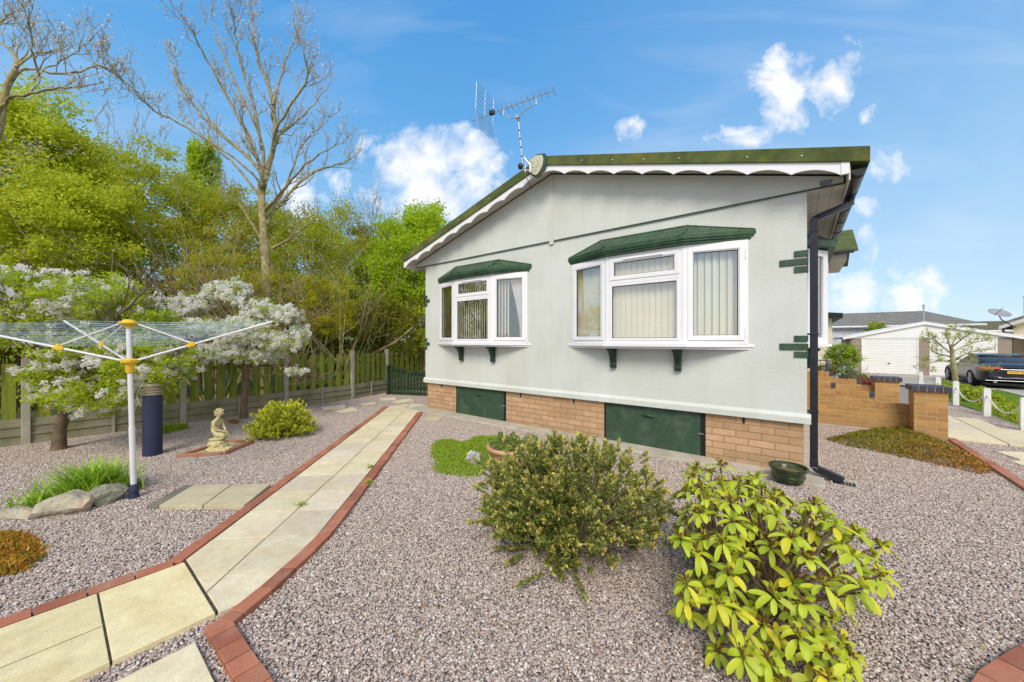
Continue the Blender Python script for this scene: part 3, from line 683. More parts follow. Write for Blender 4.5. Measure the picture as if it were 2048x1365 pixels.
# paving
def clip(P, a, b, c):          # keep a*x+b*y >= c
    out = []
    for i in range(len(P)):
        p, q = P[i], P[(i+1) % len(P)]; dp, dq = a*p[0]+b*p[1]-c, a*q[0]+b*q[1]-c
        if dp >= 0: out.append(p)
        if (dp >= 0) != (dq >= 0): f = dp/(dp-dq); out.append((p[0]+(q[0]-p[0])*f, p[1]+(q[1]-p[1])*f))
    return out
def slab_mat(name, c_hi, c_mid, c_stain):
    m = M_leaf(name, [c_hi, tuple(.86*q for q in c_mid), c_mid, tuple(1.06*q for q in c_hi), tuple(.90*q for q in c_hi), c_hi], rough=.75, trans=0, spec=.3); t = m.node_tree; L = t.links.new
    b = t.nodes['Principled BSDF']; src = b.inputs['Base Color'].links[0].from_socket
    tc = nd(t, 'ShaderNodeTexCoord')
    n = nd(t, 'ShaderNodeTexNoise'); n.inputs['Scale'].default_value = 2.6; n.inputs['Detail'].default_value = 7; n.inputs['Roughness'].default_value = .62; n.inputs['Distortion'].default_value = .7; L(tc.outputs['Object'], n.inputs['Vector'])
    mr = nd(t, 'ShaderNodeMapRange'); mr.inputs[1].default_value = .45; mr.inputs[2].default_value = .78; mr.inputs[4].default_value = .75; L(n.outputs[0], mr.inputs[0])
    mx = nd(t, 'ShaderNodeMix', data_type='RGBA'); L(mr.outputs[0], mx.inputs[0]); L(src, mx.inputs[6]); mx.inputs[7].default_value = (*c_stain, 1)
    n2 = nd(t, 'ShaderNodeTexNoise'); n2.inputs['Scale'].default_value = 120; n2.inputs['Detail'].default_value = 3; L(tc.outputs['Object'], n2.inputs['Vector'])
    mr2 = nd(t, 'ShaderNodeMapRange'); mr2.inputs[1].default_value = .3; mr2.inputs[2].default_value = .7; mr2.inputs[3].default_value = .86; mr2.inputs[4].default_value = 1.08; L(n2.outputs[0], mr2.inputs[0])
    n5 = nd(t, 'ShaderNodeTexNoise'); n5.inputs['Scale'].default_value = 14; n5.inputs['Detail'].default_value = 6; L(tc.outputs['Object'], n5.inputs['Vector'])
    mr5 = nd(t, 'ShaderNodeMapRange'); mr5.inputs[1].default_value = .3; mr5.inputs[2].default_value = .7; mr5.inputs[3].default_value = .9; mr5.inputs[4].default_value = 1.06; L(n5.outputs[0], mr5.inputs[0])
    mm = nd(t, 'ShaderNodeMath', operation='MULTIPLY'); L(mr2.outputs[0], mm.inputs[0]); L(mr5.outputs[0], mm.inputs[1])
    sc = nd(t, 'ShaderNodeVectorMath', operation='SCALE'); L(mx.outputs[2], sc.inputs[0]); L(mm.outputs[0], sc.inputs['Scale']); L(sc.outputs[0], b.inputs['Base Color'])
    bp = nd(t, 'ShaderNodeBump'); bp.inputs['Strength'].default_value = .35; bp.inputs['Distance'].default_value = .003; L(n2.outputs[0], bp.inputs['Height']); L(bp.outputs[0], b.inputs['Normal'])
    return m
MT['slab'] = slab_mat('buff_slab', (.70, .62, .42), (.66, .58, .45), (.58, .44, .25))
MT['slab3'] = slab_mat('yellow_slab', (.74, .64, .38), (.70, .61, .38), (.58, .42, .18))
MT['slab2'] = slab_mat('worn_slab', (.50, .44, .29), (.46, .41, .30), (.30, .25, .15))
MT['redbrick'] = slab_mat('red_edging', (.42, .155, .09), (.33, .115, .07), (.46, .27, .19))
PA = (-3.728, -4.577); PU = (-.693, .721); PV = (.721, .693)
def uv(u, v): return (PA[0]+PU[0]*u+PV[0]*v, PA[1]+PU[1]*u+PV[1]*v)
ZT = .036
def shrink(P, d):
    cx = sum(p[0] for p in P)/len(P); cy = sum(p[1] for p in P)/len(P); out = []
    n = len(P)
    for i in range(n):
        p0, p1, p2 = Vector(P[i-1]), Vector(P[i]), Vector(P[(i+1) % n])
        a = (p1-p0).normalized(); b = (p2-p1).normalized(); na = Vector((-a.y, a.x)); nb = Vector((-b.y, b.x)); k = 1+na.dot(nb)
        q = p1 + (na+nb)*(d/max(k, .35)); out.append((q.x, q.y))
    return out
def ccw(P):
    A = sum(P[i][0]*P[(i+1) % len(P)][1]-P[(i+1) % len(P)][0]*P[i][1] for i in range(len(P)))
    P2 = []
    for p in (P if A > 0 else P[::-1]):
        if not P2 or (abs(p[0]-P2[-1][0])+abs(p[1]-P2[-1][1])) > .004: P2.append(p)
    return P2
def slab(m, P, gap=.0042, z0=-.02, z1=None, jit=True):
    z1 = (ZT if z1 is None else z1) + (rng.uniform(-.0018, .0018) if jit else 0)
    P = shrink(ccw(P), gap); Q = shrink(P, .0025); n = len(P)
    V = [(x, y, z0) for x, y in P] + [(x, y, z1-.0025) for x, y in P] + [(x, y, z1) for x, y in Q]
    F = [[i, (i+1) % n, n+(i+1) % n, n+i] for i in range(n)] + [[n+i, n+(i+1) % n, 2*n+(i+1) % n, 2*n+i] for i in range(n)] + [list(range(2*n, 3*n))]
    m.add(V, F)
m = MB(); bed = MB()
us = [-.96, -.51, -.06, .39, .835, 1.285, 1.745, 2.205, 2.665, 3.12, 3.575, 4.03, 4.485, 4.94, 5.40]
for i in range(len(us)-1):
    for (v0, v1) in ((.028, None), (None, .815)):
        def mid(u): return .43 + .013*u
        a0, b0 = (v0 if v0 is not None else mid(us[i])), (v1 if v1 is not None else mid(us[i]))
        a1, b1 = (v0 if v0 is not None else mid(us[i+1])), (v1 if v1 is not None else mid(us[i+1]))
        if v1 is not None and us[i] > 4.8: continue
        P = [uv(us[i], a0), uv(us[i], b0), uv(us[i+1], b1), uv(us[i+1], a1)]
        P = clip(P, 0, 1, -4.788); P = clip(P, -1, 0, 2.67) if len(P) > 2 else P
        if len(P) > 2: slab(m, P)
# head of the path, turning to the corner of the bungalow
e1, e2, e3, e4 = uv(5.40, .028), uv(5.40, .50), uv(4.94, .50), uv(4.94, .82)
h1 = uv(5.72, .03); c1 = (-7.17, .28); c2 = (-7.17, -.31); c3 = (-6.62, -.315)
slab(m, [e1, h1, (-7.62, .13), e2]); slab(m, [e2, (-7.62, .13), c1, (-7.17, -.02)]); slab(m, [e3, e2, (-7.17, -.02), c2]); slab(m, [e3, c2, c3, e4])
pth = mesh_obj('path', m.V, m.F, MT['slab']); tag(pth, kind='structure'); m = MB()
# second leg that runs out of the picture
for (x0, x1, y0, y1) in ((-3.462, -2.69, -5.196, -4.797), (-3.462, -3.056, -5.80, -5.2), (-3.049, -2.69, -5.80, -5.2), (-3.462, -3.055, -6.4, -5.81), (-3.045, -2.69, -6.4, -5.81), (-3.462, -2.69, -7.2, -6.41)):
    slab(m, [(x0, y0), (x1, y0), (x1, y1), (x0, y1)], gap=.003)
pth = mesh_obj('path', m.V, m.F, MT['slab3']); tag(pth, kind='structure')
m = MB(); m.add([(*uv(-.3, .03), .0255), (*uv(-.5, .80), .0255), (*uv(4.9, .80), .0255), (*uv(5.4, .03), .0255)], [(0, 1, 2, 3)])
m.add([(-3.465, -7.2, .030), (-2.70, -7.2, .030), (-2.70, -4.66, .030), (-3.465, -4.66, .030)], [(0, 1, 2, 3)])
jb = mesh_obj('path_joint_bed', m.V, m.F, M('joint_sand', (.08, .07, .05), .95, .3, 30, bump=.5)); tag(jb, kind='structure')
def edging(m, pts, wd=.103, ln=.203):
    pts = [Vector(p) for p in pts]; seg = [(pts[i+1]-pts[i]).length for i in range(len(pts)-1)]; T = sum(seg)
    def pos(s):
        for i, l in enumerate(seg):
            if s <= l or i == len(seg)-1: return pts[i]+(pts[i+1]-pts[i])*(s/l)
            s -= l
    s = 0
    while s < T-.05:
        e = min(s+ln, T); a, b = pos(s), pos(e); d = (b-a).normalized(); n = Vector((-d.y, d.x)); j = rng.uniform(-.003, .003)
        n2 = n*(wd/2)
        slab(m, [tuple(a-n2+n*j), tuple(b-n2+n*j), tuple(b+n2+n*j), tuple(a+n2+n*j)], gap=.004, z1=.042)
        s = e
m = MB()
edging(m, [uv(5.74, -.03), uv(-.36, -.027), (-3.515, -4.86), (-3.52, -7.2)])
edging(m, [uv(4.98, .872), uv(.1, .875), uv(-.18, .862), (-2.655, -4.60), (-2.56, -4.79)])
edging(m, [(-2.61, -4.812), (-1.0, -4.80), (-.2, -4.2), (.45, -3.1)], wd=.115, ln=.125)
edging(m, [(.45, -3.1), (.62, -2.72), (.93, -2.22), (1.5, -1.2), (1.80, -.2), (1.83, .9), (1.83, 3.5)], wd=.105)
edging(m, [(.58, -3.12), (.74, -2.80), (1.05, -2.30), (1.62, -1.28)], wd=.15, ln=.21)
eg = mesh_obj('path_edging', m.V, m.F, MT['redbrick']); tag(eg, kind='structure')
# the paving by the gate pier
m = MB()
X0 = [1.78, 2.25, 2.72, 3.0]
for (x0, x1, y0, y1) in ((1.80, 2.40, 3.50, 4.4), (2.41, 3.0, 3.50, 4.1), (2.41, 3.0, 4.11, 5.0), (1.80, 2.40, 4.41, 5.2), (1.80, 2.4, 5.21, 6.0), (2.41, 2.75, 5.01, 6.0), (1.6, 2.4, 6.01, 7.0), (3.01, 3.6, 2.9, 3.9), (3.01, 3.6, 3.91, 4.4)):
    slab(m, [(x0, y0), (x1, y0), (x1, y1), (x0, y1)])
pv = mesh_obj('paving', m.V, m.F, MT['slab']); tag(pv, kind='structure')

# loose slabs, each one a thing
def loose(P, label, group, mat=None, cat='paving slab', name='stepping_stone', z1=None):
    m = MB(); slab(m, P, gap=.0, z1=z1); o = m.build(name, mat or MT['slab']); return tag(o, label, cat, group)
loose([(-2.52, -5.37), (-2.07, -5.37), (-2.07, -4.92), (-2.52, -4.92)], 'buff paving slab lying alone in gravel inside the brick edged corner, bottom left', 'loose paving slabs')
q = [g(333, 1012, .036)[:2], g(408, 1012, .036)[:2], g(460, 971, .036)[:2], g(386, 971, .036)[:2]]
zz = .04
loose([g(318, 1012, zz)[:2], g(404, 1012, zz)[:2], g(462, 970, zz)[:2], g(388, 970, zz)[:2]], 'worn slab beside the path, middle one next to the dark strip', 'slabs set beside the path', MT['slab2'], z1=.045)
loose([g(407, 1012, zz)[:2], g(488, 1012, zz)[:2], g(541, 969, zz)[:2], g(465, 970, zz)[:2]], 'worn slab touching the red brick edging of the path', 'slabs set beside the path', MT['slab2'], z1=.045)
loose([g(292, 1012, zz)[:2], g(316, 1012, zz)[:2], g(386, 970, zz)[:2], g(370, 970, zz)[:2]], 'narrow dark concrete strip at the left end of the worn slabs', 'slabs set beside the path', M('dark_slab', (.20, .18, .14), .9, .2, 9), z1=.04)
for P, lb in (([(642, 815), (690, 809), (690, 816), (648, 820)], 'pale stepping stone nearest the fence behind the yellow green shrub'),
              ([(668, 823), (705, 814), (716, 820), (684, 826)], 'pale stepping stone in front of the pair behind the yellow green shrub'),
              ([(757, 797), (792, 794.5), (792, 799), (762, 801)], 'far stepping stone closest to the fence before the picket gate'),
              ([(783, 803), (818, 797.5), (829, 801), (795, 807)], 'far stepping stone closest to the bungalow before the picket gate'),
              ([(722, 808), (750, 805), (752, 807), (726, 810)], 'half buried pale stepping stone between the two pairs')):
    Q = [tuple(g(a, b, .02)[:2]) for a, b in P]
    loose(Q, lb, 'stepping stones in gravel by the fence', z1=.022)
for P, lb in (([(1990, 903), (2048, 905), (2085, 918), (2040, 919)], 'pale stepping stone nearest the slab path at the right edge'), ([(2022, 923), (2060, 921), (2100, 932), (2060, 936)], 'pale stepping stone cut by the right edge of view')):
    loose([tuple(g(a, b, .02)[:2]) for a, b in P], lb, 'stepping stones on the right', z1=.024)
m = MB(); c = g(866, 836, .02); m.lathe((c.x, c.y, -.01), [(.20, 0), (.20, .03), (.19, .036)], 28); tag(m.build('round_stone', MT['slab2'], bevel=.003), 'round pale stone disc in gravel at the head of the path', 'stone disc')
# lawn, road, woodland floor
MT['lawn'] = M('lawn', (.13, .26, .02), .95, .25, 5, bump=1, bscale=160, dist=.02, stain=((.20, .30, .03), 2, .4, .7))
def poly_sheet(name, P, dz, mat, kind='structure', step=.5, lim=None):
    from mathutils.geometry import delaunay_2d_cdt
    P = ccw(P); xs_, ys_ = [p[0] for p in P], [p[1] for p in P]; pts = [Vector(p) for p in P]; n = len(P); edges = [(i, (i+1) % n) for i in range(n)]
    x = max(min(xs_), -2 if lim is None else -1e9)
    if lim is None:
        for gx in np.arange(math.ceil(x), min(max(xs_), 12), step):
            for gy in np.arange(max(math.ceil(min(ys_)), 0), min(max(ys_), 24), step): pts.append(Vector((gx+.013, gy+.017)))
    r = delaunay_2d_cdt(pts, edges, [], 1, 1e-5)
    V = [(v.x, v.y, tz(v.x, v.y)+dz) for v in r[0]]
    o = mesh_obj(name, V, [list(f) for f in r[2]], mat); tag(o, kind=kind)
    if len(o.data.polygons) and o.data.polygons[0].normal.z < 0: o.data.flip_normals()
    return o
poly_sheet('lawn', [(3.25, 3.0), (3.3, 5.8), (3.2, 7.2), (3.05, 8.6), (3.0, 11.2), (3.4, 13.4), (4.85, 13.4), (4.8, 10.8), (5.2, 6), (5.2, 3)], .012, MT['lawn'])
MT['road'] = M('road_concrete', (.42, .38, .33), .9, .1, 1.5, bump=.3, bscale=60, dist=.004, stain=((.30, .27, .24), .8, .5, .7))
MT['kerb'] = M('kerb', (.50, .47, .42), .9, .1, 4)
poly_sheet('road', [(5.3, -20), (40, -20), (60, 60), (-1, 60), (-.8, 14.5), (.6, 13.6), (5.25, 13.6), (4.95, 11)], .004, MT['road'])
m = MB()
P_ = [(5.3, 3), (5.3, 6), (4.93, 11), (4.98, 13.4), (3.2, 13.5)]
for i in range(len(P_)-1):
    a, b = Vector(P_[i]), Vector(P_[i+1]); d = (b-a).normalized(); n = Vector((-d.y, d.x)); L_ = (b-a).length
    for k in range(int(L_/.9)+1):
        u0, u1 = k*.9+.005, min((k+1)*.9-.005, L_); zz = tz(*(a+d*u0))
        if u1 > u0+.05: m.obox(a, d, n, u0, u1, -.05, .05, zz-.1, zz+.05)
tag(m.build('kerb', MT['kerb'], bevel=.01), kind='structure')
MT['wood'] = M('woodland_floor', (.10, .13, .03), 1, .3, 1.2, bump=1, bscale=12, dist=.06, col2=(.05, .05, .02))
poly_sheet('woodland_floor', [(-9.7, -14), (-9.55, -1), (-9.75, 0), (-10.15, 1.3), (-8.4, 1.75), (-6.9, 1.75), (-6.9, 40), (-60, 40), (-60, -14)], .008, MT['wood'])
# ================================================================== FENCE, GATE, DRYER, LIGHTS, STATUE
MT['fencewood'] = M_leaf('fence_boards', [(.19,.23,.035), (.24,.27,.04), (.15,.19,.03), (.28,.30,.06)], rough=.9, trans=0, spec=.1)
def streak(m, col, scale=(9, 9, .8), lo=.45, hi=.72, fac=.8):
    t = m.node_tree; L = t.links.new; b = t.nodes['Principled BSDF']; src = b.inputs['Base Color'].links[0].from_socket
    tc = nd(t, 'ShaderNodeTexCoord'); mp = nd(t, 'ShaderNodeMapping'); mp.inputs['Scale'].default_value = scale; L(tc.outputs['Object'], mp.inputs[0])
    n = nd(t, 'ShaderNodeTexNoise'); n.inputs['Scale'].default_value = 3; n.inputs['Detail'].default_value = 6; L(mp.outputs[0], n.inputs['Vector'])
    mr = nd(t, 'ShaderNodeMapRange'); mr.inputs[1].default_value = lo; mr.inputs[2].default_value = hi; mr.inputs[4].default_value = fac; L(n.outputs[0], mr.inputs[0])
    mx = nd(t, 'ShaderNodeMix', data_type='RGBA'); L(mr.outputs[0], mx.inputs[0]); L(src, mx.inputs[6]); mx.inputs[7].default_value = (*col, 1); L(mx.outputs[2], b.inputs['Base Color'])
    bp = nd(t, 'ShaderNodeBump'); bp.inputs['Strength'].default_value = .4; bp.inputs['Distance'].default_value = .004; L(n.outputs[0], bp.inputs['Height']); L(bp.outputs[0], b.inputs['Normal']); return m
streak(MT['fencewood'], (.06, .075, .02))
MT['cpost'] = M('concrete_post', (.46, .42, .33), .9, .15, 8, bump=.4, bscale=70, dist=.004, stain=((.25, .25, .13), 4, .5, .75))
MT['cboard'] = M('gravel_board', (.36, .32, .22), .9, .15, 6, bump=.4, bscale=60, dist=.004, stain=((.14, .14, .06), 3, .45, .72))
FP = [(-9.40, -9.2), (-9.38, -7.4), (-9.37, -5.6), (-9.36, -3.8), (-9.42, -2.0), (-9.60, -.30), (-9.98, 1.0), (-10.30, 2.7)]
def fence_panel(a, b, i):
    a, b = Vector(a), Vector(b); d = (b-a).normalized(); n = Vector((d.y, -d.x)); L_ = (b-a).length
    f = thing('picket_fence', None, 'fence', (a.x, a.y, 0), 0, 'panels of the picket fence')
    m = MB()
    k = int((L_-.10)/.205); st = (L_-.12)/k
    for q in range(k):
        u = .07+st*(q+.5); w_ = .066+rng.uniform(-.004, .004); t_ = rng.uniform(-.006, .006); m.obox(a, d, n, u-w_, u+w_, -.004, .014, .40+t_, 1.23+rng.uniform(-.012, .012))
    m.build('slats', MT['fencewood'], f, bevel=.003)
    m = MB(); m.obox(a, d, n, .05, L_-.05, -.05, -.005, 1.0, 1.07); m.obox(a, d, n, .05, L_-.05, -.05, -.005, .50, .57); m.split('rail', MT['fencewood'], f)
    m = MB()
    for z0 in (0.0, .135, .27):
        m.obox(a, d, n, .045, L_-.045, -.022, .022, z0-.05 if z0 == 0 else z0+.004, z0+.128); m.obox(a, d, n, .045, L_-.045, .0221, .034, z0+.006, z0+.05)
    m.split('gravel_board', MT['cboard'], f, bevel=.004)
    m = MB(); u = L_/2; m.obox(a, d, n, u-.02, u+.02, .035, .055, -.02, .42); m.build('batten', MT['cpost'], f, bevel=.004)
    return f
flab = ['picket fence panel off to the left beyond the frame', 'picket fence panel at the far left edge behind the grass clump and rocks', 'picket fence panel behind the trunk of the flowering hawthorn', 'picket fence panel behind the navy bollard and its blossom',
        'picket fence panel behind the brown cherry tree trunk', 'picket fence panel above the stepping stones, with white fluff caught in its gaps', 'picket fence panel passing behind the dark green picket gate']
for i in range(len(FP)-1):
    f = fence_panel(FP[i], FP[i+1], i); f['label'] = flab[i]
plab = ['concrete fence post furthest left beyond the frame', 'concrete fence post at the left edge', 'concrete fence post left of the hawthorn trunk', 'concrete fence post hidden in blossom right of the hawthorn trunk', 'concrete fence post between hawthorn and cherry', 'concrete fence post behind the right cherry branch, above the yellow green shrub', 'tall clean concrete fence post right of the shrub', 'concrete fence post seen above the green gate']
plab = plab[:8]
for i, p in enumerate(FP):
    m = MB(); a = Vector(p); j = min(i, len(FP)-2); d = (Vector(FP[j+1])-Vector(FP[j])).normalized(); n = Vector((d.y, -d.x))
    m.obox(a, d, n, -.045, .045, -.055, .06, -.1, 1.31); m.add([tuple((a+d*x+n*y).to_3d()+Vector((0, 0, z))) for (x, y, z) in ((-.045,-.055,1.311),(.045,-.055,1.311),(.045,.06,1.311),(-.045,.06,1.311),(0,0,1.34))], [(0,1,4),(1,2,4),(2,3,4),(3,0,4)])
    tag(m.build('fence_post', MT['cpost'], bevel=.008), plab[i], 'fence post', 'concrete posts of the fence')
# green picket gate
MT['gate'] = M('gate_green', (.025, .055, .02), .75, .25, 14, bump=.3, bscale=60, dist=.003, stain=((.07, .10, .03), 6, .55, .75))
a, b = Vector((-9.50, .80)), Vector((-8.42, 1.22)); d = (b-a).normalized(); n = Vector((d.y, -d.x)); L_ = 1.9
gt = thing('picket_gate', 'low dark green picket gate with concave top between fence and bungalow', 'gate', (a.x, a.y, 0))
m = MB(); 
for i in range(17):
    u = .06+i*.108; f = (u/L_*2-1); tp = .66+.20*abs(f)**2.2 if u < 1.9 else .8
    m.obox(a, d, n, u-.032, u+.032, .0, .018, .10, tp)
m.split('picket', MT['gate'], gt, bevel=.003)
m = MB(); m.obox(a, d, n, 0, L_, -.04, -.001, .17, .25)
m.obox(a, d, n, 0, L_, -.04, -.001, .03, .09)
for i in range(16):
    u0, u1 = i*L_/16, (i+1)*L_/16; f0, f1 = u0/L_*2-1, u1/L_*2-1; z0, z1 = .58+.16*abs(f0)**2, .58+.16*abs(f1)**2
    V = [tuple((a+d*u+n*w_).to_3d()+Vector((0, 0, z))) for (u, z) in ((u0, z0), (u1, z1)) for w_ in (-.04, -.001) for z in (z, z+.075)]
    m.add(V, [(0,1,3,2),(4,6,7,5),(0,4,5,1),(2,3,7,6),(1,5,7,3),(0,2,6,4)])
m.split('rail', MT['gate'], gt)
m = MB(); m.obox(a, d, n, -.10, -.02, -.04, .04, 0, .86); m.build('gate_stile', MT['gate'], gt, bevel=.005)

# rotary clothes dryer
MT['yellow'] = M('yellow_plastic', (.78, .50, .03), .4, .08, 10)
MT['pole'] = M('grey_white_pole', (.66, .66, .68), .38, .06, 5)
MT['navy'] = M('navy_plastic', (.025, .03, .075), .5, .1, 6)
bx = g(268, 998); dr = thing('rotary_dryer', 'open rotary clothes dryer with white pole, yellow hubs and blue green lines', 'clothes dryer', tuple(bx))
tilt = Vector((-.055*AXX[0], -.055*AXX[1], 0))
def pp(z): return bx + tilt*(z/1.77) + Vector((0, 0, z))
m = MB(); m.tube([pp(.10), pp(.72)], .024, 16); m.tube([pp(.72), pp(1.76)], .021, 16); m.build('pole', MT['pole'], dr, smooth=True)
m = MB(); m.lathe((bx.x, bx.y, 0), [(.040, -.02), (.042, .02), (.034, .05), (.034, .07), (.040, .075), (.036, .13), (.028, .15)], 20); m.build('ground_socket', MT['navy'], dr, smooth=True)
m = MB(); p = pp(1.74); m.lathe(tuple(p), [(.03, -.03), (.034, 0), (.062, .005), (.074, .016), (.074, .026), (.05, .038), (.04, .052), (.02, .056)], 20); m.build('top_hub', MT['yellow'], dr, smooth=True)
m = MB(); p = pp(1.36); m.lathe(tuple(p), [(.028, -.10), (.033, -.09), (.036, -.02), (.04, 0), (.068, .006), (.072, .03), (.05, .04), (.03, .045)], 20); m.build('lower_hub', MT['yellow'], dr, smooth=True)
cd = lambda az, r: Vector((AXX[0]*math.cos(az)*r + AXY[0]*math.sin(az)*r, AXX[1]*math.cos(az)*r + AXY[1]*math.sin(az)*r, 0))
arms = [(R(22), 1.22, 1.80), (R(162), 1.15, 1.80), (R(200), 1.30, 1.735)]
tips = []
for (az, r, zt_) in arms:
    a0 = pp(1.38)+cd(az, .04); a1 = pp(1.38)+cd(az, r); a1.z = zt_; tips.append(a1)
    m = MB(); m.tube([a0, a1], .0115, 10); am = m.build('arm', MT['pole'], dr, smooth=True)
    j = a0.lerp(a1, .38); m = MB(); dd = (a1-a0).normalized(); m.tube([j-dd*.035, j+dd*.035], .026, 4); m.tube([j+Vector((0, 0, -.02)), j+Vector((0, 0, .035))], .022, 6); m.build('arm_joint', MT['yellow'], am, bevel=.004)
    t0 = pp(1.755)+cd(az, .06); m = MB(); m.tube([t0, j+Vector((0, 0, .02))], .0075, 8); m.build('strut', MT['pole'], dr, smooth=True)
MT['line'] = M('line_cord', (.42, .52, .54), .5, .2, 20, col2=(.16, .26, .36))
import itertools
m = MB(); order = sorted(range(3), key=lambda i: arms[i][0])
nl = 15
for li in range(nl):
    f = .42+.57*li/(nl-1)
    P_ = [(pp(1.38)+cd(arms[i][0], .04)).lerp(tips[i], f) + Vector((0, 0, .012)) for i in order]
    for q in range(3):
        A_, B_ = P_[q], P_[(q+1) % 3]; k = 10; sag = .014+.012*rng.random()
        m.tube([A_.lerp(B_, i/k)+Vector((0, 0, -sag*4*(i/k)*(1-i/k))) for i in range(k+1)], .0022, 4, caps=False)
m.build('washing_lines', MT['line'], dr)

# bollard lights
MT['brass'] = M('louvre_metal', (.55, .48, .33), .4, .15, 10, metal=.5)
MT['lamp_lens'] = M('lamp_lens', (.5, .47, .40), .3, .05, 5)
def bollard(c, h, r, lab, m1, grp='bollard lights'):
    t = thing('bollard_light', lab, 'bollard light', (c[0], c[1], c[2] if len(c) > 2 else 0), 0, grp); z = c[2] if len(c) > 2 else 0
    hb = h-.16
    m = MB(); m.lathe((c[0], c[1], z), [(r, -.02), (r, hb), (r*.9, hb+.004)], 32); m.build('body', m1, t, smooth=True)
    m = MB()
    for i in range(4): q = z+hb+.012+i*.036; m.lathe((c[0], c[1], q), [(r*.80, -.002), (r*.98, .004), (r*1.0, .018), (r*.84, .026)], 32)
    m.split('louvre', MT['brass'], t, tol=-.004, smooth=True)
    m = MB(); m.lathe((c[0], c[1], z+hb+.005), [(r*.7, 0), (r*.7, .148)], 24); m.build('lens', MT['lamp_lens'], t, smooth=True)
    m = MB(); m.lathe((c[0], c[1], z+h-.012), [(r*.97, -.006), (r, .004), (r*.92, .014), (r*.3, .018)], 32); m.build('cap', MT['brass'], t, smooth=True)
    return t
c = g(305, 911); bollard((c.x, c.y), .985, .103, 'thick navy bollard light with brass louvred head beside the statue', MT['navy'])

# statue of a kneeling woman on a stone base
MT['statue'] = M('cast_stone_gold', (.62, .53, .26), .55, .15, 9, bump=.25, bscale=70, dist=.004, col2=(.50, .43, .22), stain=((.30, .27, .17), 16, .55, .72))
c = g(436, 905); st = thing('garden_statue', 'pale gold cast stone statue of a kneeling woman on a rough base', 'statue', tuple(c))
def skin(name, verts, edges, mat, parent, root=0, sub=2, M_=None):
    me = bpy.data.meshes.new(name); me.from_pydata([v[:3] for v in verts], edges, []); o = bpy.data.objects.new(name, me); COL.objects.link(o); o.parent = parent
    s = o.modifiers.new('skin', 'SKIN'); s.use_smooth_shade = True
    for i, v in enumerate(verts):
        sv = me.skin_vertices[0].data[i]; r = v[3]; sv.radius = r if isinstance(r, tuple) else (r, r); sv.use_root = (i == root)
    b = o.modifiers.new('sub', 'SUBSURF'); b.levels = sub; b.render_levels = sub; me.materials.append(mat); return o
# figure faces +X' (to the right in view, slightly towards it)
fa = math.atan2(AXX[1], AXX[0]) + R(4)
FX, FY = Vector((math.cos(fa), math.sin(fa), 0)), Vector((-math.sin(fa), math.cos(fa), 0))
def fp(x, y, z, r): v = FX*x + FY*y; return (v.x, v.y, z, r)
Z = .20; s = 1.0
V = [fp(-.075, 0, Z+.115, (.088, .075)), fp(-.06, 0, Z+.19, (.060, .052)), fp(-.035, 0, Z+.26, (.066, .052)), fp(-.01, 0, Z+.32, (.062, .045)), fp(.0, 0, Z+.365, (.026, .026)), fp(.018, 0, Z+.40, (.024, .024)), fp(.035, 0, Z+.43, (.045, .042)), fp(.045, 0, Z+.465, (.050, .046)), fp(.035, 0, Z+.50, (.035, .034)),
     fp(.02, -.05, Z+.10, .058), fp(.12, -.04, Z+.085, .042), fp(.115, -.045, Z+.045, .034), fp(-.02, -.05, Z+.025, .030), fp(-.11, -.045, Z+.02, .022),
     fp(.02, .05, Z+.10, .058), fp(.12, .04, Z+.085, .042), fp(.115, .045, Z+.045, .034), fp(-.02, .05, Z+.025, .030), fp(-.11, .045, Z+.02, .022),
     fp(-.01, -.075, Z+.31, .028), fp(-.005, -.09, Z+.24, .023), fp(.03, -.075, Z+.185, .020), fp(.10, -.02, Z+.15, .016), fp(.125, .0, Z+.14, .017),
     fp(-.005, .075, Z+.31, .028), fp(.01, .09, Z+.24, .023), fp(.05, .07, Z+.19, .020), fp(.105, .025, Z+.155, .016)]
E_ = [(0,1),(1,2),(2,3),(3,4),(4,5),(5,6),(6,7),(7,8),(0,9),(9,10),(10,11),(11,12),(12,13),(0,14),(14,15),(15,16),(16,17),(17,18),(3,19),(19,20),(20,21),(21,22),(22,23),(3,24),(24,25),(25,26),(26,27)]
skin('figure', V, E_, MT['statue'], st)
def blob(m, c, r, seed=0, amp=.12, fr=6, sub=3, flat=None):
    bm = bmesh.new(); bmesh.ops.create_icosphere(bm, subdivisions=sub, radius=1); k = len(m.V); m.mark()
    for v in bm.verts:
        q = v.co.copy(); d_ = 1+amp*mnoise.fractal(q*fr*.3+Vector((seed*7.1, seed*3.3, seed)), 1, 2, 4)*2
        q = Vector((q.x*r[0], q.y*r[1], q.z*r[2]))*d_
        if flat is not None: q.z = max(q.z, flat)
        m.V.append(tuple(Vector(c)+q))
    m.F += [[k+v.index for v in f.verts] for f in bm.faces]; bm.free()
m = MB()
def fpw(x, y, z): return c + FX*x + FY*y + Vector((0, 0, z))
blob(m, fpw(.018, 0, Z+.475), (.058, .058, .050), 1, .25, 12); blob(m, fpw(-.015, 0, Z+.435), (.032, .034, .040), 2, .25, 12)
m.build('hair', MT['statue'], st, smooth=True)
m = MB(); blob(m, fpw(.078, 0, Z+.44), (.012, .010, .014), 1, .05, 3, 2); 
m.build('nose', MT['statue'], st, smooth=True); m = MB()
for i in range(4): m.tube([fpw(.115, -.012+i*.007, Z+.145), fpw(.135, -.008+i*.006, Z+.142), fpw(.148, -.004+i*.005, Z+.132)], [.006, .005, .004], 6)
m.build('fingers', MT['statue'], st, smooth=True)
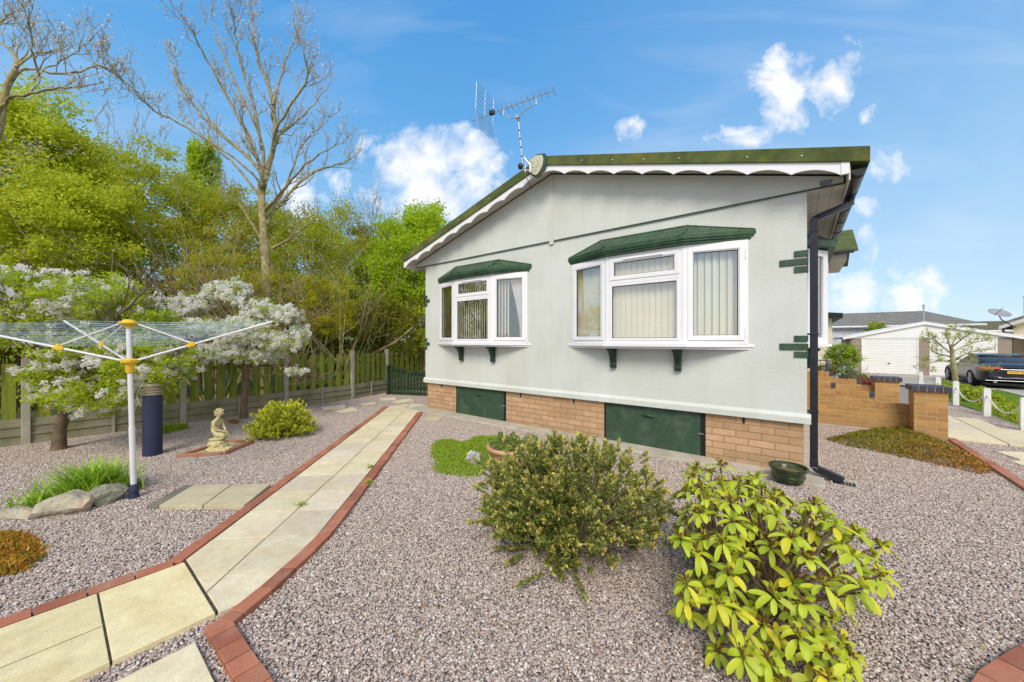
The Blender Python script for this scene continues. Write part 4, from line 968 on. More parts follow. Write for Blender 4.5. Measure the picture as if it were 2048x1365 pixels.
m = MB(); blob(m, fpw(.0, 0, .135), (.135, .12, .085), 3, .18, 9); blob(m, fpw(.03, 0, .045), (.21, .17, .085), 4, .2, 8); m.build('base', MT['statue'], st, smooth=True)
st.scale = (.86, .86, .86)
# terracotta coloured tray round it
MT['tray'] = M('red_clay_tray', (.42, .19, .12), .85, .15, 9, bump=.3, bscale=50, dist=.003, stain=((.30, .22, .14), 7, .5, .75))
tr = thing('edging_frame', 'brick red kerb frame lying on gravel round the statue', 'kerb frame', tuple(g(430, 905)))
P_ = [g(352, 918), g(451, 912), g(508, 888), g(455, 886)]
P_ = [Vector(p[:2]) for p in P_]
for i in range(4):
    a, b = P_[i], P_[(i+1) % 4]; d = (b-a).normalized(); n = Vector((-d.y, d.x)); m = MB(); m.obox(a, d, n, .002, (b-a).length-.05, 0, .05, -.01, .055)
    m.build('kerb_stone', MT['tray'], tr, bevel=.006)
m = MB(); m.prism([tuple(p) for p in shrink([tuple(p) for p in ccw([tuple(p) for p in P_])], .05)], 'z', -.01, .018); m.build('bed', M('sand_bed', (.55, .46, .28), .95, .1, 20), tr)

# ------------------------------------------------------------------ TV aerial
ae = thing('tv_aerial', 'silver rooftop television aerial with grid reflector on a banded pole at the apex', 'aerial', tuple(at(1045, 335, 6.02)))
m = MB(); mb_, mt_ = at(1046, 340, 6.02), at(1036, 234, 6.0); m.tube([mb_, mt_], .012, 10); mast = m.build('mast', MT['alu'], ae, smooth=True)
m = MB()
for f in (.08, .25, .42, .58, .74, .92): q = mb_.lerp(mt_, f); m.tube([q-Vector((0, 0, .012)), q+Vector((0, 0, .012))], .014, 8)
m.split('tape_band', MT['black'], mast)
m = MB(); q = at(1050, 328, 6.0); blob(m, at(1041, 333, 5.98), (.045, .04, .055), 5, .1, 6, 2); m.build('clamp_cap', MT['black'], ae, smooth=True)
m = MB(); m.tube([at(1048, 315, 6), at(1060, 330, 5.98), at(1060, 345, 5.97)], .010, 6); m.tube([at(1050, 345, 5.97), at(1052, 318, 6), at(1064, 325, 5.96)], .010, 6); m.tube([at(1044, 340, 5.98), at(1066, 342, 5.97)], .012, 6)
m.build('bracket', MT['alu'], ae)
b0, b1 = cw(-.713, 6.48, 5.5), cw(.656, 5.68, 5.5); bd = (b1-b0).normalized(); bs = Vector((-bd.y, bd.x, 0))
m = MB(); m.tube([b0, b1], .0085, 8); m.build('boom', MT['alu'], ae, smooth=True)
m = MB()
for i in range(11):
    q = b0.lerp(b1, .36+.64*(i/10)**1.15*.995)
    for s_ in (-1, 1):
        for (dz_, dx_) in ((.045, .10), (-.045, .10)): m.tube([q, q+bs*s_*dx_*.75+Vector((0, 0, dz_))], .005, 5)
m.split('director', MT['alu'], ae)
m = MB(); q = b0.lerp(b1, .27); m.obox(q, bd, bs, -.05, .05, -.03, .03, q.z-.02, q.z+.05); m.build('dipole_box', MT['black'], ae, bevel=.01)
for sz in (1, -1):
    m = MB(); o_ = b0.lerp(b1, .17); e_ = o_ - bd*.20*.9 + Vector((0, 0, sz*.40))
    if sz < 0: e_ = o_ + bd*.06 + Vector((0, 0, -.36))
    else: e_ = o_ + bd*.02 + Vector((0, 0, .44))
    for s_ in (-.26, 0, .26): m.tube([o_+bs*s_, e_+bs*s_], .0055, 5)
    for k in range(6): q = o_.lerp(e_, (k+.6)/6); m.tube([q-bs*.27, q+bs*.27], .0045, 5)
    m.build('reflector_grid', MT['alu'], ae)
m = MB(); pts = [at(980+0, 0, 1)]*0
A_, B_ = b0.lerp(b1, .42), b0.lerp(b1, .80); C_ = mt_
m.tube([A_, A_-Vector((0, 0, .10)), A_.lerp(C_, .45)-Vector((0, 0, .10)), C_, C_.lerp(B_, .5)-Vector((0, 0, .03)), B_-Vector((0, 0, .12))+bd*.01, B_], .008, 8); m.box(C_.x-.03, C_.x+.03, C_.y-.03, C_.y+.03, C_.z-.03, C_.z+.02); m.build('cradle', MT['alu'], ae, smooth=False)
m = MB(); m.tube([at(1046, 340, 5.98), at(1051, 352, 5.93), at(1058, 366, 5.93), at(1063, 379, 6.2)], .006, 6); m.build('cable', MT['black'], ae, smooth=True)
# ================================================================== RIGHT HAND SIDE: garden walls, posts, garages, car, bungalows
def pier(c0, c1, ybot, h, lab):
    x0, x1, y0, y1 = c0, c1, ybot, ybot+.37
    t = thing('wall_pier', lab, 'brick pier', ((x0+x1)/2, (y0+y1)/2, 0), 0, 'brick piers'); m = MB(); m.box(x0, x1, y0, y1, -.05, h-.075); m.build('brickwork', MT['gbrick'], t, bevel=.003)
    m = MB(); m.box(x0-.028, x1+.028, y0-.028, y1+.028, h-.0745, h+.005); m.build('mortar_core', MT['mortar'], t)
    e = .035; n = 5
    for i in range(n):
        a, b = x0-e+(x1-x0+2*e)*i/n+.004, x0-e+(x1-x0+2*e)*(i+1)/n-.004; m = MB(); m.box(a, b, y0-e, y1+e, h-.072, h+.012); m.build('coping_brick', MT['ebrick'], t, bevel=.004)
    return t
def steps(name, lab, y0, y1, runs, darks, base=True):
    t = thing(name, lab, 'brick wall', (runs[0][0], y0, 0)); m = MB()
    for (a, b, h) in runs: m.box(a, b, y0, y1, -.05, h-.095)
    m.build('brickwork', MT['gbrick'], t)
    sd_ = MB()
    for (a, b, h) in runs:
        n = max(1, round((b-a)/.083)); w_ = (b-a)/n
        for i in range(n): sd_.box(a+w_*i+.003, a+w_*(i+1)-.003, y0+.001, y1-.001, h-.094, h)
    sd_.build('soldier_course', M('soldier_brick', (.50, .27, .09), .85, .2, 12, bump=.4, bscale=50, dist=.003), t, bevel=.003)
    md = MB()
    for (a, b, h) in runs: md.box(a+.001, b-.001, y0+.004, y1-.004, h-.0945, h-.004)
    md.build('mortar', MT['mortar'], t)
    for (x, h) in darks: m = MB(); m.box(x-.034, x+.034, y0-.003, y1+.003, h-.093, h+.002); m.build('dark_brick', MT['ebrick'], t, bevel=.003)
    if base: m = MB(); m.box(runs[0][0], runs[-1][1]-.02, y0-.08, y0-.001, -.05, .018); m.build('footing', MT['concrete'], t)
    return t
steps('garden_wall', 'front stepped orange brick garden wall running from bungalow to the near pier', 3.68, 3.79, [(.02, .47, .79), (.47, 1.0, .66), (1.0, 1.405, .50)], [(.44, .79), (.96, .66)])
pier(1.405, 1.775, 3.33, .84, 'near orange brick pier capped in dark bricks at the end of the front wall')
steps('garden_wall', 'rear stepped orange brick garden wall behind the front one, ending at the far pier', 5.68, 5.79, [(.02, .55, .87), (.55, 1.02, .72), (1.02, 1.25, .60)], [(.52, .87), (.98, .72)], False)
pier(1.22, 1.59, 5.55, .80, 'far orange brick pier capped in dark bricks at the end of the rear wall')
# white posts and rope-like chains
MT['wpost'] = M('painted_post', (.80, .80, .78), .6, .08, 12, stain=((.5, .5, .45), 12, .62, .8))
PS = [(3.05, 5.2), (3.06, 6.85), (3.0, 8.5), (2.96, 9.75), (3.06, 12.1)]
plab = ['white wooden chain post cut by the right edge of view', 'white chain post with a dark knot, second from the right edge', 'white chain post in front of the yellow green hedge', 'white chain post whose top shows above the near pier on its right', 'white chain post whose top shows above the near pier on its left']
for (p, lb) in zip(PS, plab):
    m = MB(); z = tz(*p); m.box(p[0]-.05, p[0]+.05, p[1]-.035, p[1]+.035, z-.05, z+.56); m.prism([(p[0]-.05, z+.5601), (p[0]+.05, z+.5601), (p[0]+.03, z+.585), (p[0]-.03, z+.585)], 'y', p[1]-.035, p[1]+.035)
    tag(m.build('chain_post', MT['wpost'], bevel=.005), lb, 'post', 'white posts with chains')
clab = ['white sagging chain at the right edge between the two nearest posts', 'white sagging chain in front of the hedge', 'short white chain hanging behind the near pier on its right', 'short white chain hanging behind the near pier on its left']
for i in range(4):
    a, b = Vector((*PS[i], tz(*PS[i])+.47)), Vector((*PS[i+1], tz(*PS[i+1])+.47)); L_ = (b-a).length; n = int(L_*1.12/.034); m = MB()
    a += (b-a).normalized()*.04
    if i == 3: b = a.lerp(b, .97)
    pts = [a.lerp(b, k/n)+Vector((0, 0, -.27*4*(k/n)*(1-k/n)*L_/1.65)) for k in range(n+1)]
    for k in range(n):
        p, q = pts[k], pts[k+1]; dd = (q-p).normalized(); sd_ = dd.cross(Vector((0, 0, 1))).normalized() if k % 2 else Vector((0, 0, 1)); ex = dd*.008
        m.tube([p-ex+sd_*.009, q+ex+sd_*.009], .0052, 5); m.tube([p-ex-sd_*.009, q+ex-sd_*.009], .0052, 5)
    tag(m.build('chain', MT['wpost']), clab[i], 'chain', 'white chains between posts')

# double garage
MT['gdoor'] = M('white_door', (.80, .80, .79), .45, .03, 2)
MT['pebble'] = M('pebbledash', (.38, .31, .26), .95, .2, 60, bump=.6, bscale=90, dist=.01, col2=(.22, .17, .14))
MT['wroof'] = M('white_sheet_roof', (.76, .77, .78), .5, .04, 2)
def garage(X0, Y0, z, lab, doors, W_, ridge, eave, depth=6):
    t = thing('garage', lab, 'garage', (X0, Y0, z))
    pw = .42
    xs = [0]
    m = MB()
    for (a, b) in doors: pass
    edges = [0] + [v for ab in doors for v in ab] + [W_]
    for i in range(0, len(edges), 2): m.box(X0+edges[i], X0+edges[i+1], Y0, Y0+.12, z-.05, z+2.02)
    m.split('wall_panel', MT['pebble'], t)
    m = MB(); m.box(X0, X0+.1, Y0+.121, Y0+depth, z-.05, z+2.05); m.box(X0+W_-.1, X0+W_, Y0+.121, Y0+depth, z-.05, z+2.05); m.box(X0+.1, X0+W_-.1, Y0+depth-.1, Y0+depth, z-.05, z+2.05); m.split('side_wall', MT['pebble'], t)
    for (a, b) in doors:
        m = MB(); n = 14; h = 2.0
        for i in range(n): z0 = z+.02+i*(h-.02)/n; m.prism([(Y0+.03, z0+.004), (Y0+.022, z0+.012), (Y0+.022, z0+(h-.02)/n-.010), (Y0+.03, z0+(h-.02)/n-.002), (Y0+.06, z0+(h-.02)/n-.002), (Y0+.06, z0+.004)], 'x', X0+a+.05, X0+b-.05)
        d_ = m.build('garage_door', MT['gdoor'], t)
        m = MB(); m.box(X0+a, X0+a+.05, Y0-.004, Y0+.08, z, z+h+.05); m.box(X0+b-.05, X0+b, Y0-.004, Y0+.08, z, z+h+.05); m.box(X0+a+.05, X0+b-.05, Y0-.004, Y0+.08, z+h, z+h+.05); m.box(X0+a+.05, X0+b-.05, Y0+.062, Y0+.07, z, z+h); m.build('door_frame', MT['gdoor'], d_)
        m = MB(); m.lathe((0, 0, 0), [(.001, 0), (.002, .001)], 3) if False else m.tube([((X0+(a+b)/2), Y0+.024, z+.62), ((X0+(a+b)/2), Y0-.03, z+.62)], .03, 10); m.tube([((X0+(a+b)/2)-.05, Y0-.03, z+.62), ((X0+(a+b)/2)+.05, Y0-.03, z+.62)], .014, 6); m.build('handle', MT['dark'], d_)
    xm = X0+W_/2
    m = MB(); m.prism([(X0-.05, z+2.051), (X0+W_+.05, z+2.051), (X0+W_+.05, z+eave-.12), (xm, z+ridge-.12), (X0-.05, z+eave-.12)], 'y', Y0-.02, Y0+.10); m.build('gable', MT['gdoor'], t)
    m = MB(); e = .32; sl = (ridge-eave)/(W_/2+.05); ze = z+eave-e*sl
    m.prism([(X0-.05-e, ze), (xm, z+ridge), (X0+W_+.05+e, ze), (X0+W_+.05+e, ze-.14), (xm, z+ridge-.14), (X0-.05-e, ze-.14)], 'y', Y0-.12, Y0-.03)
    m.build('barge_board', MT['gdoor'], t)
    m = MB(); m.prism([(X0-.05-e, ze+.03), (xm, z+ridge+.03), (X0+W_+.05+e, ze+.03), (X0+W_+.05+e, ze), (xm, z+ridge), (X0-.05-e, ze)], 'y', Y0-.13, Y0+depth+.1); m.build('roof', MT['wroof'], t)
    m = MB(); m.tube([(X0-.42, Y0-.1, ze-.06), (X0-.42, Y0+depth, ze-.06)], .05, 8); m.build('gutter', MT['black'], t)
    return t
# place the front by where its door line meets the forecourt
GY = g(1720, 746.5, -.3); GX = g(1704, 747, -.3).x; GYY = GY.y
garage(GX, GYY, -.3, 'double prefab garage with white ribbed doors, pebbledash piers and low white gable', [(.45, 2.72), (3.12, 5.40)], 5.85, 2.92, 2.18)
garage(GX+7.2, GYY+1.5, -.3, 'second white roofed garage half hidden behind the double garage and cream bungalow', [(.45, 2.7), (3.1, 5.3)], 6.2, 2.78, 2.2)
m = MB(); c = at(1841, 652, 24.0); c.z = 2.6; xm = GX+2.92; m.lathe((xm, GYY+.1, 2.62), [(.03, 0), (.03, .75), (.045, .76), (.045, .95), (.02, .96)], 10); m.lathe((xm, GYY+.1, 2.60), [(.12, 0), (.05, .06)], 10)
tag(m.build('flue_pipe', MT['alu'], smooth=True), 'thin flue pipe standing at the garage roof peak', 'flue')

# bungalows behind
MT['tile'] = None
def tiles(name, c1, c2):
    m = M_brick(name, c1, c2, tuple(.45*q for q in c1), .30, .17, .018, bump=.8, rockb=.2); return m
MT['tile_grey'] = tiles('grey_tiles', (.24, .23, .21), (.19, .18, .165)); MT['tile_olive'] = tiles('olive_tiles', (.17, .15, .08), (.13, .12, .065))
MT['wallblue'] = M('pale_render', (.60, .60, .64), .9, .04, 2, bump=.2, bscale=40); MT['wallcream'] = M('cream_render', (.72, .63, .40), .9, .05, 2, bump=.2, bscale=40)
MT['wallyel'] = M('cream_wall', (.70, .64, .48), .9, .05, 2, bump=.2, bscale=40)
MT['winglass'] = M('dark_glazing', (.10, .12, .14), .12, .2, 2, spec=.8)
def win(t, x0, x1, y, z0, z1, mull=1, sgn=-1):
    f = MB(); w_ = .06; yy = (y-.03, y+.02)
    f.box(x0, x0+w_, *yy, z0, z1); f.box(x1-w_, x1, *yy, z0, z1); f.box(x0+w_, x1-w_, *yy, z0, z0+w_); f.box(x0+w_, x1-w_, *yy, z1-w_, z1)
    for i in range(1, mull+1): xx = x0+(x1-x0)*i/(mull+1); f.box(xx-w_/2, xx+w_/2, *yy, z0+w_, z1-w_)
    f.box(x0+w_, x1-w_, y-.02, y+.02, z0+(z1-z0)*.66, z0+(z1-z0)*.66+.05)
    w = f.build('window', MT['white'], t); p = MB(); p.box(x0+w_, x1-w_, y-.01, y+.01, z0+w_, z1-w_); p.build('pane', MT['winglass'], w); return w
def long_house(X0, X1, Y0, Y1, z, wall, roofm, lab, eave=2.75, rid=3.75, hip=(0, 1.2), wins=(), trim=None):
    t = thing('bungalow', lab, 'bungalow', ((X0+X1)/2, Y0, z)); m = MB(); m.box(X0, X1, Y0, Y1, z-.1, z+eave); m.build('wall', wall, t)
    m = MB(); ov = .3; ym = (Y0+Y1)/2; a, b, c_, d_ = X0-ov, X1+ov, Y0-ov, Y1+ov
    m.add([(a, c_, z+eave), (b, c_, z+eave), (b, d_, z+eave), (a, d_, z+eave), (a+hip[0]+.01, ym, z+rid), (b-hip[1]-.01, ym, z+rid)], [(0,3,2,1),(0,1,5,4),(1,2,5),(2,3,4,5),(3,0,4)])
    r = m.build('roof', roofm, t)
    m = MB(); m.box(a, b, c_-.03, c_-.002, z+eave-.16, z+eave+.02); m.box(a, b, c_-.11, c_-.031, z+eave-.09, z+eave-.005); m.build('fascia', trim or MT['white'], t)
    for (x0, x1, z0, z1) in wins: win(t, x0, x1, Y0, z+z0, z+z1)
    return t
# grey roofed white bungalow
p0 = at(1660, 650, 31); p1 = at(1808, 650, 29)
hx0, hy = p0.x, p0.y
lh = long_house(hx0, hx0+8.0, hy, hy+6, -.3, MT['wallblue'], MT['tile_grey'], 'white bungalow with grey tiled hipped roof behind the garage', eave=3.1, rid=4.35, hip=(.0, 2.4), wins=[(1.75+hx0, 2.75+hx0, 1.35, 2.5), (5.6+hx0, 6.6+hx0, 1.35, 2.5)])
m = MB(); m.box(hx0-.2, hx0+8.1, hy-.02, hy-.002, -.35, .35); m.build('plinth', MT['dark'], lh)
# olive roofed one further right
p0 = at(1812, 668, 33)
long_house(p0.x, p0.x+11, p0.y, p0.y+6, -.3, MT['wallyel'], MT['tile_olive'], 'long bungalow whose olive roof shows low above the white garages', eave=2.75, rid=3.62, hip=(.0, .6))
# near cream neighbour behind our bungalow
t = thing('bungalow', 'cream clad bungalow end with dark roof edge just behind the porch of the grey bungalow', 'bungalow', (1.0, 16, -.3))
m = MB(); m.box(-6, 1.12, 16, 24, -.35, 2.55); m.build('wall', MT['wallyel'], t)
m = MB(); m.prism([(-6, 3.6), (1.45, 2.78), (1.45, 2.58), (-6, 3.4)], 'y', 15.6, 24.3); m.build('roof', MT['dark'], t)
m = MB(); m.prism([(-6, 2.5), (-6, 3.39), (1.1, 2.6), (1.1, 2.5)], 'y', 15.99, 16.2); m.build('gable', MT['wallyel'], t)
m = MB()
for i in range(9): m.box(-.9+i*.22, -.885+i*.22, 13.99, 14.0, .1, .78)
m.box(-1.0, .95, 13.985, 14.005, .78, .82); m.box(-1.0, .95, 13.985, 14.005, .06, .1); 
for x in (-.98, .93): m.box(x, x+.04, 13.98, 14.02, -.3, .84)
tag(m.build('railing', MT['dark']), 'black metal railing in front of the cream clad bungalow end', 'railing')
# cream bungalow, right edge
c = at(2026, 690, 20); t = thing('bungalow', 'cream bungalow with brown verge and dark downpipe at the right edge', 'bungalow', (c.x, c.y, -.3)); X0, Y0 = c.x, c.y
m = MB(); m.box(X0, X0+6.5, Y0, Y0+9, -.35, 2.62); m.build('wall', MT['wallcream'], t)
m = MB(); m.prism([(X0, 2.621), (X0+6.5, 2.621), (X0+3.25, 4.1)], 'y', Y0+.001, Y0+.15); m.build('gable', MT['wallcream'], t)
m = MB(); m.prism([(X0-.45, 2.56), (X0+3.25, 4.35), (X0+6.95, 2.56), (X0+6.95, 2.42), (X0+3.25, 4.19), (X0-.45, 2.42)], 'y', Y0-.4, Y0+9.2); m.build('roof', MT['tile_grey'], t)
m = MB(); m.prism([(X0-.44, 2.41), (X0+3.25, 4.18), (X0+6.94, 2.41), (X0+6.94, 2.22), (X0+3.25, 3.99), (X0-.44, 2.22)], 'y', Y0-.42, Y0-.36); m.prism([(X0-.40, 2.38), (X0+3.25, 4.12), (X0+3.25, 4.08), (X0-.40, 2.34)], 'y', Y0-.359, Y0+.0); m.build('barge_board', MT['cream_trim'], t)
m = MB(); m.tube([(X0-.32, Y0-.2, 2.30), (X0-.30, Y0-.15, 2.1), (X0-.08, Y0-.06, 1.9), (X0-.06, Y0-.06, -.3)], .05, 8); m.tube([(X0-.40, Y0-.3, 2.34), (X0-.40, Y0+9, 2.34)], .06, 8); m.build('downpipe', M('brown_pvc', (.08, .03, .035), .5), t)
for (z0, z1, k) in ((.95, 2.05, 2),): win(t, X0+.75, X0+2.4, Y0, z0, z1, k)
t.rotation_euler.z = R(-20)
# satellite dish on it
d_ = thing('satellite_dish', 'grey satellite dish mounted on the corner of the cream bungalow', 'satellite dish', tuple(at(2001, 630, 19.6)))
m = MB(); q = at(1997, 629, 19.4); ax_ = Vector((.25, -.5, .83)).normalized(); a1 = ax_.orthogonal().normalized(); a2 = ax_.cross(a1); k = len(m.V); ring_ = 24
V = []; 
for i in range(6):
    r = .42*i/5
    for j in range(ring_): a = 2*math.pi*j/ring_; V.append(tuple(q+a1*(r*math.cos(a)+.0001)+a2*r*math.sin(a)+ax_*(r*r*.5)))
m.add(V, [(i*ring_+j, i*ring_+(j+1) % ring_, (i+1)*ring_+(j+1) % ring_, (i+1)*ring_+j) for i in range(5) for j in range(ring_)])
o = m.build('dish', M('dish_grey', (.30, .30, .33), .6), d_, smooth=True); so = o.modifiers.new('s', 'SOLIDIFY'); so.thickness = .02
m = MB(); m.tube([q-ax_*.02, at(2003, 640, 19.6), Vector((X0-.02, Y0-.38, 2.30))], .025, 6); m.tube([q-a1*.3, q+ax_*.4], .012, 6); m.build('mount_arm', MT['dark'], d_)
# chimney stack scrap above it
m = MB(); q = at(2047, 600, 23); m.lathe((q.x+.1, q.y, 3.3), [(.10, 0), (.10, 1.05), (.14, 1.06), (.14, 1.12)], 10); tag(m.build('flue_pipe', MT['alu'], smooth=True), 'pale flue standing on the cream bungalow roof at the right edge', 'flue')

# ------------------------------------------------------------------ the car
MT['paint'] = bpy.data.materials.new('car_paint'); MT['paint'].use_nodes = True; _b = MT['paint'].node_tree.nodes['Principled BSDF']
S(_b, 'Base Color', (.006, .007, .014, 1)); S(_b, 'Roughness', .3); S(_b, 'Metallic', .2); S(_b, 'Coat Weight', .4); S(_b, 'Coat Roughness', .04)
MT['tyre'] = M('tyre', (.02, .02, .022), .85); MT['carglass'] = M('car_glass', (.035, .035, .04), .25, .02, 3, spec=.3)
MT['redlamp'] = M('tail_lamp', (.62, .01, .02), .3, .1, 10, spec=.8); MT['chrome'] = M('chrome', (.45, .45, .47), .3, .02, 3, metal=1)
MT['plate'] = M('rear_plate', (.80, .55, .03), .5, .05, 9)
CX_, CY_ = 6.55, 18.6
car = thing('parked_car', 'black saloon car parked in front of the garages', 'car', (CX_, CY_, -.296))
# stations along the length (local y from the rear), half width, sill, belt
def car_body():
    m = MB(); prof = []
    # y, half width, bottom z, belt z, deck z
    st_ = [(-1.08, .70, .42, .78, .86), (-1.0, .84, .28, .86, .97), (-.7, .90, .24, .90, 1.04), (-.3, .92, .22, .90, 1.06), (.3, .925, .20, .89, 1.02), (1.0, .925, .20, .87, .99), (1.9, .92, .20, .85, .97), (2.4, .915, .20, .83, .97), (2.9, .91, .22, .80, .93), (3.4, .88, .24, .74, .85), (3.75, .80, .28, .66, .74), (3.88, .62, .36, .56, .60)]
    n = 16; k = len(m.V)
    for (y, hw, zb_, zl, zd) in st_:
        ring_ = [(-hw*.80, zb_), (-hw*.96, zb_+.05), (-hw, zb_+.22), (-hw*1.0, zl-.10), (-hw*.965, zl), (-hw*.86, zd-.02), (-hw*.6, zd+.015), (-hw*.2, zd+.03)]
        ring_ = ring_ + [(-x, z) for x, z in ring_[::-1]]
        for (x, z) in ring_: m.V.append((x, y, z))
    for i in range(len(st_)-1):
        for j in range(n): a, b = k+i*n+j, k+i*n+(j+1) % n; m.F.append([a, a+n, b+n, b][::-1])
    m.F.append([k+j for j in range(n)]); m.F.append([k+(len(st_)-1)*n+j for j in range(n)][::-1]); m.mark(); return m
bm_ = car_body(); V_ = [(x, y, z) for x, y, z in bm_.V]
body = mesh_obj('body', V_, bm_.F, MT['paint'], car, True); sb = body.modifiers.new('s', 'SUBSURF'); sb.levels = sb.render_levels = 2
# greenhouse
def loft(st_, mat, name, par, sub=1):
    V = []; F = []; n = len(st_[0])
    for r_ in st_: V += r_
    for i in range(len(st_)-1):
        for j in range(n): F.append([i*n+j, i*n+(j+1) % n, (i+1)*n+(j+1) % n, (i+1)*n+j])
    F.append(list(range(n))[::-1]); F.append([(len(st_)-1)*n+j for j in range(n)])
    o = mesh_obj(name, V, F, mat, par, True)
    if sub: q = o.modifiers.new('s', 'SUBSURF'); q.levels = q.render_levels = sub
    return o
def gh(y, hw, hw2, z0, z1): return [(-hw, y, z0), (-hw*.97, y, z0+.02), (-hw2, y, z1-.03), (-hw2*.8, y, z1), (0, y, z1+.015), (hw2*.8, y, z1), (hw2, y, z1-.03), (hw*.97, y, z0+.02), (hw, y, z0)]
loft([gh(-.55, .70, .66, .96, 1.00), gh(-.1, .78, .64, .93, 1.20), gh(.45, .80, .60, .90, 1.38), gh(1.1, .80, .60, .88, 1.43), gh(1.7, .80, .60, .87, 1.40), gh(2.2, .79, .62, .87, 1.22), gh(2.75, .74, .68, .88, .96)], MT['carglass'], 'windows', car)
loft([gh(.25, .62, .60, 1.30, 1.37), gh(.6, .63, .60, 1.34, 1.43), gh(1.1, .64, .60, 1.37, 1.455), gh(1.6, .63, .60, 1.36, 1.435), gh(1.85, .62, .60, 1.32, 1.375)], MT['paint'], 'roof', car)
for s_ in (-1, 1):
    m = MB(); m.tube([(s_*.735, -.35, 1.0), (s_*.68, .0, 1.22), (s_*.63, .4, 1.385), (s_*.635, 1.1, 1.43), (s_*.635, 1.7, 1.40), (s_*.68, 2.2, 1.22), (s_*.755, 2.75, .95)], .03, 8); m.build('window_pillar', MT['paint'], car, local=True, smooth=True)
    m = MB(); m.tube([(s_*.72, 1.12, .9), (s_*.62, 1.12, 1.42)], .028, 6); m.build('door_pillar', MT['dark'], car, local=True)
    m = MB(); m.tube([(s_*.86, -.2, .97), (s_*.87, 1.0, .94), (s_*.85, 2.3, .925)], .010, 6); m.build('chrome_strip', MT['chrome'], car, local=True)
    m = MB(); blob(m, (s_*.99, 2.15, 1.0), (.11, .07, .08), 2, .0, 1, 2); m.build('door_mirror', MT['paint'], car, local=True, smooth=True)
    m = MB(); V = [(-.02, -.995+.0, .0)]
    x0, x1 = (s_*.40, s_*.875)
    m.tube([(s_*.36, -1.075, .86), (s_*.60, -1.05, .86), (s_*.80, -.98, .855), (s_*.885, -.80, .86), (s_*.905, -.68, .875)], [.03, .06, .085, .07, .03], 10); m.build('tail_light', MT['redlamp'], car, local=True, smooth=True)
    m = MB(); m.tube([(s_*.55, -1.13, .30), (s_*.55, -1.0, .30)], .05, 12); m.build('exhaust_tip', MT['chrome'], car, local=True)
    for yw in (0.0, 2.90):
        wx = s_*.90
        m = MB(); V = []
        def wheel(m, prof, seg=28):
            k = len(m.V); m.mark()
            for (r, x) in prof:
                for j in range(seg): a = 2*math.pi*j/seg; m.V.append((wx+s_*x, yw+r*math.cos(a), .335+r*math.sin(a)))
            for i in range(len(prof)-1):
                for j in range(seg): a, b = k+i*seg+j, k+i*seg+(j+1) % seg; m.F.append([a, b, b+seg, a+seg])
        wheel(m, [(.24, .01), (.30, .035), (.33, .02), (.335, -.03), (.335, -.18), (.30, -.21), (.2, -.21)]); w_ = m.build('wheel', MT['tyre'], car, local=True, smooth=True)
        m = MB(); wheel(m, [(.245, .02), (.235, -.02), (.15, -.05), (.02, -.05)]); wheel(m, [(.245, .02), (.25, .0)])
        for k_ in range(5):
            a = 2*math.pi*k_/5
            for da in (-.12, .12): m.tube([(wx+s_*.012, yw+.05*math.cos(a), .335+.05*math.sin(a)), (wx+s_*.018, yw+.23*math.cos(a+da), .335+.23*math.sin(a+da))], .017, 6)
        m.tube([(wx+s_*.0, yw, .335), (wx+s_*.03, yw, .335)], .05, 10)
        m.build('rim', MT['alu'], w_, local=True)
        m = MB(); n_ = 20
        V = []
        for x_ in (wx+s_*.032, wx-s_*.12):
            for j in range(n_+1): a = -.05+(math.pi+.1)*j/n_; V.append((x_, yw+.385*math.cos(a), .33+.385*math.sin(a)))
        m.add(V, [(j, j+1, n_+2+j, n_+1+j) for j in range(n_)]); o_ = m.build('wheel_arch', MT['dark'], car, local=True)
        so = o_.modifiers.new('s', 'SOLIDIFY'); so.thickness = .05
m = MB(); m.box(-.42, .42, -1.13, -1.09, .80, .835); m.build('boot_strip', MT['chrome'], car, local=True, bevel=.008)
m = MB(); m.box(-.26, .26, -1.125, -1.10, .655, .765); pl = m.build('number_plate', MT['plate'], car, local=True, bevel=.004)
m = MB()
for i, x in enumerate((-.21, -.15, -.09, -.03, .06, .12, .18)): m.box(x, x+.008, -1.129, -1.1255, .68, .74); m.box(x+.03, x+.038, -1.129, -1.1255, .68, .74); m.box(x+.009, x+.029, -1.129, -1.1255, (.732, .706, .68)[i % 3], (.74, .714, .688)[i % 3])
m.build('plate_marks', MT['dark'], pl, local=True)
m = MB(); m.box(-.80, .80, -1.118, -1.07, .34, .36); m.build('bumper_strip', MT['chrome'], car, local=True, bevel=.006)
m = MB(); m.box(-.74, .74, -1.03, 3.75, .16, .24); m.build('underbody', MT['dark'], car, local=True)

car.scale = (1.0, 1.0, .93)
# ================================================================== PLANTS
def rhomb(C, D, W_, ln, wd, fold=0.0):
    """one leaf (4 corners) per row: C base, D direction, W_ side vector"""
    ln = np.broadcast_to(np.asarray(ln, float).reshape(-1, 1), (len(C), 1)); wd = np.broadcast_to(np.asarray(wd, float).reshape(-1, 1), (len(C), 1))
    N = np.cross(D, W_)
    V = np.stack([C, C + D*ln*.5 + W_*wd*.5 + N*wd*fold, C + D*ln, C + D*ln*.5 - W_*wd*.5 + N*wd*fold], 1)
    F = np.arange(len(C)*4).reshape(-1, 4); return V.reshape(-1, 3), F
def unit(a): return a/np.maximum(np.linalg.norm(a, axis=1, keepdims=True), 1e-9)
def rand_leaves(C, ln, r, up=.25, wd=.55, fold=.15):
    n = len(C); D = unit(r.normal(size=(n, 3))+np.array([0, 0, -.15])); A = unit(r.normal(size=(n, 3))+np.array([0, 0, up*2])); W_ = unit(np.cross(D, A)); l = ln*r.uniform(.65, 1.25, n)
    return rhomb(C, D, W_, l, l*wd, fold)
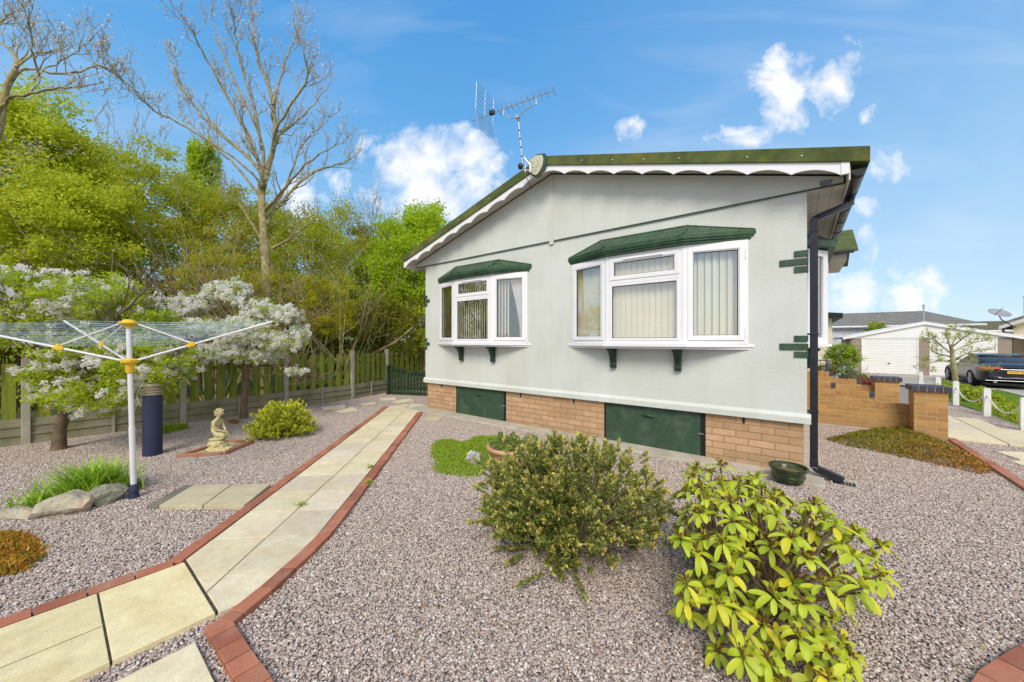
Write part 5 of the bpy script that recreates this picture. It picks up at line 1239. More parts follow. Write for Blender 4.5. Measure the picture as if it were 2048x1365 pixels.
def tubes_np(segs, k=5):
    """segs: (p0, p1, r0, r1)"""
    P0 = np.array([s[0] for s in segs]); P1 = np.array([s[1] for s in segs]); R0 = np.array([s[2] for s in segs])[:, None, None]; R1 = np.array([s[3] for s in segs])[:, None, None]
    T = unit(P1-P0); ref = np.where(np.abs(T[:, 2:3]) < .9, np.array([[0, 0, 1.]]), np.array([[1., 0, 0]])); A = unit(np.cross(T, ref)); B = np.cross(T, A)
    a = np.arange(k)*2*math.pi/k; ring = A[:, None]*np.cos(a)[None, :, None] + B[:, None]*np.sin(a)[None, :, None]
    V = np.concatenate([P0[:, None]+ring*R0, P1[:, None]+ring*R1], 1).reshape(-1, 3)
    b = (np.arange(len(segs))*2*k)[:, None]; j = np.arange(k); j2 = (j+1) % k
    F = np.stack([b+j, b+j2, b+k+j2, b+k+j], -1).reshape(-1, 4); return V, F
def grow(segs, tips, p, d, L_, r, lev, rnd, up=.15, spread=.75, kids=(4, 4, 4, 3), wob=.12, shrink_=.62, rmin=.0035, start=.25):
    n = max(3, int(5-lev*.5)); p = np.array(p, float); d = np.array(d, float); q = p.copy(); pts = [(q.copy(), d.copy())]
    for i in range(n):
        d = d + np.array([rnd.gauss(0, wob), rnd.gauss(0, wob), rnd.gauss(0, wob)+up*.35]); d /= np.linalg.norm(d)
        q2 = q + d*L_/n; r0 = r*(1-.62*i/n); r1 = r*(1-.62*(i+1)/n); segs.append((q, q2, max(r0, rmin), max(r1, rmin))); q = q2; pts.append((q.copy(), d.copy()))
    if lev >= len(kids): tips.append((q, d)); tips.append((pts[-2][0], pts[-2][1])); return
    for i in range(kids[lev]):
        f = start + (1-start)*(i+rnd.random()*.8)/kids[lev]; k = min(int(f*n), n-1); a, dd = pts[k]; b = pts[k+1][0]; c = a+(b-a)*(f*n-k)
        v = np.array([rnd.gauss(0, 1), rnd.gauss(0, 1), rnd.gauss(0, .6)+up]); v -= dd*v.dot(dd); v /= np.linalg.norm(v)
        nd_ = dd*(1-spread*.5) + v*spread; nd_[2] += up*.5; nd_ /= np.linalg.norm(nd_)
        grow(segs, tips, c, nd_, L_*shrink_*rnd.uniform(.75, 1.2), r*(1-.62*f)*.62, lev+1, rnd, up, spread, kids, wob, shrink_, rmin, start)
    if lev: tips.append((q, d))
BARK = {'olive': M('bark_olive', (.38, .33, .14), .95, .25, 10, bump=.8, bscale=35, dist=.01, col2=(.20, .16, .08), stain=((.42, .38, .30), 5, .5, .7)),
        'grey': M('bark_grey', (.38, .33, .26), .95, .25, 14, bump=.8, bscale=35, dist=.01, col2=(.16, .13, .10)),
        'brown': M('bark_brown', (.23, .15, .10), .95, .25, 12, bump=.8, bscale=35, dist=.01, col2=(.12, .08, .05)),
        'darkb': M('bark_dark', (.19, .14, .08), .95, .25, 12, bump=.9, bscale=35, dist=.012, col2=(.09, .065, .04)),
        'twig': M('twig', (.34, .26, .17), .9, .2, 12)}
LF = {'syc': M_leaf('leaf_sycamore', [(.52,.60,.03), (.62,.68,.05), (.68,.72,.07), (.56,.62,.03), (.42,.48,.03)], trans=.58),
      'syc2': M_leaf('leaf_sycamore_fresh', [(.38,.55,.02), (.50,.64,.025), (.58,.69,.04), (.32,.46,.015)], trans=.58),
      'olive': M_leaf('leaf_olive', [(.50,.51,.03), (.59,.59,.045), (.42,.44,.03), (.62,.59,.06)], trans=.58),
      'wil': M_leaf('leaf_fine', [(.50,.56,.03), (.60,.64,.05), (.42,.48,.025), (.62,.62,.06)], trans=.58),
      'gold': M_leaf('leaf_gold', [(.55,.55,.02), (.48,.53,.025), (.62,.56,.025), (.42,.48,.025), (.62,.48,.025)], trans=.58),
      'under': M_leaf('leaf_under', [(.32,.36,.025), (.40,.42,.03), (.24,.27,.02), (.42,.38,.04), (.32,.27,.06)], trans=.58),
      'haw': M_leaf('leaf_hawthorn', [(.42,.54,.03), (.52,.60,.04), (.30,.42,.02), (.56,.62,.06)], trans=.58),
      'white': M_leaf('petal_white', [(.93,.92,.89), (.92,.91,.87), (.94,.93,.91), (.90,.89,.86)], trans=.6, rough=.7),
      'pinkw': M_leaf('petal_hawthorn', [(.92,.90,.88), (.93,.92,.90), (.86,.78,.78), (.93,.92,.89)], trans=.6, rough=.7),
      'bud': M_leaf('bud_pale', [(.66,.64,.62), (.50,.44,.36), (.78,.76,.74), (.44,.36,.22)], trans=.3)}
def put_leaves(name, C, ln, r, mat, parent, up=.25, wd=.55, loc=None):
    V, F = rand_leaves(np.array(C), ln, r, up, wd); return mesh_obj(name, V, F, mat, parent, False)
def rel(parent, segs): o = np.array(parent.location); return [(a-o, b-o, c, d) for a, b, c, d in segs]
def crown_points(c, rad, n, r, nclump=60, cs=.28, hollow=.35, bottom=-.9):
    """leaf positions in clumps through an uneven ellipsoid"""
    d = unit(r.normal(size=(nclump, 3))); rr = r.uniform(hollow, 1.0, nclump)**.6 * r.uniform(.82, 1.08, nclump)
    K = d*rr[:, None]; K = K[K[:, 2] > bottom]; sz = r.uniform(.5, 1.25, len(K))*cs
    i = r.integers(0, len(K), n); P = K[i] + r.normal(size=(n, 3))*sz[i][:, None]*np.array([.55, .55, .38])
    return np.array(c) + P*np.array(rad)
def leafy(px, py, Y, rx, rz, mat, lab, seed, n=14000, ln=.085, trunk=.13, bark='olive', name='tree', nclump=110, cs=.26, ry=None, grp='trees beyond the fence', hollow=.3, cat='tree', limbs=True, bottom=-.95):
    c = at(px, py, Y); rw = rx/FPX*Y; rh = rz/FPX*Y; base = Vector((c.x, c.y, tz(c.x, c.y))); r = np.random.default_rng(seed); rnd = random.Random(seed)
    t = thing(name, lab, cat, tuple(base), 0, grp)
    segs = []; tips = []
    h = c.z+rh*.2
    if limbs: grow(segs, tips, np.array(base), (rnd.uniform(-.05, .05), rnd.uniform(-.05, .05), 1), h*.85, trunk*.8, 0, rnd, up=.3, spread=.65, kids=(8, 4, 3), shrink_=.36, start=.3)
    else:
        for i in range(14): a = rnd.uniform(0, 6.28); grow(segs, tips, np.array(base)+np.array([math.cos(a)*rw*.3, math.sin(a)*rw*.3, 0]), (math.cos(a)*.5, math.sin(a)*.5, 1), h*1.2, .02, 0, rnd, up=.2, kids=(4, 3), shrink_=.5)
    V, F = tubes_np(rel(t, segs)); mesh_obj('trunk', V, F, BARK[bark], t)
    P = crown_points((c.x, c.y, c.z), (rw, ry or rw, rh), n, r, nclump, cs, hollow, bottom); P = P[P[:, 2] > base.z+.02]
    put_leaves('crown', P-np.array(t.location), ln, r, LF[mat] if isinstance(mat, str) else mat, t); return t
# the big bare tree and its neighbour at the top left: limbs follow real forks, each at its own depth
def trunk_mesh(t, base, Q, r0, r1, bark, seg=12):
    n = len(Q); m = MB(); P = [Vector(base)-Vector((0, 0, .06)), Vector(base)+Vector((0, 0, .05))] + [Vector(tuple(q)) for q in Q if q[2] > base[2]+.15]
    k = len(P); m.tube(P, [r0*1.45, r0*1.15]+[r0+(r1-r0)*i/max(k-3, 1) for i in range(k-2)], seg); o = m.build('trunk', BARK[bark], t, smooth=True); return o
def guided(segs, tips, pix, Y0, Y1, r0, r1, rnd, twigs=True, tk=(3, 3), tl=.9, every=2.2, up=.35):
    P = [np.array(at(x, y, Y0+(Y1-Y0)*i/(len(pix)-1))) for i, (x, y) in enumerate(pix)]
    # resample smoothly
    Q = []
    for i in range(len(P)-1):
        a = P[max(i-1, 0)]; b, c = P[i], P[i+1]; d = P[min(i+2, len(P)-1)]
        for k in range(5): f = k/5; nz_ = min(.014, .03*float(np.linalg.norm(c-b))) if twigs else 0; Q.append(.5*((2*b)+(-a+c)*f+(2*a-5*b+4*c-d)*f*f+(-a+3*b-3*c+d)*f**3)+np.array([rnd.gauss(0, nz_), rnd.gauss(0, nz_), rnd.gauss(0, nz_)])*(i > 0))
    Q.append(P[-1]); n = len(Q)-1
    for i in range(n):
        ra, rb = r0+(r1-r0)*i/n, r0+(r1-r0)*(i+1)/n; segs.append((Q[i], Q[i+1], ra, rb))
        if twigs and i > n*.22:
            for _ in range(1 if rnd.random() < every/2.2 else 0):
                d = Q[i+1]-Q[i]; d /= np.linalg.norm(d); v = np.array([rnd.gauss(0, 1), rnd.gauss(0, 1), rnd.gauss(0, 1)]); v -= d*v.dot(d); v /= np.linalg.norm(v); dd = d*.75+v*.7; dd[2] += .25; dd /= np.linalg.norm(dd)
                grow(segs, tips, Q[i], dd, tl*rnd.uniform(.5, 1.3), max(rb*.55, .008), 0, rnd, up=up, spread=.6, kids=tk, shrink_=.55, wob=.14, rmin=.0045)
    return Q
def bare(lab, base, trunk_pix, Yb, limbs, seed, rtrunk, group, bark='olive', budn=4, rtip=.011, tk=(3, 3), tl=.9, foot=None, every=2.2):
    rnd = random.Random(seed); segs = []; tips = []
    t = thing('bare_tree', lab, 'tree', base, 0, group)
    ts = []; Q = guided(ts, [], trunk_pix, Yb, Yb, rtrunk, rtrunk*.55, rnd, False)
    trunk_mesh(t, base, Q, rtrunk, rtrunk*.6, bark)
    for (pix, dY, r0) in limbs: guided(segs, tips, pix, Yb, Yb+dY, r0*.85, rtip, rnd, True, tk, tl, every)
    V, F = tubes_np(rel(t, segs), 5); mesh_obj('limbs', V, F, BARK[bark], t)
    r = np.random.default_rng(seed); T = np.array([p for p, _ in tips]); C = (T[:, None]+r.normal(size=(len(T), budn, 3))*.07).reshape(-1, 3)
    put_leaves('buds', C-np.array(t.location), .05, r, LF['bud'], t, wd=.6); return t
Yb = 9.6; b0_ = at(531, 700, Yb); b0_.z = 0
bare('tall bare tree with spreading limbs and pale buds, trunk rising behind the white cherry', tuple(b0_), [(531, 700), (535, 600), (530, 500), (525, 430), (522, 370)], Yb,
     [([(545, 497), (580, 478), (615, 453), (677, 435)], -.8, .05), ([(533, 450), (547, 422), (615, 352), (686, 325), (714, 312)], 1.0, .07), ([(530, 420), (554, 396), (611, 330), (677, 286)], -1.2, .06),
      ([(524, 380), (532, 350), (549, 281), (545, 198), (514, 110), (505, 44), (500, 0)], .3, .10), ([(545, 300), (560, 270), (589, 246), (637, 198), (664, 163)], 1.2, .05), ([(549, 281), (558, 246), (606, 176), (615, 140), (606, 105)], -1.0, .05),
      ([(545, 210), (556, 170), (576, 110), (598, 57), (600, 32)], .8, .04), ([(525, 380), (525, 352), (492, 264), (440, 167), (396, 88), (387, 61)], -1.2, .07), ([(524, 360), (523, 281), (475, 176), (440, 88), (422, 22)], 1.3, .06),
      ([(523, 375), (514, 334), (418, 246), (378, 198), (347, 141), (327, 83)], .5, .07), ([(523, 390), (505, 347), (396, 268), (308, 220), (264, 176), (237, 154), (200, 132)], -1.6, .038), ([(524, 400), (470, 330), (430, 300), (395, 262), (360, 230)], 1.4, .045),
      ([(531, 500), (500, 440), (470, 400), (440, 390)], .8, .03), ([(526, 430), (570, 380), (600, 300), (640, 250), (655, 225)], 1.8, .045), ([(523, 300), (510, 220), (480, 120), (470, 60), (468, 30)], -.6, .045)], 3, .13, 'bare trees', rtip=.007, budn=2, tk=(3, 2), tl=.58, every=1.6)
Yb = 7.4; b1_ = at(-95, 700, Yb); b1_.z = 0
bare('bare tree leaning in at the top left corner with olive trunk', tuple(b1_), [(-95, 700), (-80, 560), (-50, 400), (-15, 300), (0, 255), (13, 176), (31, 141)], Yb,
     [([(22, 158), (33, 119), (0, 84), (-40, 40)], .8, .06), ([(-8, 270), (0, 220), (35, 193), (97, 180), (154, 174), (207, 163)], -.8, .045), ([(8, 200), (44, 141), (132, 149), (193, 132), (233, 149), (270, 180)], .8, .035), ([(31, 135), (66, 110), (110, 101), (145, 62)], .8, .03),
      ([(79, 154), (66, 110), (57, 57), (57, 35)], -.6, .025), ([(-30, 80), (0, 44), (26, 26), (53, 9)], .4, .025), ([(70, 160), (88, 141), (145, 110), (189, 75)], .6, .025), ([(-60, 420), (-20, 360), (40, 330), (110, 320)], 1.2, .02)], 8, .075, 'bare trees', rtip=.006, tl=.5, budn=2, tk=(2, 2), every=1.5)
def brush(lab, px, Y, xs_, top, base_y, seed, n=16, r0=.035, grp='bare trees'):
    rnd = random.Random(seed); b = at(px, 700, Y); b.z = 0; t = thing('bare_tree', lab, 'tree', tuple(b), 0, grp); segs = []; tips = []; ts = []
    Q = guided(ts, [], [(px, 700), (px, 560), (px, base_y)], Y, Y, .06, .03, rnd, False); ts.insert(0, (np.array(b), Q[0], .07, .06)); V, F = tubes_np(rel(t, ts), 7); mesh_obj('trunk', V, F, BARK['grey'], t)
    for i in range(n):
        x = xs_[0]+(xs_[1]-xs_[0])*(i+rnd.random())/n; y = top+rnd.uniform(0, .45)*(base_y-top)+abs(x-px)*.35
        guided(segs, tips, [(px, base_y+20), (px+(x-px)*.5, (base_y*1.2+y*.8)/2), (x, y)], Y, Y+rnd.uniform(-.8, .8), r0*1.6, .005, rnd, True, (2, 2), .6, up=.7)
    V, F = tubes_np(rel(t, segs), 4); mesh_obj('limbs', V, F, BARK['grey'], t)
    r = np.random.default_rng(seed); T = np.array([p for p, _ in tips]); C = (T[:, None]+r.normal(size=(len(T), 2, 3))*.08).reshape(-1, 3); put_leaves('buds', C-np.array(t.location), .05, r, LF['bud'], t); return t
brush('grey bare tree with fine upright twigs between the left sycamore and the tall bare tree', 245, 13, (150, 335), 205, 430, 21, 12, .011)
brush('low bare twigs rising left of the bright right hand sycamore', 735, 14, (690, 790), 385, 520, 22, 9, .010)
brush('thin bare sapling in front of the big cloud left of the roof', 672, 13, (620, 720), 440, 540, 23, 6, .009)
# leafy trees and shrubs
leafy(40, 350, 9.5, 135, 200, 'syc', 'large bright green sycamore at the left edge of the wood', 31, 52000, .095, .16, nclump=190, cs=.20)
leafy(150, 480, 8.8, 120, 130, 'syc', 'mid green tree low in the wood behind the hawthorn blossom', 32, 34000, .085, .10, nclump=150, cs=.2)
leafy(300, 430, 11, 125, 130, 'wil', 'loose yellow green tree between sycamore and tall bare tree', 33, 28000, .085, .12, nclump=170, cs=.19)
leafy(405, 350, 13, 28, 75, 'syc2', 'narrow ivy clad green column beside the tall bare tree', 34, 12000, .09, .10, nclump=60, cs=.3)
leafy(470, 480, 11.5, 110, 110, 'olive', 'olive green tree behind the trunk of the tall bare tree', 35, 24000, .08, .10, nclump=150, cs=.2)
leafy(610, 520, 11.5, 100, 105, 'wil', 'fine leaved green tree right of the tall bare trunk', 36, 28000, .075, .10, nclump=140, cs=.22)
leafy(690, 520, 13.5, 80, 110, 'olive', 'olive twiggy tree between the tall bare tree and right hand sycamore', 37, 22000, .08, .09, nclump=100, cs=.22)
leafy(845, 530, 14, 105, 125, 'syc2', 'bright green sycamore right beside the bungalow wall', 38, 46000, .11, .16, nclump=170, cs=.2, bark='grey')
leafy(760, 590, 12.5, 70, 90, 'syc2', 'smaller bright green tree in front of the right hand sycamore', 39, 22000, .095, .08, nclump=100, cs=.22, bark='grey')
leafy(430, 560, 9.6, 75, 75, 'gold', 'golden brown shrub left of the tall bare trunk', 40, 16000, .055, .03, name='shrub', cat='shrub', limbs=False, nclump=90, cs=.2, grp='shrubs behind the fence')
leafy(660, 610, 9.9, 62, 70, 'gold', 'golden brown shrub between the white cherry and the dark thicket', 41, 9000, .055, .03, name='shrub', cat='shrub', limbs=False, nclump=80, cs=.18, grp='shrubs behind the fence')
leafy(555, 590, 9.9, 60, 60, 'gold', 'golden brown shrub just right of the tall bare trunk', 42, 8000, .055, .03, name='shrub', cat='shrub', limbs=False, nclump=70, cs=.2, grp='shrubs behind the fence')
for i, (px, Y, rx, py, rz, lb) in enumerate(((-60, 8.3, 110, 640, 110, 'dark undergrowth shrub left of the frame behind the fence'), (90, 9.2, 120, 620, 105, 'dark undergrowth shrub behind the hawthorn trunk'), (290, 9.8, 120, 630, 95, 'dark undergrowth shrub behind the bollard light'), (480, 10.6, 110, 640, 85, 'dark undergrowth shrub behind the cherry trunk'),
      (640, 11.5, 90, 650, 80, 'dark brown green thicket above the fence left of the pale leaning branch'), (760, 12, 85, 655, 75, 'dark thicket behind the pale leaning branch'), (880, 13, 80, 660, 70, 'dark undergrowth shrub disappearing behind the bungalow corner'))):
    leafy(px, py, Y, rx, rz, 'under' if i != 6 else 'syc', lb, 50+i, 11000, .095, .03, name='shrub', cat='shrub', limbs=False, nclump=110, cs=.22, grp='undergrowth behind the fence', bark='brown', hollow=.1)
# off-frame trees the windows reflect
for i, (x, y, h) in enumerate(((-13.5, -9.5, 4.5), (-13, -13.5, 6))):
    r = np.random.default_rng(70+i); t = thing('tree', ('leafy tree out of frame left of the rockery', 'leafy tree out of frame beyond the nearest fence panel', 'leafy tree out of frame behind the left sycamore')[i], 'tree', (x, y, 0), 0, 'trees beyond the fence'); rnd = random.Random(i); sg = []; tp = []
    grow(sg, tp, (x, y, 0), (0, 0, 1), h, .15, 0, rnd, up=.25, kids=(6, 4, 3)); V, F = tubes_np(rel(t, sg)); mesh_obj('trunk', V, F, BARK['olive'], t)
    put_leaves('crown', crown_points((x, y, h*.62), (2.4, 2.4, h*.5), 12000, r, 100, .2)-np.array(t.location), .13, r, LF['syc'], t)
# far wood that reads as one mass
r = np.random.default_rng(90); N = 60000
a = r.uniform(0, 1, N); PX = -500+a*1500; Yf = r.uniform(17, 23, N); zmax = 2.3+1.5*np.sin(PX*.021)*np.cos(PX*.009)+np.array([0]*N)+1.6*(PX < 450); z = np.abs(r.uniform(0, 1, N))**.8*np.maximum(zmax, 1.2)
X = (PX-1024)/FPX*Yf; Pw = np.stack([CAM[0]+X*AXX[0]+Yf*AXY[0], CAM[1]+X*AXX[1]+Yf*AXY[1], z], -1)
V, F = rand_leaves(Pw, .2, r); o = mesh_obj('far_wood', V, F, LF['wil']); tag(o, 'distant mass of young green woodland seen through the nearer trees', 'wood', kind='stuff')

# flowering trees
def clusters(C, rad, k, ln, r):
    P = (C[:, None]+unit(r.normal(size=(len(C)*k, 3))).reshape(len(C), k, 3)*rad*r.uniform(.4, 1, (len(C), k, 1))).reshape(-1, 3); return rand_leaves(P, ln, r, .1, .85, .2)
def flowering(lab, name, base, trunkpix, Y, limbs, crown, seed, leafmat, nleaf, ln, petal, ncl, crad, ck, pl, r0, bark, lean=0):
    rnd = random.Random(seed); r = np.random.default_rng(seed); t = thing(name, lab, 'flowering tree', tuple(base), 0, 'flowering trees'); segs = []; tips = []; ts = []
    Q = guided(ts, [], trunkpix, Y, Y, r0, r0*.7, rnd, False); trunk_mesh(t, tuple(base), Q, r0, r0*.7, bark)
    for (pix, dY) in limbs: guided(segs, tips, pix, Y, Y+dY, r0*.5, .006, rnd, True, (3, 2), .45, up=.15)
    V, F = tubes_np(rel(t, segs), 5); mesh_obj('limbs', V, F, BARK[bark], t)
    P = []; W8 = []
    for (px, py, rx, rz, dY, w_) in crown:
        c = at(px, py, Y+dY); n = int(nleaf*w_); P.append((crown_points(tuple(c), (rx/FPX*Y, rx/FPX*Y*.8, rz/FPX*Y), n, r, 90, .2, .1), crown_points(tuple(c), (rx/FPX*Y, rx/FPX*Y*.85, rz/FPX*Y), int(ncl*w_), r, 130, .15, .15)))
    L1 = np.concatenate([p[0] for p in P]); L2 = np.concatenate([p[1] for p in P]); o = np.array(t.location); L1 = L1[L1[:, 2] > .25]; L2 = L2[L2[:, 2] > .25]
    V, F = rand_leaves(L1-o, ln, r); mesh_obj('foliage', V, F, LF[leafmat], t)
    V, F = clusters(L2-o, crad, ck, pl, r); mesh_obj('blossom', V, F, LF[petal], t); return t
base = g(118, 900); Yh = 5.28
flowering('spreading hawthorn at left with bright green leaves and flat white blossom clusters', 'hawthorn_tree', base, [(118, 895), (120, 860), (130, 820), (134, 770)], Yh,
          [([(130, 810), (100, 740), (70, 690), (20, 640), (-40, 600)], -.3), ([(132, 800), (170, 740), (240, 700), (310, 690)], .4), ([(132, 790), (140, 700), (120, 620), (90, 560)], .5), ([(132, 780), (200, 680), (250, 620), (300, 570)], -.2), ([(132, 770), (60, 660), (20, 560)], .6), ([(133, 800), (220, 770), (300, 760), (350, 760)], .1)],
          [(60, 590, 105, 62, .3, .20), (200, 600, 110, 60, .2, .20), (300, 640, 60, 60, .2, .09), (60, 650, 95, 50, 0, .10), (290, 730, 100, 75, .0, .22), (200, 790, 110, 44, -.1, .12), (110, 740, 60, 55, -.2, .08), (190, 690, 120, 40, 0, .10), (-60, 620, 60, 80, .2, .08)],
          101, 'haw', 30000, .05, 'pinkw', 1250, .042, 22, .034, .072, 'darkb')
base = g(487, 838); Yc = 7.387
flowering('small cherry tree with a parasol of pure white blossom on one straight brown trunk', 'cherry_tree', base, [(487, 836), (489, 790), (492, 750), (490, 710)], Yc,
          [([(490, 720), (450, 660), (400, 620), (350, 600)], .1), ([(490, 720), (530, 670), (580, 640), (630, 620)], -.2), ([(490, 715), (480, 650), (440, 590), (420, 560)], .3), ([(490, 715), (500, 650), (520, 610), (540, 590)], .4), ([(490, 725), (560, 735), (590, 742), (620, 750)], -.3), ([(490, 725), (430, 690), (370, 680)], -.3)],
          [(385, 610, 50, 26, .1, .09), (430, 580, 32, 22, .2, .05), (475, 585, 34, 34, .1, .07), (520, 620, 50, 28, .1, .10), (575, 630, 34, 22, -.2, .06), (600, 665, 26, 18, -.1, .04), (400, 655, 70, 24, -.1, .12), (490, 660, 70, 30, -.3, .15), (560, 685, 56, 24, -.2, .11), (450, 705, 60, 20, -.3, .09), (520, 715, 50, 15, -.1, .06), (590, 742, 26, 8, -.3, .022), (350, 700, 34, 22, 0, .04), (370, 740, 24, 14, -.1, .015)],
          102, 'haw', 8000, .045, 'white', 2000, .044, 18, .038, .062, 'brown')
# pale fallen branch over the fence
m = MB(); m.tube([at(700, 735, 11.6), at(752, 705, 11.4), (at(790, 685, 11.4)), at(826, 655, 11.5)], [.055, .05, .042, .025], 7); m.tube([at(790, 690, 11.5), at(806, 672, 11.6)], [.02, .008], 5)
tag(m.build('fallen_branch', M('dead_wood', (.42, .33, .16), .9, .2, 9), smooth=True), 'pale dead branch leaning over the fence towards the bungalow', 'branch')

# ------------------------------------------------------------------ garden plants
def blades(t, c, n, L0, L1, w_, mat, seed, spread=.55, droop=1.0, name='blades', rad=.05):
    r = random.Random(seed); V = []; F = []
    for i in range(n):
        a = r.uniform(0, 2*math.pi); L_ = r.uniform(L0, L1); tilt = abs(r.gauss(.1, spread)); ww = w_*r.uniform(.6, 1.2); p = Vector((c[0]+r.gauss(0, rad), c[1]+r.gauss(0, rad), c[2])); d = Vector((math.cos(a)*math.sin(tilt), math.sin(a)*math.sin(tilt), math.cos(tilt)))
        s_ = Vector((-math.sin(a), math.cos(a), 0)); k = len(V); N = 6
        for j in range(N+1):
            f = j/N; wj = ww*(1-f**2.2)*.5+.0006; V += [tuple(p-s_*wj), tuple(p+s_*wj)]
            if j < N: F.append((k+2*j, k+2*j+1, k+2*j+3, k+2*j+2))
            p = p + d*(L_/N); d = (d + Vector((math.cos(a)*.14, math.sin(a)*.14, -.30*droop*f))).normalized()
            if p.z < c[2]+.01: p.z = c[2]+.01
    o = np.array(wmat(t).translation); return mesh_obj(name, np.array(V)-o, np.array(F), mat, t, True)
c = g(148, 1008); t = thing('daylily_clump', 'arching bright green daylily clump with one yellow flower behind the three rocks', 'plant', tuple(c))
LF['blade'] = M_leaf('blade', [(.30,.50,.03), (.42,.60,.05), (.20,.38,.02), (.52,.66,.12)], trans=.3)
cc = c + cw(.02, .15) - cw(0, 0); blades(t, (cc.x, cc.y, .0), 560, .30, .48, .016, LF['blade'], 5, .42, 1.0, rad=.09)
c2 = g(85, 1012); blades(t, (c2.x, c2.y+.0, .0), 140, .16, .32, .014, LF['blade'], 6, .8, 1.4, rad=.08)
m = MB(); q = at(177, 988, 3.45)
for i in range(6): a = i*1.05; m.add([tuple(q), tuple(q+Vector((math.cos(a)*.02-math.sin(a)*.012, math.sin(a)*.02+math.cos(a)*.012, .008))), tuple(q+Vector((math.cos(a)*.04, math.sin(a)*.04, .004))), tuple(q+Vector((math.cos(a)*.02+math.sin(a)*.012, math.sin(a)*.02-math.cos(a)*.012, .008)))], [(0, 1, 2, 3)])
m.build('flower', M('yellow_petal', (.8, .55, .02), .6), t)
MT['rock'] = M('sandstone_rock', (.46, .41, .31), .9, .2, 7, bump=1, bscale=18, dist=.035, col2=(.27, .24, .18), stain=((.50, .34, .22), 5, .52, .72))
MT['rock2'] = M('grey_rock', (.33, .32, .25), .9, .2, 9, bump=1, bscale=18, dist=.035, col2=(.18, .18, .13), stain=((.42, .36, .25), 5, .55, .75))
def rock(pts, Yd, h, lab, mat, seed, depth=.16):
    """faceted boulder: convex hull of jittered points over a footprint"""
    r = random.Random(seed); bm = bmesh.new(); (xa, ya), (xb, yb) = pts; A_, B_ = g(xa, ya), g(xb, yb); d = (B_-A_); L_ = d.length; d.normalize(); n = Vector((-d.y, d.x, 0))
    for i in range(46):
        f = r.uniform(0, 1); w_ = r.uniform(0, 1); zz = r.choice([0, 1, 1, .8, .5]); e = math.sin(math.pi*(.12+.78*f))
        bm.verts.new(A_+d*(L_*f)+n*(depth*(w_*.9+.05)*(.5+.5*e))+Vector((0, 0, zz*h*(.45+.55*e)*(1 if w_ > .25 else .75) - .02)))
    bmesh.ops.convex_hull(bm, input=bm.verts); bmesh.ops.delete(bm, geom=[v for v in bm.verts if not v.link_faces], context='VERTS')
    bmesh.ops.subdivide_edges(bm, edges=bm.edges[:], cuts=3, use_grid_fill=True)
    for v in bm.verts: v.co += Vector([mnoise.noise(v.co*11+Vector((seed+k*9, 0, 0))) for k in range(3)])*.012
    me = bpy.data.meshes.new('rock'); ctr = (A_+B_)/2
    for v in bm.verts: v.co -= ctr
    bm.to_mesh(me); bm.free(); me.polygons.foreach_set('use_smooth', [True]*len(me.polygons)); me.set_sharp_from_angle(angle=R(24)); me.materials.append(mat); o = bpy.data.objects.new('rock', me); COL.objects.link(o); o.location = ctr
    return tag(o, lab, 'rock', 'rocks round the daylily')
rock([(50, 1046), (174, 1030)], 0, .20, 'pale sandstone rock with pink brown top, middle one of three in front of the daylily', MT['rock'], 3, .22)
rock([(170, 1024), (266, 998)], 0, .20, 'grey green rock touching the foot of the dryer pole', MT['rock2'], 4, .20)
rock([(-60, 1046), (58, 1043)], 0, .10, 'low flat sandstone rock at the left edge', MT['rock'], 9, .2)
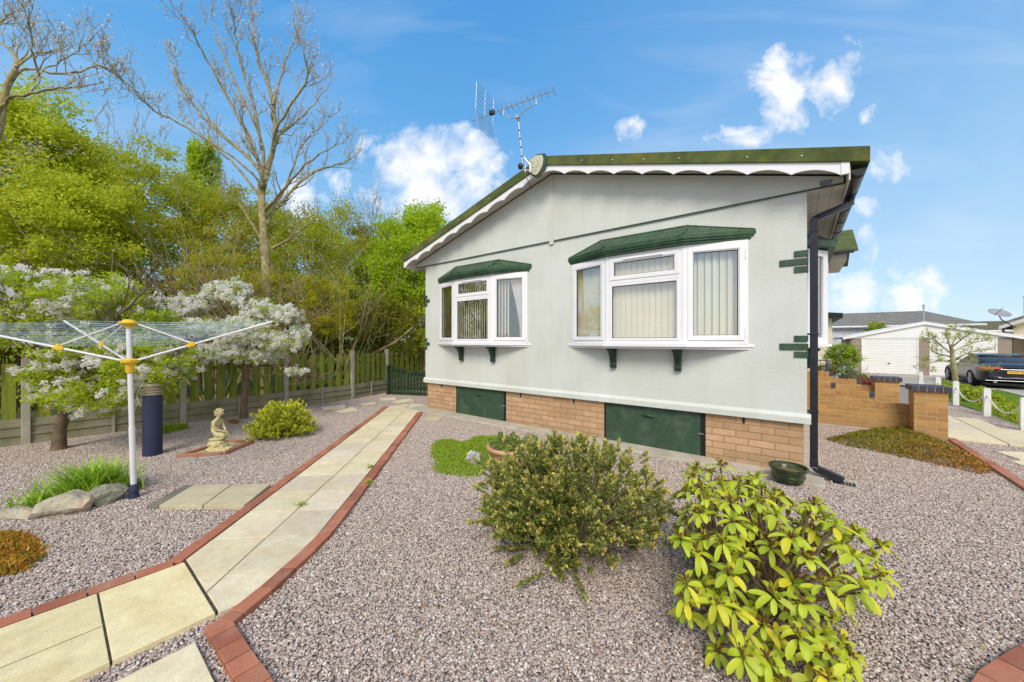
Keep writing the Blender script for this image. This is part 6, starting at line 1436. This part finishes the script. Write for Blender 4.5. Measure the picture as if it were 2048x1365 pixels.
def mound(lab, name, P, h, n, ln, mats, seed, sharp=False, cat='plant', base=None, kind=None, wd=.4, grad=None, upb=1.2):
    """low cushion inside polygon P; sprigs point up and out"""
    r = np.random.default_rng(seed); xs_ = np.array([p[0] for p in P]); ys_ = np.array([p[1] for p in P]); cx, cy = xs_.mean(), ys_.mean(); out = []
    from mathutils.geometry import intersect_point_line
    def inside(x, y):
        c_ = False; j = len(P)-1
        for i in range(len(P)):
            if (P[i][1] > y) != (P[j][1] > y) and x < (P[j][0]-P[i][0])*(y-P[i][1])/(P[j][1]-P[i][1])+P[i][0]: c_ = not c_
            j = i
        return c_
    def edge(x, y):
        return min(math.dist((x, y), (lambda a, b, f: (a[0]+(b[0]-a[0])*f, a[1]+(b[1]-a[1])*f))(P[i-1], P[i], min(1, max(0, ((x-P[i-1][0])*(P[i][0]-P[i-1][0])+(y-P[i-1][1])*(P[i][1]-P[i-1][1]))/((P[i][0]-P[i-1][0])**2+(P[i][1]-P[i-1][1])**2))))) for i in range(len(P)))
    grid = []
    X_, Y_ = np.meshgrid(np.arange(xs_.min(), xs_.max(), .025), np.arange(ys_.min(), ys_.max(), .025))
    for x, y in zip(X_.ravel(), Y_.ravel()):
        if inside(x, y):
            e = edge(x, y)+.05*mnoise.noise(Vector((x*7, y*7, seed))) 
            if e > .0: grid.append((x, y, e))
    G_ = np.array(grid); i = r.integers(0, len(G_), n); x = G_[i, 0]+r.normal(0, .015, n); y = G_[i, 1]+r.normal(0, .015, n); e = G_[i, 2]
    nz = np.array([mnoise.noise(Vector((a*5, b*5, seed*3.3))) for a, b in zip(x, y)]); z = h*(1-np.exp(-e/.12))*(.75+.5*nz)+r.uniform(-.02, .008, n)
    z = np.maximum(z, .008); C = np.stack([x, y, z+np.array([tz(a, b) for a, b in zip(x[:1], y[:1])])[0]], -1)
    D = unit(r.normal(size=(n, 3))*.6+np.array([0, 0, upb])); W_ = unit(np.cross(D, unit(r.normal(size=(n, 3))))); l = ln*r.uniform(.6, 1.3, n)
    t = thing(name, lab, cat, (cx, cy, 0)) if kind is None else None
    off = np.array([cx, cy, 0])
    k = grad(x, y) if grad else np.zeros(n); sel = r.uniform(0, 1, n) < k
    parts = [(~sel, mats[0], 'foliage'), (sel, mats[-1], 'tips')] if grad else [(np.ones(n, bool), mats[0], 'foliage')]
    for s_, mt, nm in parts:
        V, F = rhomb(C[s_]-off, D[s_], W_[s_], l[s_], l[s_]*wd, .1); o = mesh_obj(nm if kind is None else name, V, F, mt, t)
        if kind: o.location = (cx, cy, 0); tag(o, lab, cat, kind=kind)
    return t
LF['moss'] = M_leaf('moss', [(.20,.32,.015), (.27,.40,.02), (.32,.44,.03), (.15,.25,.015)], trans=.2)
LF['heath'] = M_leaf('heath_green', [(.24,.24,.02), (.17,.18,.02), (.32,.29,.03), (.13,.13,.02)], trans=.2)
LF['rust'] = M_leaf('heath_rust', [(.42,.20,.04), (.30,.13,.03), (.50,.28,.06), (.22,.10,.03)], trans=.2)
LF['orange'] = M_leaf('heath_orange', [(.55,.26,.03), (.42,.17,.03), (.60,.35,.05), (.30,.20,.03)], trans=.2)
P_ = [g(a, b)[:2] for a, b in ((1652, 882), (1700, 870), (1760, 862), (1810, 856), (1850, 872), (1890, 888), (1940, 915), (1985, 942), (1965, 952), (1900, 938), (1830, 922), (1740, 903), (1690, 893))]
mound('long low heather mound, olive green turning rust brown, in front of the near brick pier', 'heather', [tuple(p) for p in P_], .13, 15000, .035, [LF['heath'], LF['rust']], 5, grad=lambda x, y: np.clip((x-.6)/1.3-(y-2.2)*.35, .08, .92))
P_ = [g(a, b)[:2] for a, b in ((-40, 1075), (20, 1070), (62, 1078), (86, 1098), (80, 1120), (50, 1145), (10, 1158), (-60, 1165))]
mound('orange rust heather cushion at the left edge in front of the rocks', 'heather', [tuple(p) for p in P_], .11, 5000, .032, [LF['orange'], LF['heath']], 6, grad=lambda x, y: np.full(len(x), .25))
P_ = [g(a, b)[:2] for a, b in ((868, 884), (900, 880), (925, 886), (955, 874), (1000, 874), (1010, 890), (985, 920), (960, 955), (930, 957), (880, 950), (862, 945), (872, 925), (860, 912))]
mound('bright green moss carpet beside the terracotta planter', 'moss_patch', [tuple(p) for p in P_], .035, 16000, .022, [LF['moss']], 7, wd=.55)
P_ = [g(a, b)[:2] for a, b in ((300, 868), (330, 856), (372, 852), (378, 858), (340, 868), (310, 876))]
mound('low green ground cover patch beside the bollard light', 'ground_cover', [tuple(p) for p in P_], .06, 2500, .04, [LF['moss']], 8)
P_ = [g(a, b)[:2] for a, b in ((240, 965), (262, 958), (285, 968), (280, 980), (250, 975))]
mound('small brown green creeping plant at the foot of the dryer pole', 'creeping_plant', [tuple(p) for p in P_], .06, 900, .03, [LF['heath']], 12)
P_ = [g(a, b)[:2] for a, b in ((455, 846), (470, 841), (480, 846), (470, 852))]
mound('tiny reddish seedling left of the cherry trunk', 'seedling', [tuple(p) for p in P_], .05, 200, .04, [LF['rust']], 13)
# stone beside the planter
m = MB(); q = g(948, 926); blob(m, (q.x, q.y, .05), (.10, .09, .10), 4, .28, 7, 3); tag(m.build('rock', M('grey_white_stone', (.45, .46, .46), .8, .3, 12, bump=.6, bscale=30, dist=.01, stain=((.75, .72, .62), 9, .5, .6)), smooth=False), 'grey and white stone sitting in the moss carpet', 'rock')
# planter
MT['terra'] = M('terracotta', (.58, .30, .17), .8, .1, 8, bump=.3, bscale=60, dist=.002, stain=((.66, .46, .34), 5, .5, .75))
q = cw(.015, 4.62); t = thing('planter', 'wide terracotta bowl planter with rolled rim in the moss carpet', 'planter', (q.x, q.y, 0))
m = MB(); m.lathe((q.x, q.y, 0), [(.18, 0), (.21, .02), (.27, .12), (.30, .20), (.31, .215), (.335, .22), (.345, .24), (.335, .262), (.305, .265), (.295, .25), (.28, .2)], 40); m.build('bowl', MT['terra'], t, smooth=True)
m = MB(); m.lathe((q.x, q.y, .195), [(.01, .01), (.282, 0)], 24); m.build('soil', M('soil', (.07, .05, .03), 1, .3, 30, bump=1, bscale=50), t)
r = np.random.default_rng(3); n = 5200; a = r.uniform(0, 6.28, n); rr = .30*np.sqrt(r.uniform(0, 1, n)); nz_ = np.array([mnoise.noise(Vector((math.cos(b)*2*c_*4, math.sin(b)*c_*8, 1))) for b, c_ in zip(a, rr)])
C = np.stack([q.x+np.cos(a)*rr*1.05, q.y+np.sin(a)*rr*1.05, .22+np.maximum(0, nz_+.25)*.22*(1-rr)+r.uniform(-.01, .03, n)], -1)
LF['plant'] = M_leaf('planter_leaf', [(.16,.24,.04), (.22,.30,.05), (.12,.17,.04), (.28,.34,.10)], trans=.2)
pl = thing('planter_plant', 'small leaved green plants filling the terracotta bowl planter', 'plant', (q.x, q.y, .2)); put_leaves('foliage', C-np.array(pl.location), .026, r, LF['plant'], pl, up=.6)
# green bowl by the downpipe
MT['glaze'] = M('green_glaze', (.03, .06, .02), .18, .25, 10, stain=((.10, .09, .04), 7, .55, .7), spec=.6)
q = cw(3.06, 4.03); t = thing('glazed_pot', 'dark green glazed bowl with water standing at the corner of the bungalow', 'pot', (q.x, q.y, .035))
m = MB(); m.lathe((q.x, q.y, .036), [(.12, 0), (.14, .01), (.152, .05), (.158, .055), (.158, .065), (.152, .07), (.160, .11), (.168, .12), (.182, .14), (.184, .155), (.178, .162), (.166, .158), (.162, .13), (.155, .12)], 40); m.build('bowl', MT['glaze'], t, smooth=True)
m = MB(); m.lathe((q.x, q.y, .164), [(.002, -.003), (.158, -.004)], 32); m.build('water', M('murky_water', (.10, .085, .035), .08, .2, 5, spec=.8), t)
# drain grate under the downpipe shoe
q = Vector((.33, .0, 0)); t = thing('drain_grate', 'small grey drain frame under the shoe of the black downpipe', 'drain', (q.x, q.y, 0)); m = MB()
m.box(q.x-.13, q.x+.10, q.y-.10, q.y-.08, 0, .022); m.box(q.x-.13, q.x+.10, q.y+.08, q.y+.10, 0, .022); m.box(q.x+.08, q.x+.10, q.y-.08, q.y+.08, 0, .022); m.box(q.x-.13, q.x-.11, q.y-.08, q.y+.08, 0, .022)
m.build('frame', MT['concrete'], t); m = MB()
for i in range(7): m.box(q.x-.105+i*.027, q.x-.09+i*.027, q.y-.08, q.y+.08, .004, .016)
m.build('bars', MT['dark'], t)

def stems_bush(lab, name, c, R_, H_, nst, seed, leafmats, ln, per, bark, leaffrac=.4, wdl=.4, r0=.006, tip_light=None, skew=(0, 0), dens=None, kids=(2,), jitter=.010, cat='shrub', flat=.0, sil=None):
    """multi stemmed bush: every stem runs from the root to the bush surface, leafy towards its tip"""
    rnd = random.Random(seed); r = np.random.default_rng(seed); t = thing(name, lab, cat, tuple(c)); segs = []; LC = []; LD = []; LT = []
    for i in range(nst):
        a = rnd.uniform(0, 2*math.pi); el = math.asin(rnd.uniform(flat, 1)); q = (rnd.random()**.35)
        tx, ty, tz_ = c[0]+math.cos(a)*math.cos(el)*R_[0]*q+skew[0], c[1]+math.sin(a)*math.cos(el)*R_[1]*q+skew[1], c[2]+.04+math.sin(el)*H_*q*rnd.uniform(.8, 1.08)
        if sil:
            for _ in range(60):
                if inpoly(sil, *proj((tx, ty, tz_))): break
                a = rnd.uniform(0, 2*math.pi); el = math.asin(rnd.uniform(flat, 1)); q = (rnd.random()**.3)
                tx, ty, tz_ = c[0]+math.cos(a)*math.cos(el)*R_[0]*q*1.15+skew[0], c[1]+math.sin(a)*math.cos(el)*R_[1]*q*1.15+skew[1], c[2]+.04+math.sin(el)*H_*q
        p0 = np.array([c[0]+rnd.gauss(0, .03), c[1]+rnd.gauss(0, .03), c[2]]); p1 = np.array([tx, ty, tz_]); mid = (p0*.45+p1*.55); mid[2] = p0[2]+(p1[2]-p0[2])*.42
        ends = [(p0, mid, p1)]
        for k in range(kids[0]): f = rnd.uniform(.45, .85); b = p0*(1-f)**2+mid*2*f*(1-f)+p1*f*f; e = p1+np.array([rnd.gauss(0, .07), rnd.gauss(0, .07), rnd.gauss(-.01, .03)])*R_[0]/.7; ends.append((b, (b+e)/2+np.array([0, 0, -.01]), e))
        for j, (A_, B_, C_) in enumerate(ends):
            pr = A_; N = 7
            for s_ in range(1, N+1):
                f = s_/N; p = A_*(1-f)**2+B_*2*f*(1-f)+C_*f*f; segs.append((pr, p, r0*(1-.7*(s_-1)/N)*(.6 if j else 1), r0*(1-.7*s_/N)*(.6 if j else 1))); pr = p
            lf = leaffrac if dens is None else dens(C_)
            n = int(per*lf/leaffrac*.999+.5)
            f = 1-rng_tri(r, n)*lf; P = A_*((1-f)**2)[:, None]+B_*(2*f*(1-f))[:, None]+C_*(f*f)[:, None]; T_ = unit((C_-B_)[None]*np.ones((n, 1)))
            LC.append(P+r.normal(size=(n, 3))*jitter*.3); LD.append(unit(T_*1.0+np.array([0, 0, .25])+r.normal(size=(n, 3))*.6)); LT.append(f)
    V, F = tubes_np(rel(t, segs), 4); mesh_obj('stems', V, F, BARK[bark], t)
    C_ = np.concatenate(LC)-np.array(t.location); D = np.concatenate(LD); T_ = np.concatenate(LT); W_ = unit(np.cross(D, unit(r.normal(size=D.shape)))); l = ln*r.uniform(.6, 1.25, len(D))
    hi = T_ > .93 if tip_light else np.zeros(len(T_), bool); hi &= r.uniform(0, 1, len(T_)) < .75
    for s_, mt, nm in ((~hi, leafmats[0], 'foliage'), (hi, leafmats[-1], 'young_shoots')):
        if s_.any(): V, F = rhomb(C_[s_], D[s_], W_[s_], l[s_], l[s_]*wdl, .12); mesh_obj(nm, V, F, mt, t)
    return t
def rng_tri(r, n): return r.uniform(0, 1, n)**1.15
LF['hebe'] = M_leaf('hebe_leaf', [(.14,.19,.04), (.21,.25,.05), (.10,.14,.03), (.26,.28,.06), (.34,.32,.07)], trans=.12, rough=.42)
LF['hebetip'] = M_leaf('hebe_tip', [(.50,.48,.12), (.42,.42,.10), (.60,.50,.08), (.55,.55,.28), (.66,.45,.04)], trans=.2, rough=.45)
c = cw(.46, 2.80, 0)
def hd(C_):      # dense at the left and front, bare stemmed at the back right
    X = (C_[0]-c.x)*AXX[0]+(C_[1]-c.y)*AXX[1]; Y = (C_[0]-c.x)*AXY[0]+(C_[1]-c.y)*AXY[1]; return .66 if X < .02 and Y < .25 else .27
stems_bush('big sprawling hebe bush with dark green left side and bare twiggy middle in the gravel', 'hebe_bush', (c.x, c.y, 0), (.88, .72), .90, 270, 15, [LF['hebe'], LF['hebetip']], .029, 72, 'twig', .36, .48, .0042, True, (0, .06), hd, flat=.02, kids=(3,), jitter=.016, sil=[(955, 1010), (975, 930), (1035, 888), (1110, 862), (1200, 872), (1260, 885), (1325, 892), (1345, 940), (1345, 1010), (1310, 1080), (1230, 1120), (1185, 1175), (1100, 1150), (1000, 1095), (968, 1050)])
LF['spi'] = M_leaf('spirea_leaf', [(.46,.54,.03), (.56,.60,.04), (.36,.44,.03), (.62,.60,.06), (.30,.36,.02)], trans=.3)
LF['spi2'] = M_leaf('spirea_tip', [(.66,.68,.06), (.72,.70,.08), (.54,.58,.04)], trans=.3)
BARK['pinktwig'] = M('pink_twig', (.40, .28, .16), .85, .2, 10)
c = g(566, 872); stems_bush('round yellow green spirea bush between the statue and the path', 'spirea_bush', (c.x, c.y, 0), (.56, .50), .58, 230, 16, [LF['spi'], LF['spi2']], .040, 26, 'pinktwig', .5, .5, .0045, True, flat=.02)
# rhododendron: whorls of drooping oval leaves round brown buds
def leaf_mesh(V, F, p, d, up, L_, W_, droop, rnd):
    n = 7; s_ = d.cross(up).normalized(); k = len(V); q = p.copy(); dd = d.copy()
    for j in range(n+1):
        f = j/n; w_ = W_*.5*((1-abs(2*f-1.06)**2.4)**.62 if 0 < f < 1 else .06); nrm = s_.cross(dd).normalized()
        V += [tuple(q-s_*w_+nrm*w_*.28), tuple(q), tuple(q+s_*w_+nrm*w_*.28)]
        if j < n: F += [(k+3*j, k+3*j+1, k+3*j+4, k+3*j+3), (k+3*j+1, k+3*j+2, k+3*j+5, k+3*j+4)]
        q = q + dd*(L_/n); dd = (dd + Vector((0, 0, -droop))).normalized()
LF['rhodo'] = M_leaf('rhododendron_leaf', [(.42,.52,.03), (.50,.57,.04), (.32,.42,.03), (.56,.60,.045), (.46,.54,.04), (.68,.60,.04), (.24,.34,.025), (.54,.58,.08)], rough=.45, trans=.22, spec=.25)
def rhodo():
    rnd = random.Random(44); c = cw(1.40, 2.04, 0); t = thing('rhododendron', 'large leaved yellow green rhododendron with brown buds in the right foreground gravel', 'shrub', tuple(c))
    SIL = [(1375, 935), (1425, 915), (1490, 950), (1620, 985), (1665, 1040), (1740, 1075), (1795, 1095), (1780, 1150), (1700, 1190), (1690, 1260), (1720, 1365), (1700, 1440), (1410, 1440), (1400, 1330), (1365, 1290), (1358, 1200), (1375, 1130), (1352, 1060), (1362, 990)]
    V = []; F = []; segs = []; bud = MB(); heads = []
    tries = 0
    while len(heads) < 172 and tries < 20000:
        tries += 1
        X, Y, Z = rnd.uniform(-.62, .70), rnd.uniform(-.55, .60), rnd.uniform(.08, .86)
        zc = .30+.28*max(Y, 0); e = math.sqrt((X/.64)**2+(Y/.58)**2+((Z-zc)/.46)**2)
        if e > 1.05 or e < rnd.random()*.95: continue
        h = c + Vector((AXX[0]*X+AXY[0]*Y, AXX[1]*X+AXY[1]*Y, 0)); h.z = Z
        if not inpoly(SIL, *proj(h)): continue
        if any((h-o_).length < .070 for o_ in heads): continue
        heads.append(h)
    forks = [c+Vector((rnd.uniform(-.25, .25), rnd.uniform(-.25, .25), rnd.uniform(.10, .22))) for _ in range(11)]
    for f_ in forks:
        m_ = c.lerp(f_, .5)+Vector((rnd.gauss(0, .03), rnd.gauss(0, .03), -.02)); segs += [(np.array(c+Vector((rnd.gauss(0, .02), rnd.gauss(0, .02), -.02))), np.array(m_), .015, .012), (np.array(m_), np.array(f_), .012, .010)]
    for h in heads:
        f_ = min(forks, key=lambda o_: (o_-h).length); m_ = f_.lerp(h, .5)+Vector((rnd.gauss(0, .015), rnd.gauss(0, .015), -.03)); m2 = f_.lerp(h, .8)+Vector((0, 0, -.02))
        segs += [(np.array(f_), np.array(m_), .0085, .007), (np.array(m_), np.array(m2), .007, .006), (np.array(m2), np.array(h), .006, .005)]
        out = (h-Vector((c.x, c.y, .15))).normalized(); ax_ = (out*.55+Vector((0, 0, .8))).normalized(); a1 = ax_.orthogonal().normalized(); a2 = ax_.cross(a1); n = rnd.randint(7, 10); ph = rnd.random()*6
        for i in range(n):
            a = ph+2*math.pi*i/n+rnd.gauss(0, .15); up = rnd.uniform(-.3, .55); d = (a1*math.cos(a)+a2*math.sin(a)+ax_*up).normalized()
            leaf_mesh(V, F, h+d*.008+ax_*rnd.uniform(-.02, .01), d, ax_, rnd.uniform(.052, .104), rnd.uniform(.022, .035), rnd.uniform(.04, .30), rnd)
        for i in range(rnd.randint(3, 4)): a = rnd.uniform(0, 6.28); d = (a1*math.cos(a)*.5+a2*math.sin(a)*.5+ax_).normalized(); leaf_mesh(V, F, h, d, a1, rnd.uniform(.04, .07), .018, .08, rnd)
        if rnd.random() < .72:
            for i in range(rnd.randint(8, 14)):
                d = Vector((rnd.gauss(0, 1), rnd.gauss(0, 1), rnd.gauss(1.3, .7))).normalized(); e = h+d*rnd.uniform(.02, .04); bud.tube([h, e], .0014, 3); bud.tube([e-d*.004, e+d*.004, e+d*.011], [.003, .0055, .001], 5)
    o = np.array(t.location); mesh_obj('foliage', np.array(V)-o, np.array(F), LF['rhodo'], t, True)
    Vt, Ft = tubes_np([(a-o, b-o, c_, d) for a, b, c_, d in segs], 7); mesh_obj('branches', Vt, Ft, BARK['brown'], t)
    bud.build('buds', M('bud_brown', (.20, .085, .03), .8, .25, 30), t)
rhodo()

# ------------------------------------------------------------------ plants on the right
def puff(lab, name, px, py, Y, rx, rz, mat, seed, n=2500, ln=.06, cat='shrub', grp=None, ry=None, zfix=None):
    c = at(px, py, Y); rw = rx/FPX*Y; rh = rz/FPX*Y; zb_ = tz(c.x, c.y); t = thing(name, lab, cat, (c.x, c.y, zb_), 0, grp); r = np.random.default_rng(seed); rnd = random.Random(seed); segs = []; tips = []
    for i in range(9): a = rnd.uniform(0, 6.28); grow(segs, tips, (c.x, c.y, zb_), (math.cos(a)*.5, math.sin(a)*.5, 1), max(c.z-zb_, .1)+rh*.6, .012, 0, rnd, up=.2, kids=(3, 2), shrink_=.5)
    V, F = tubes_np(rel(t, segs), 4); mesh_obj('stems', V, F, BARK['brown'], t)
    P = crown_points(tuple(c), (rw, ry or rw, rh), n, r, 50, .25, .2); P = P[P[:, 2] > zb_+.01]; put_leaves('foliage', P-np.array(t.location), ln, r, mat, t, up=.5); return t
LF['lime'] = M_leaf('leaf_lime', [(.30,.45,.03), (.40,.54,.04), (.22,.34,.03)], trans=.3)
LF['limey'] = M_leaf('leaf_lime_yellow', [(.40,.46,.03), (.30,.40,.03), (.50,.52,.05), (.22,.32,.03)], trans=.3)
LF['silver'] = M_leaf('leaf_silver', [(.28,.40,.20), (.20,.32,.10), (.40,.50,.32)], trans=.2)
LF['red'] = M_leaf('leaf_red', [(.30,.06,.06), (.40,.12,.10), (.22,.05,.05)], trans=.2)
puff('bright green feathery shrub against the pebbledash garage corner', 'shrub', 1682, 712, 13.5, 28, 30, LF['lime'], 201, 5000, .07)
puff('olive yellow low plant behind the rear brick wall', 'shrub', 1676, 742, 11.6, 16, 12, LF['heath'], 202, 1500, .05)
puff('silvery green leafy plant behind the rear brick wall', 'shrub', 1694, 746, 11.2, 14, 12, LF['silver'], 203, 900, .09)
puff('small green weed behind the rear brick wall next to the red heather', 'shrub', 1722, 754, 11.4, 10, 6, LF['moss'], 204, 500, .05)
puff('reddish purple heather just behind the front brick wall', 'heather', 1738, 764, 9.6, 26, 7, LF['red'], 205, 2200, .035)
puff('yellow green plants below the black railing', 'shrub', 1648, 738, 13.0, 14, 9, LF['heath'], 206, 900, .05)
puff('feathery yellow green conifer standing behind the garage roof', 'conifer', 1753, 672, 27.5, 19, 36, LF['limey'], 207, 4500, .14, cat='tree')
P_ = [(3.30, 8.9), (4.0, 9.1), (4.3, 11.2), (4.0, 12.6), (3.3, 12.4), (3.15, 10.4)]
mound('yellow green ground cover bed under the young tree behind the chain posts', 'flower_bed', P_, .26, 9000, .075, [LF['limey']], 208, wd=.6)
P_ = [(3.22, 5.6), (3.9, 5.3), (4.3, 7.2), (4.1, 8.7), (3.35, 8.6), (3.25, 7.2)]
mound('low green bed on the lawn behind the two nearest chain posts', 'flower_bed', P_, .15, 8000, .06, [LF['limey']], 209, wd=.6)
r = np.random.default_rng(77); n = 30000; C = np.stack([r.uniform(3.1, 4.95, n), r.uniform(4.5, 13.2, n), np.zeros(n)], -1); C[:, 2] = .012
D = unit(r.normal(size=(n, 3))*.45+np.array([0, 0, 1.])); W_ = unit(np.cross(D, unit(r.normal(size=(n, 3))))); V, F = rhomb(C, D, W_, .045, .006)
LF['grass'] = M_leaf('grass', [(.16,.30,.02), (.22,.36,.03), (.28,.38,.04)], trans=.2); tag(mesh_obj('grass', V, F, LF['grass']), 'short green grass of the lawn strip beyond the chain posts', 'grass', kind='stuff')
rnd = random.Random(5); segs = []; tips = []; Yt = 12.4; b_ = at(1915, 700, Yt); b_.z = tz(b_.x, b_.y)
t = thing('young_tree', 'small open young tree with sparse buds in front of the car and garage', 'tree', tuple(b_))
ts = []; Q = guided(ts, [], [(1913, 778), (1908, 740), (1905, 715), (1902, 690)], Yt, Yt, .075, .045, rnd, False); trunk_mesh(t, tuple(b_), Q, .075, .045, 'olive', 8)
for pix, dY in (([(1905, 710), (1880, 690), (1862, 678), (1850, 676)], .3), ([(1904, 705), (1930, 692), (1960, 684), (1978, 680)], .2), ([(1902, 700), (1895, 680), (1890, 668)], -.3), ([(1902, 695), (1912, 672), (1916, 660)], .3), ([(1906, 725), (1880, 722), (1860, 728), (1855, 745)], -.3), ([(1908, 735), (1935, 728), (1965, 735)], -.2), ([(1906, 720), (1940, 705), (1970, 700)], .5), ([(1905, 715), (1878, 708), (1862, 702)], .6), ([(1903, 695), (1925, 678), (1940, 668)], -.5)):
    guided(segs, tips, pix, Yt, Yt+dY, .026, .007, rnd, True, (2, 2), .26, up=.2)
V, F = tubes_np(rel(t, segs), 4); mesh_obj('limbs', V, F, BARK['olive'], t)
r = np.random.default_rng(5); T = np.array([p for p, _ in tips]); C = (T[:, None]+r.normal(size=(len(T), 3, 3))*.04).reshape(-1, 3); put_leaves('leaves', C-np.array(t.location), .045, r, LF['haw'], t)
c = at(1657, 746, 12.0); bollard((c.x, c.y, tz(c.x, c.y)), .98, .085, 'grey and white bollard light behind the rear brick wall', M('grey_post', (.10, .13, .17), .4, .1, 4))
# weeds in the joints
for (px, py, lb) in ((735, 968, 'tiny weed in the path edge at the worn slabs'), (604, 1012, 'tiny weed in the middle joint of the path'), (740, 936, 'tiny weed by the right brick edging of the path')):
    c = g(px, py, .03); t = thing('weed', lb, 'weed', tuple(c)); r = np.random.default_rng(px); put_leaves('foliage', r.normal(size=(60, 3))*np.array([.02, .02, .01])+np.array([0, 0, .012]), .025, r, LF['moss'], t)

# fallen petals and dead leaves on the gravel
r = np.random.default_rng(123); PP = []
for (cx, cy, sx, sy, n) in ((-8.3, -4.9, .9, .8, 420), (-8.6, -3.0, .7, .7, 320), (-7.6, -5.2, 1.2, .6, 120), (-3.0, -2.8, 3.0, 1.8, 60)):
    PP.append(np.stack([r.normal(cx, sx, n), r.normal(cy, sy, n), np.full(n, .018)], -1))
C = np.concatenate(PP); C = C[(C[:, 0] > -9.2)]; D = unit(np.stack([r.normal(size=len(C)), r.normal(size=len(C)), r.normal(size=len(C))*.15], -1)); W_ = unit(np.cross(D, np.array([[0, 0, 1.]])+r.normal(size=D.shape)*.15))
V, F = rhomb(C, D, W_, r.uniform(.012, .022, len(C)), .014, .1); tag(mesh_obj('fallen_petals', V, F, LF['pinkw']), 'white petals scattered on the gravel under the blossom trees', 'petals', kind='stuff')
n = 150; C = np.stack([r.uniform(-6, 3, n), r.uniform(-4.6, -.4, n), np.full(n, .02)], -1); D = unit(np.stack([r.normal(size=n), r.normal(size=n), r.normal(size=n)*.3], -1)); W_ = unit(np.cross(D, np.array([[0, 0, 1.]])+r.normal(size=D.shape)*.3))
V, F = rhomb(C, D, W_, r.uniform(.02, .04, n), .016, .25); tag(mesh_obj('dead_leaves', V, F, M_leaf('dead_leaf', [(.30,.17,.06), (.22,.13,.05), (.38,.26,.10)], trans=.1)), 'few small brown dead leaves scattered over the gravel', 'dead leaves', kind='stuff')
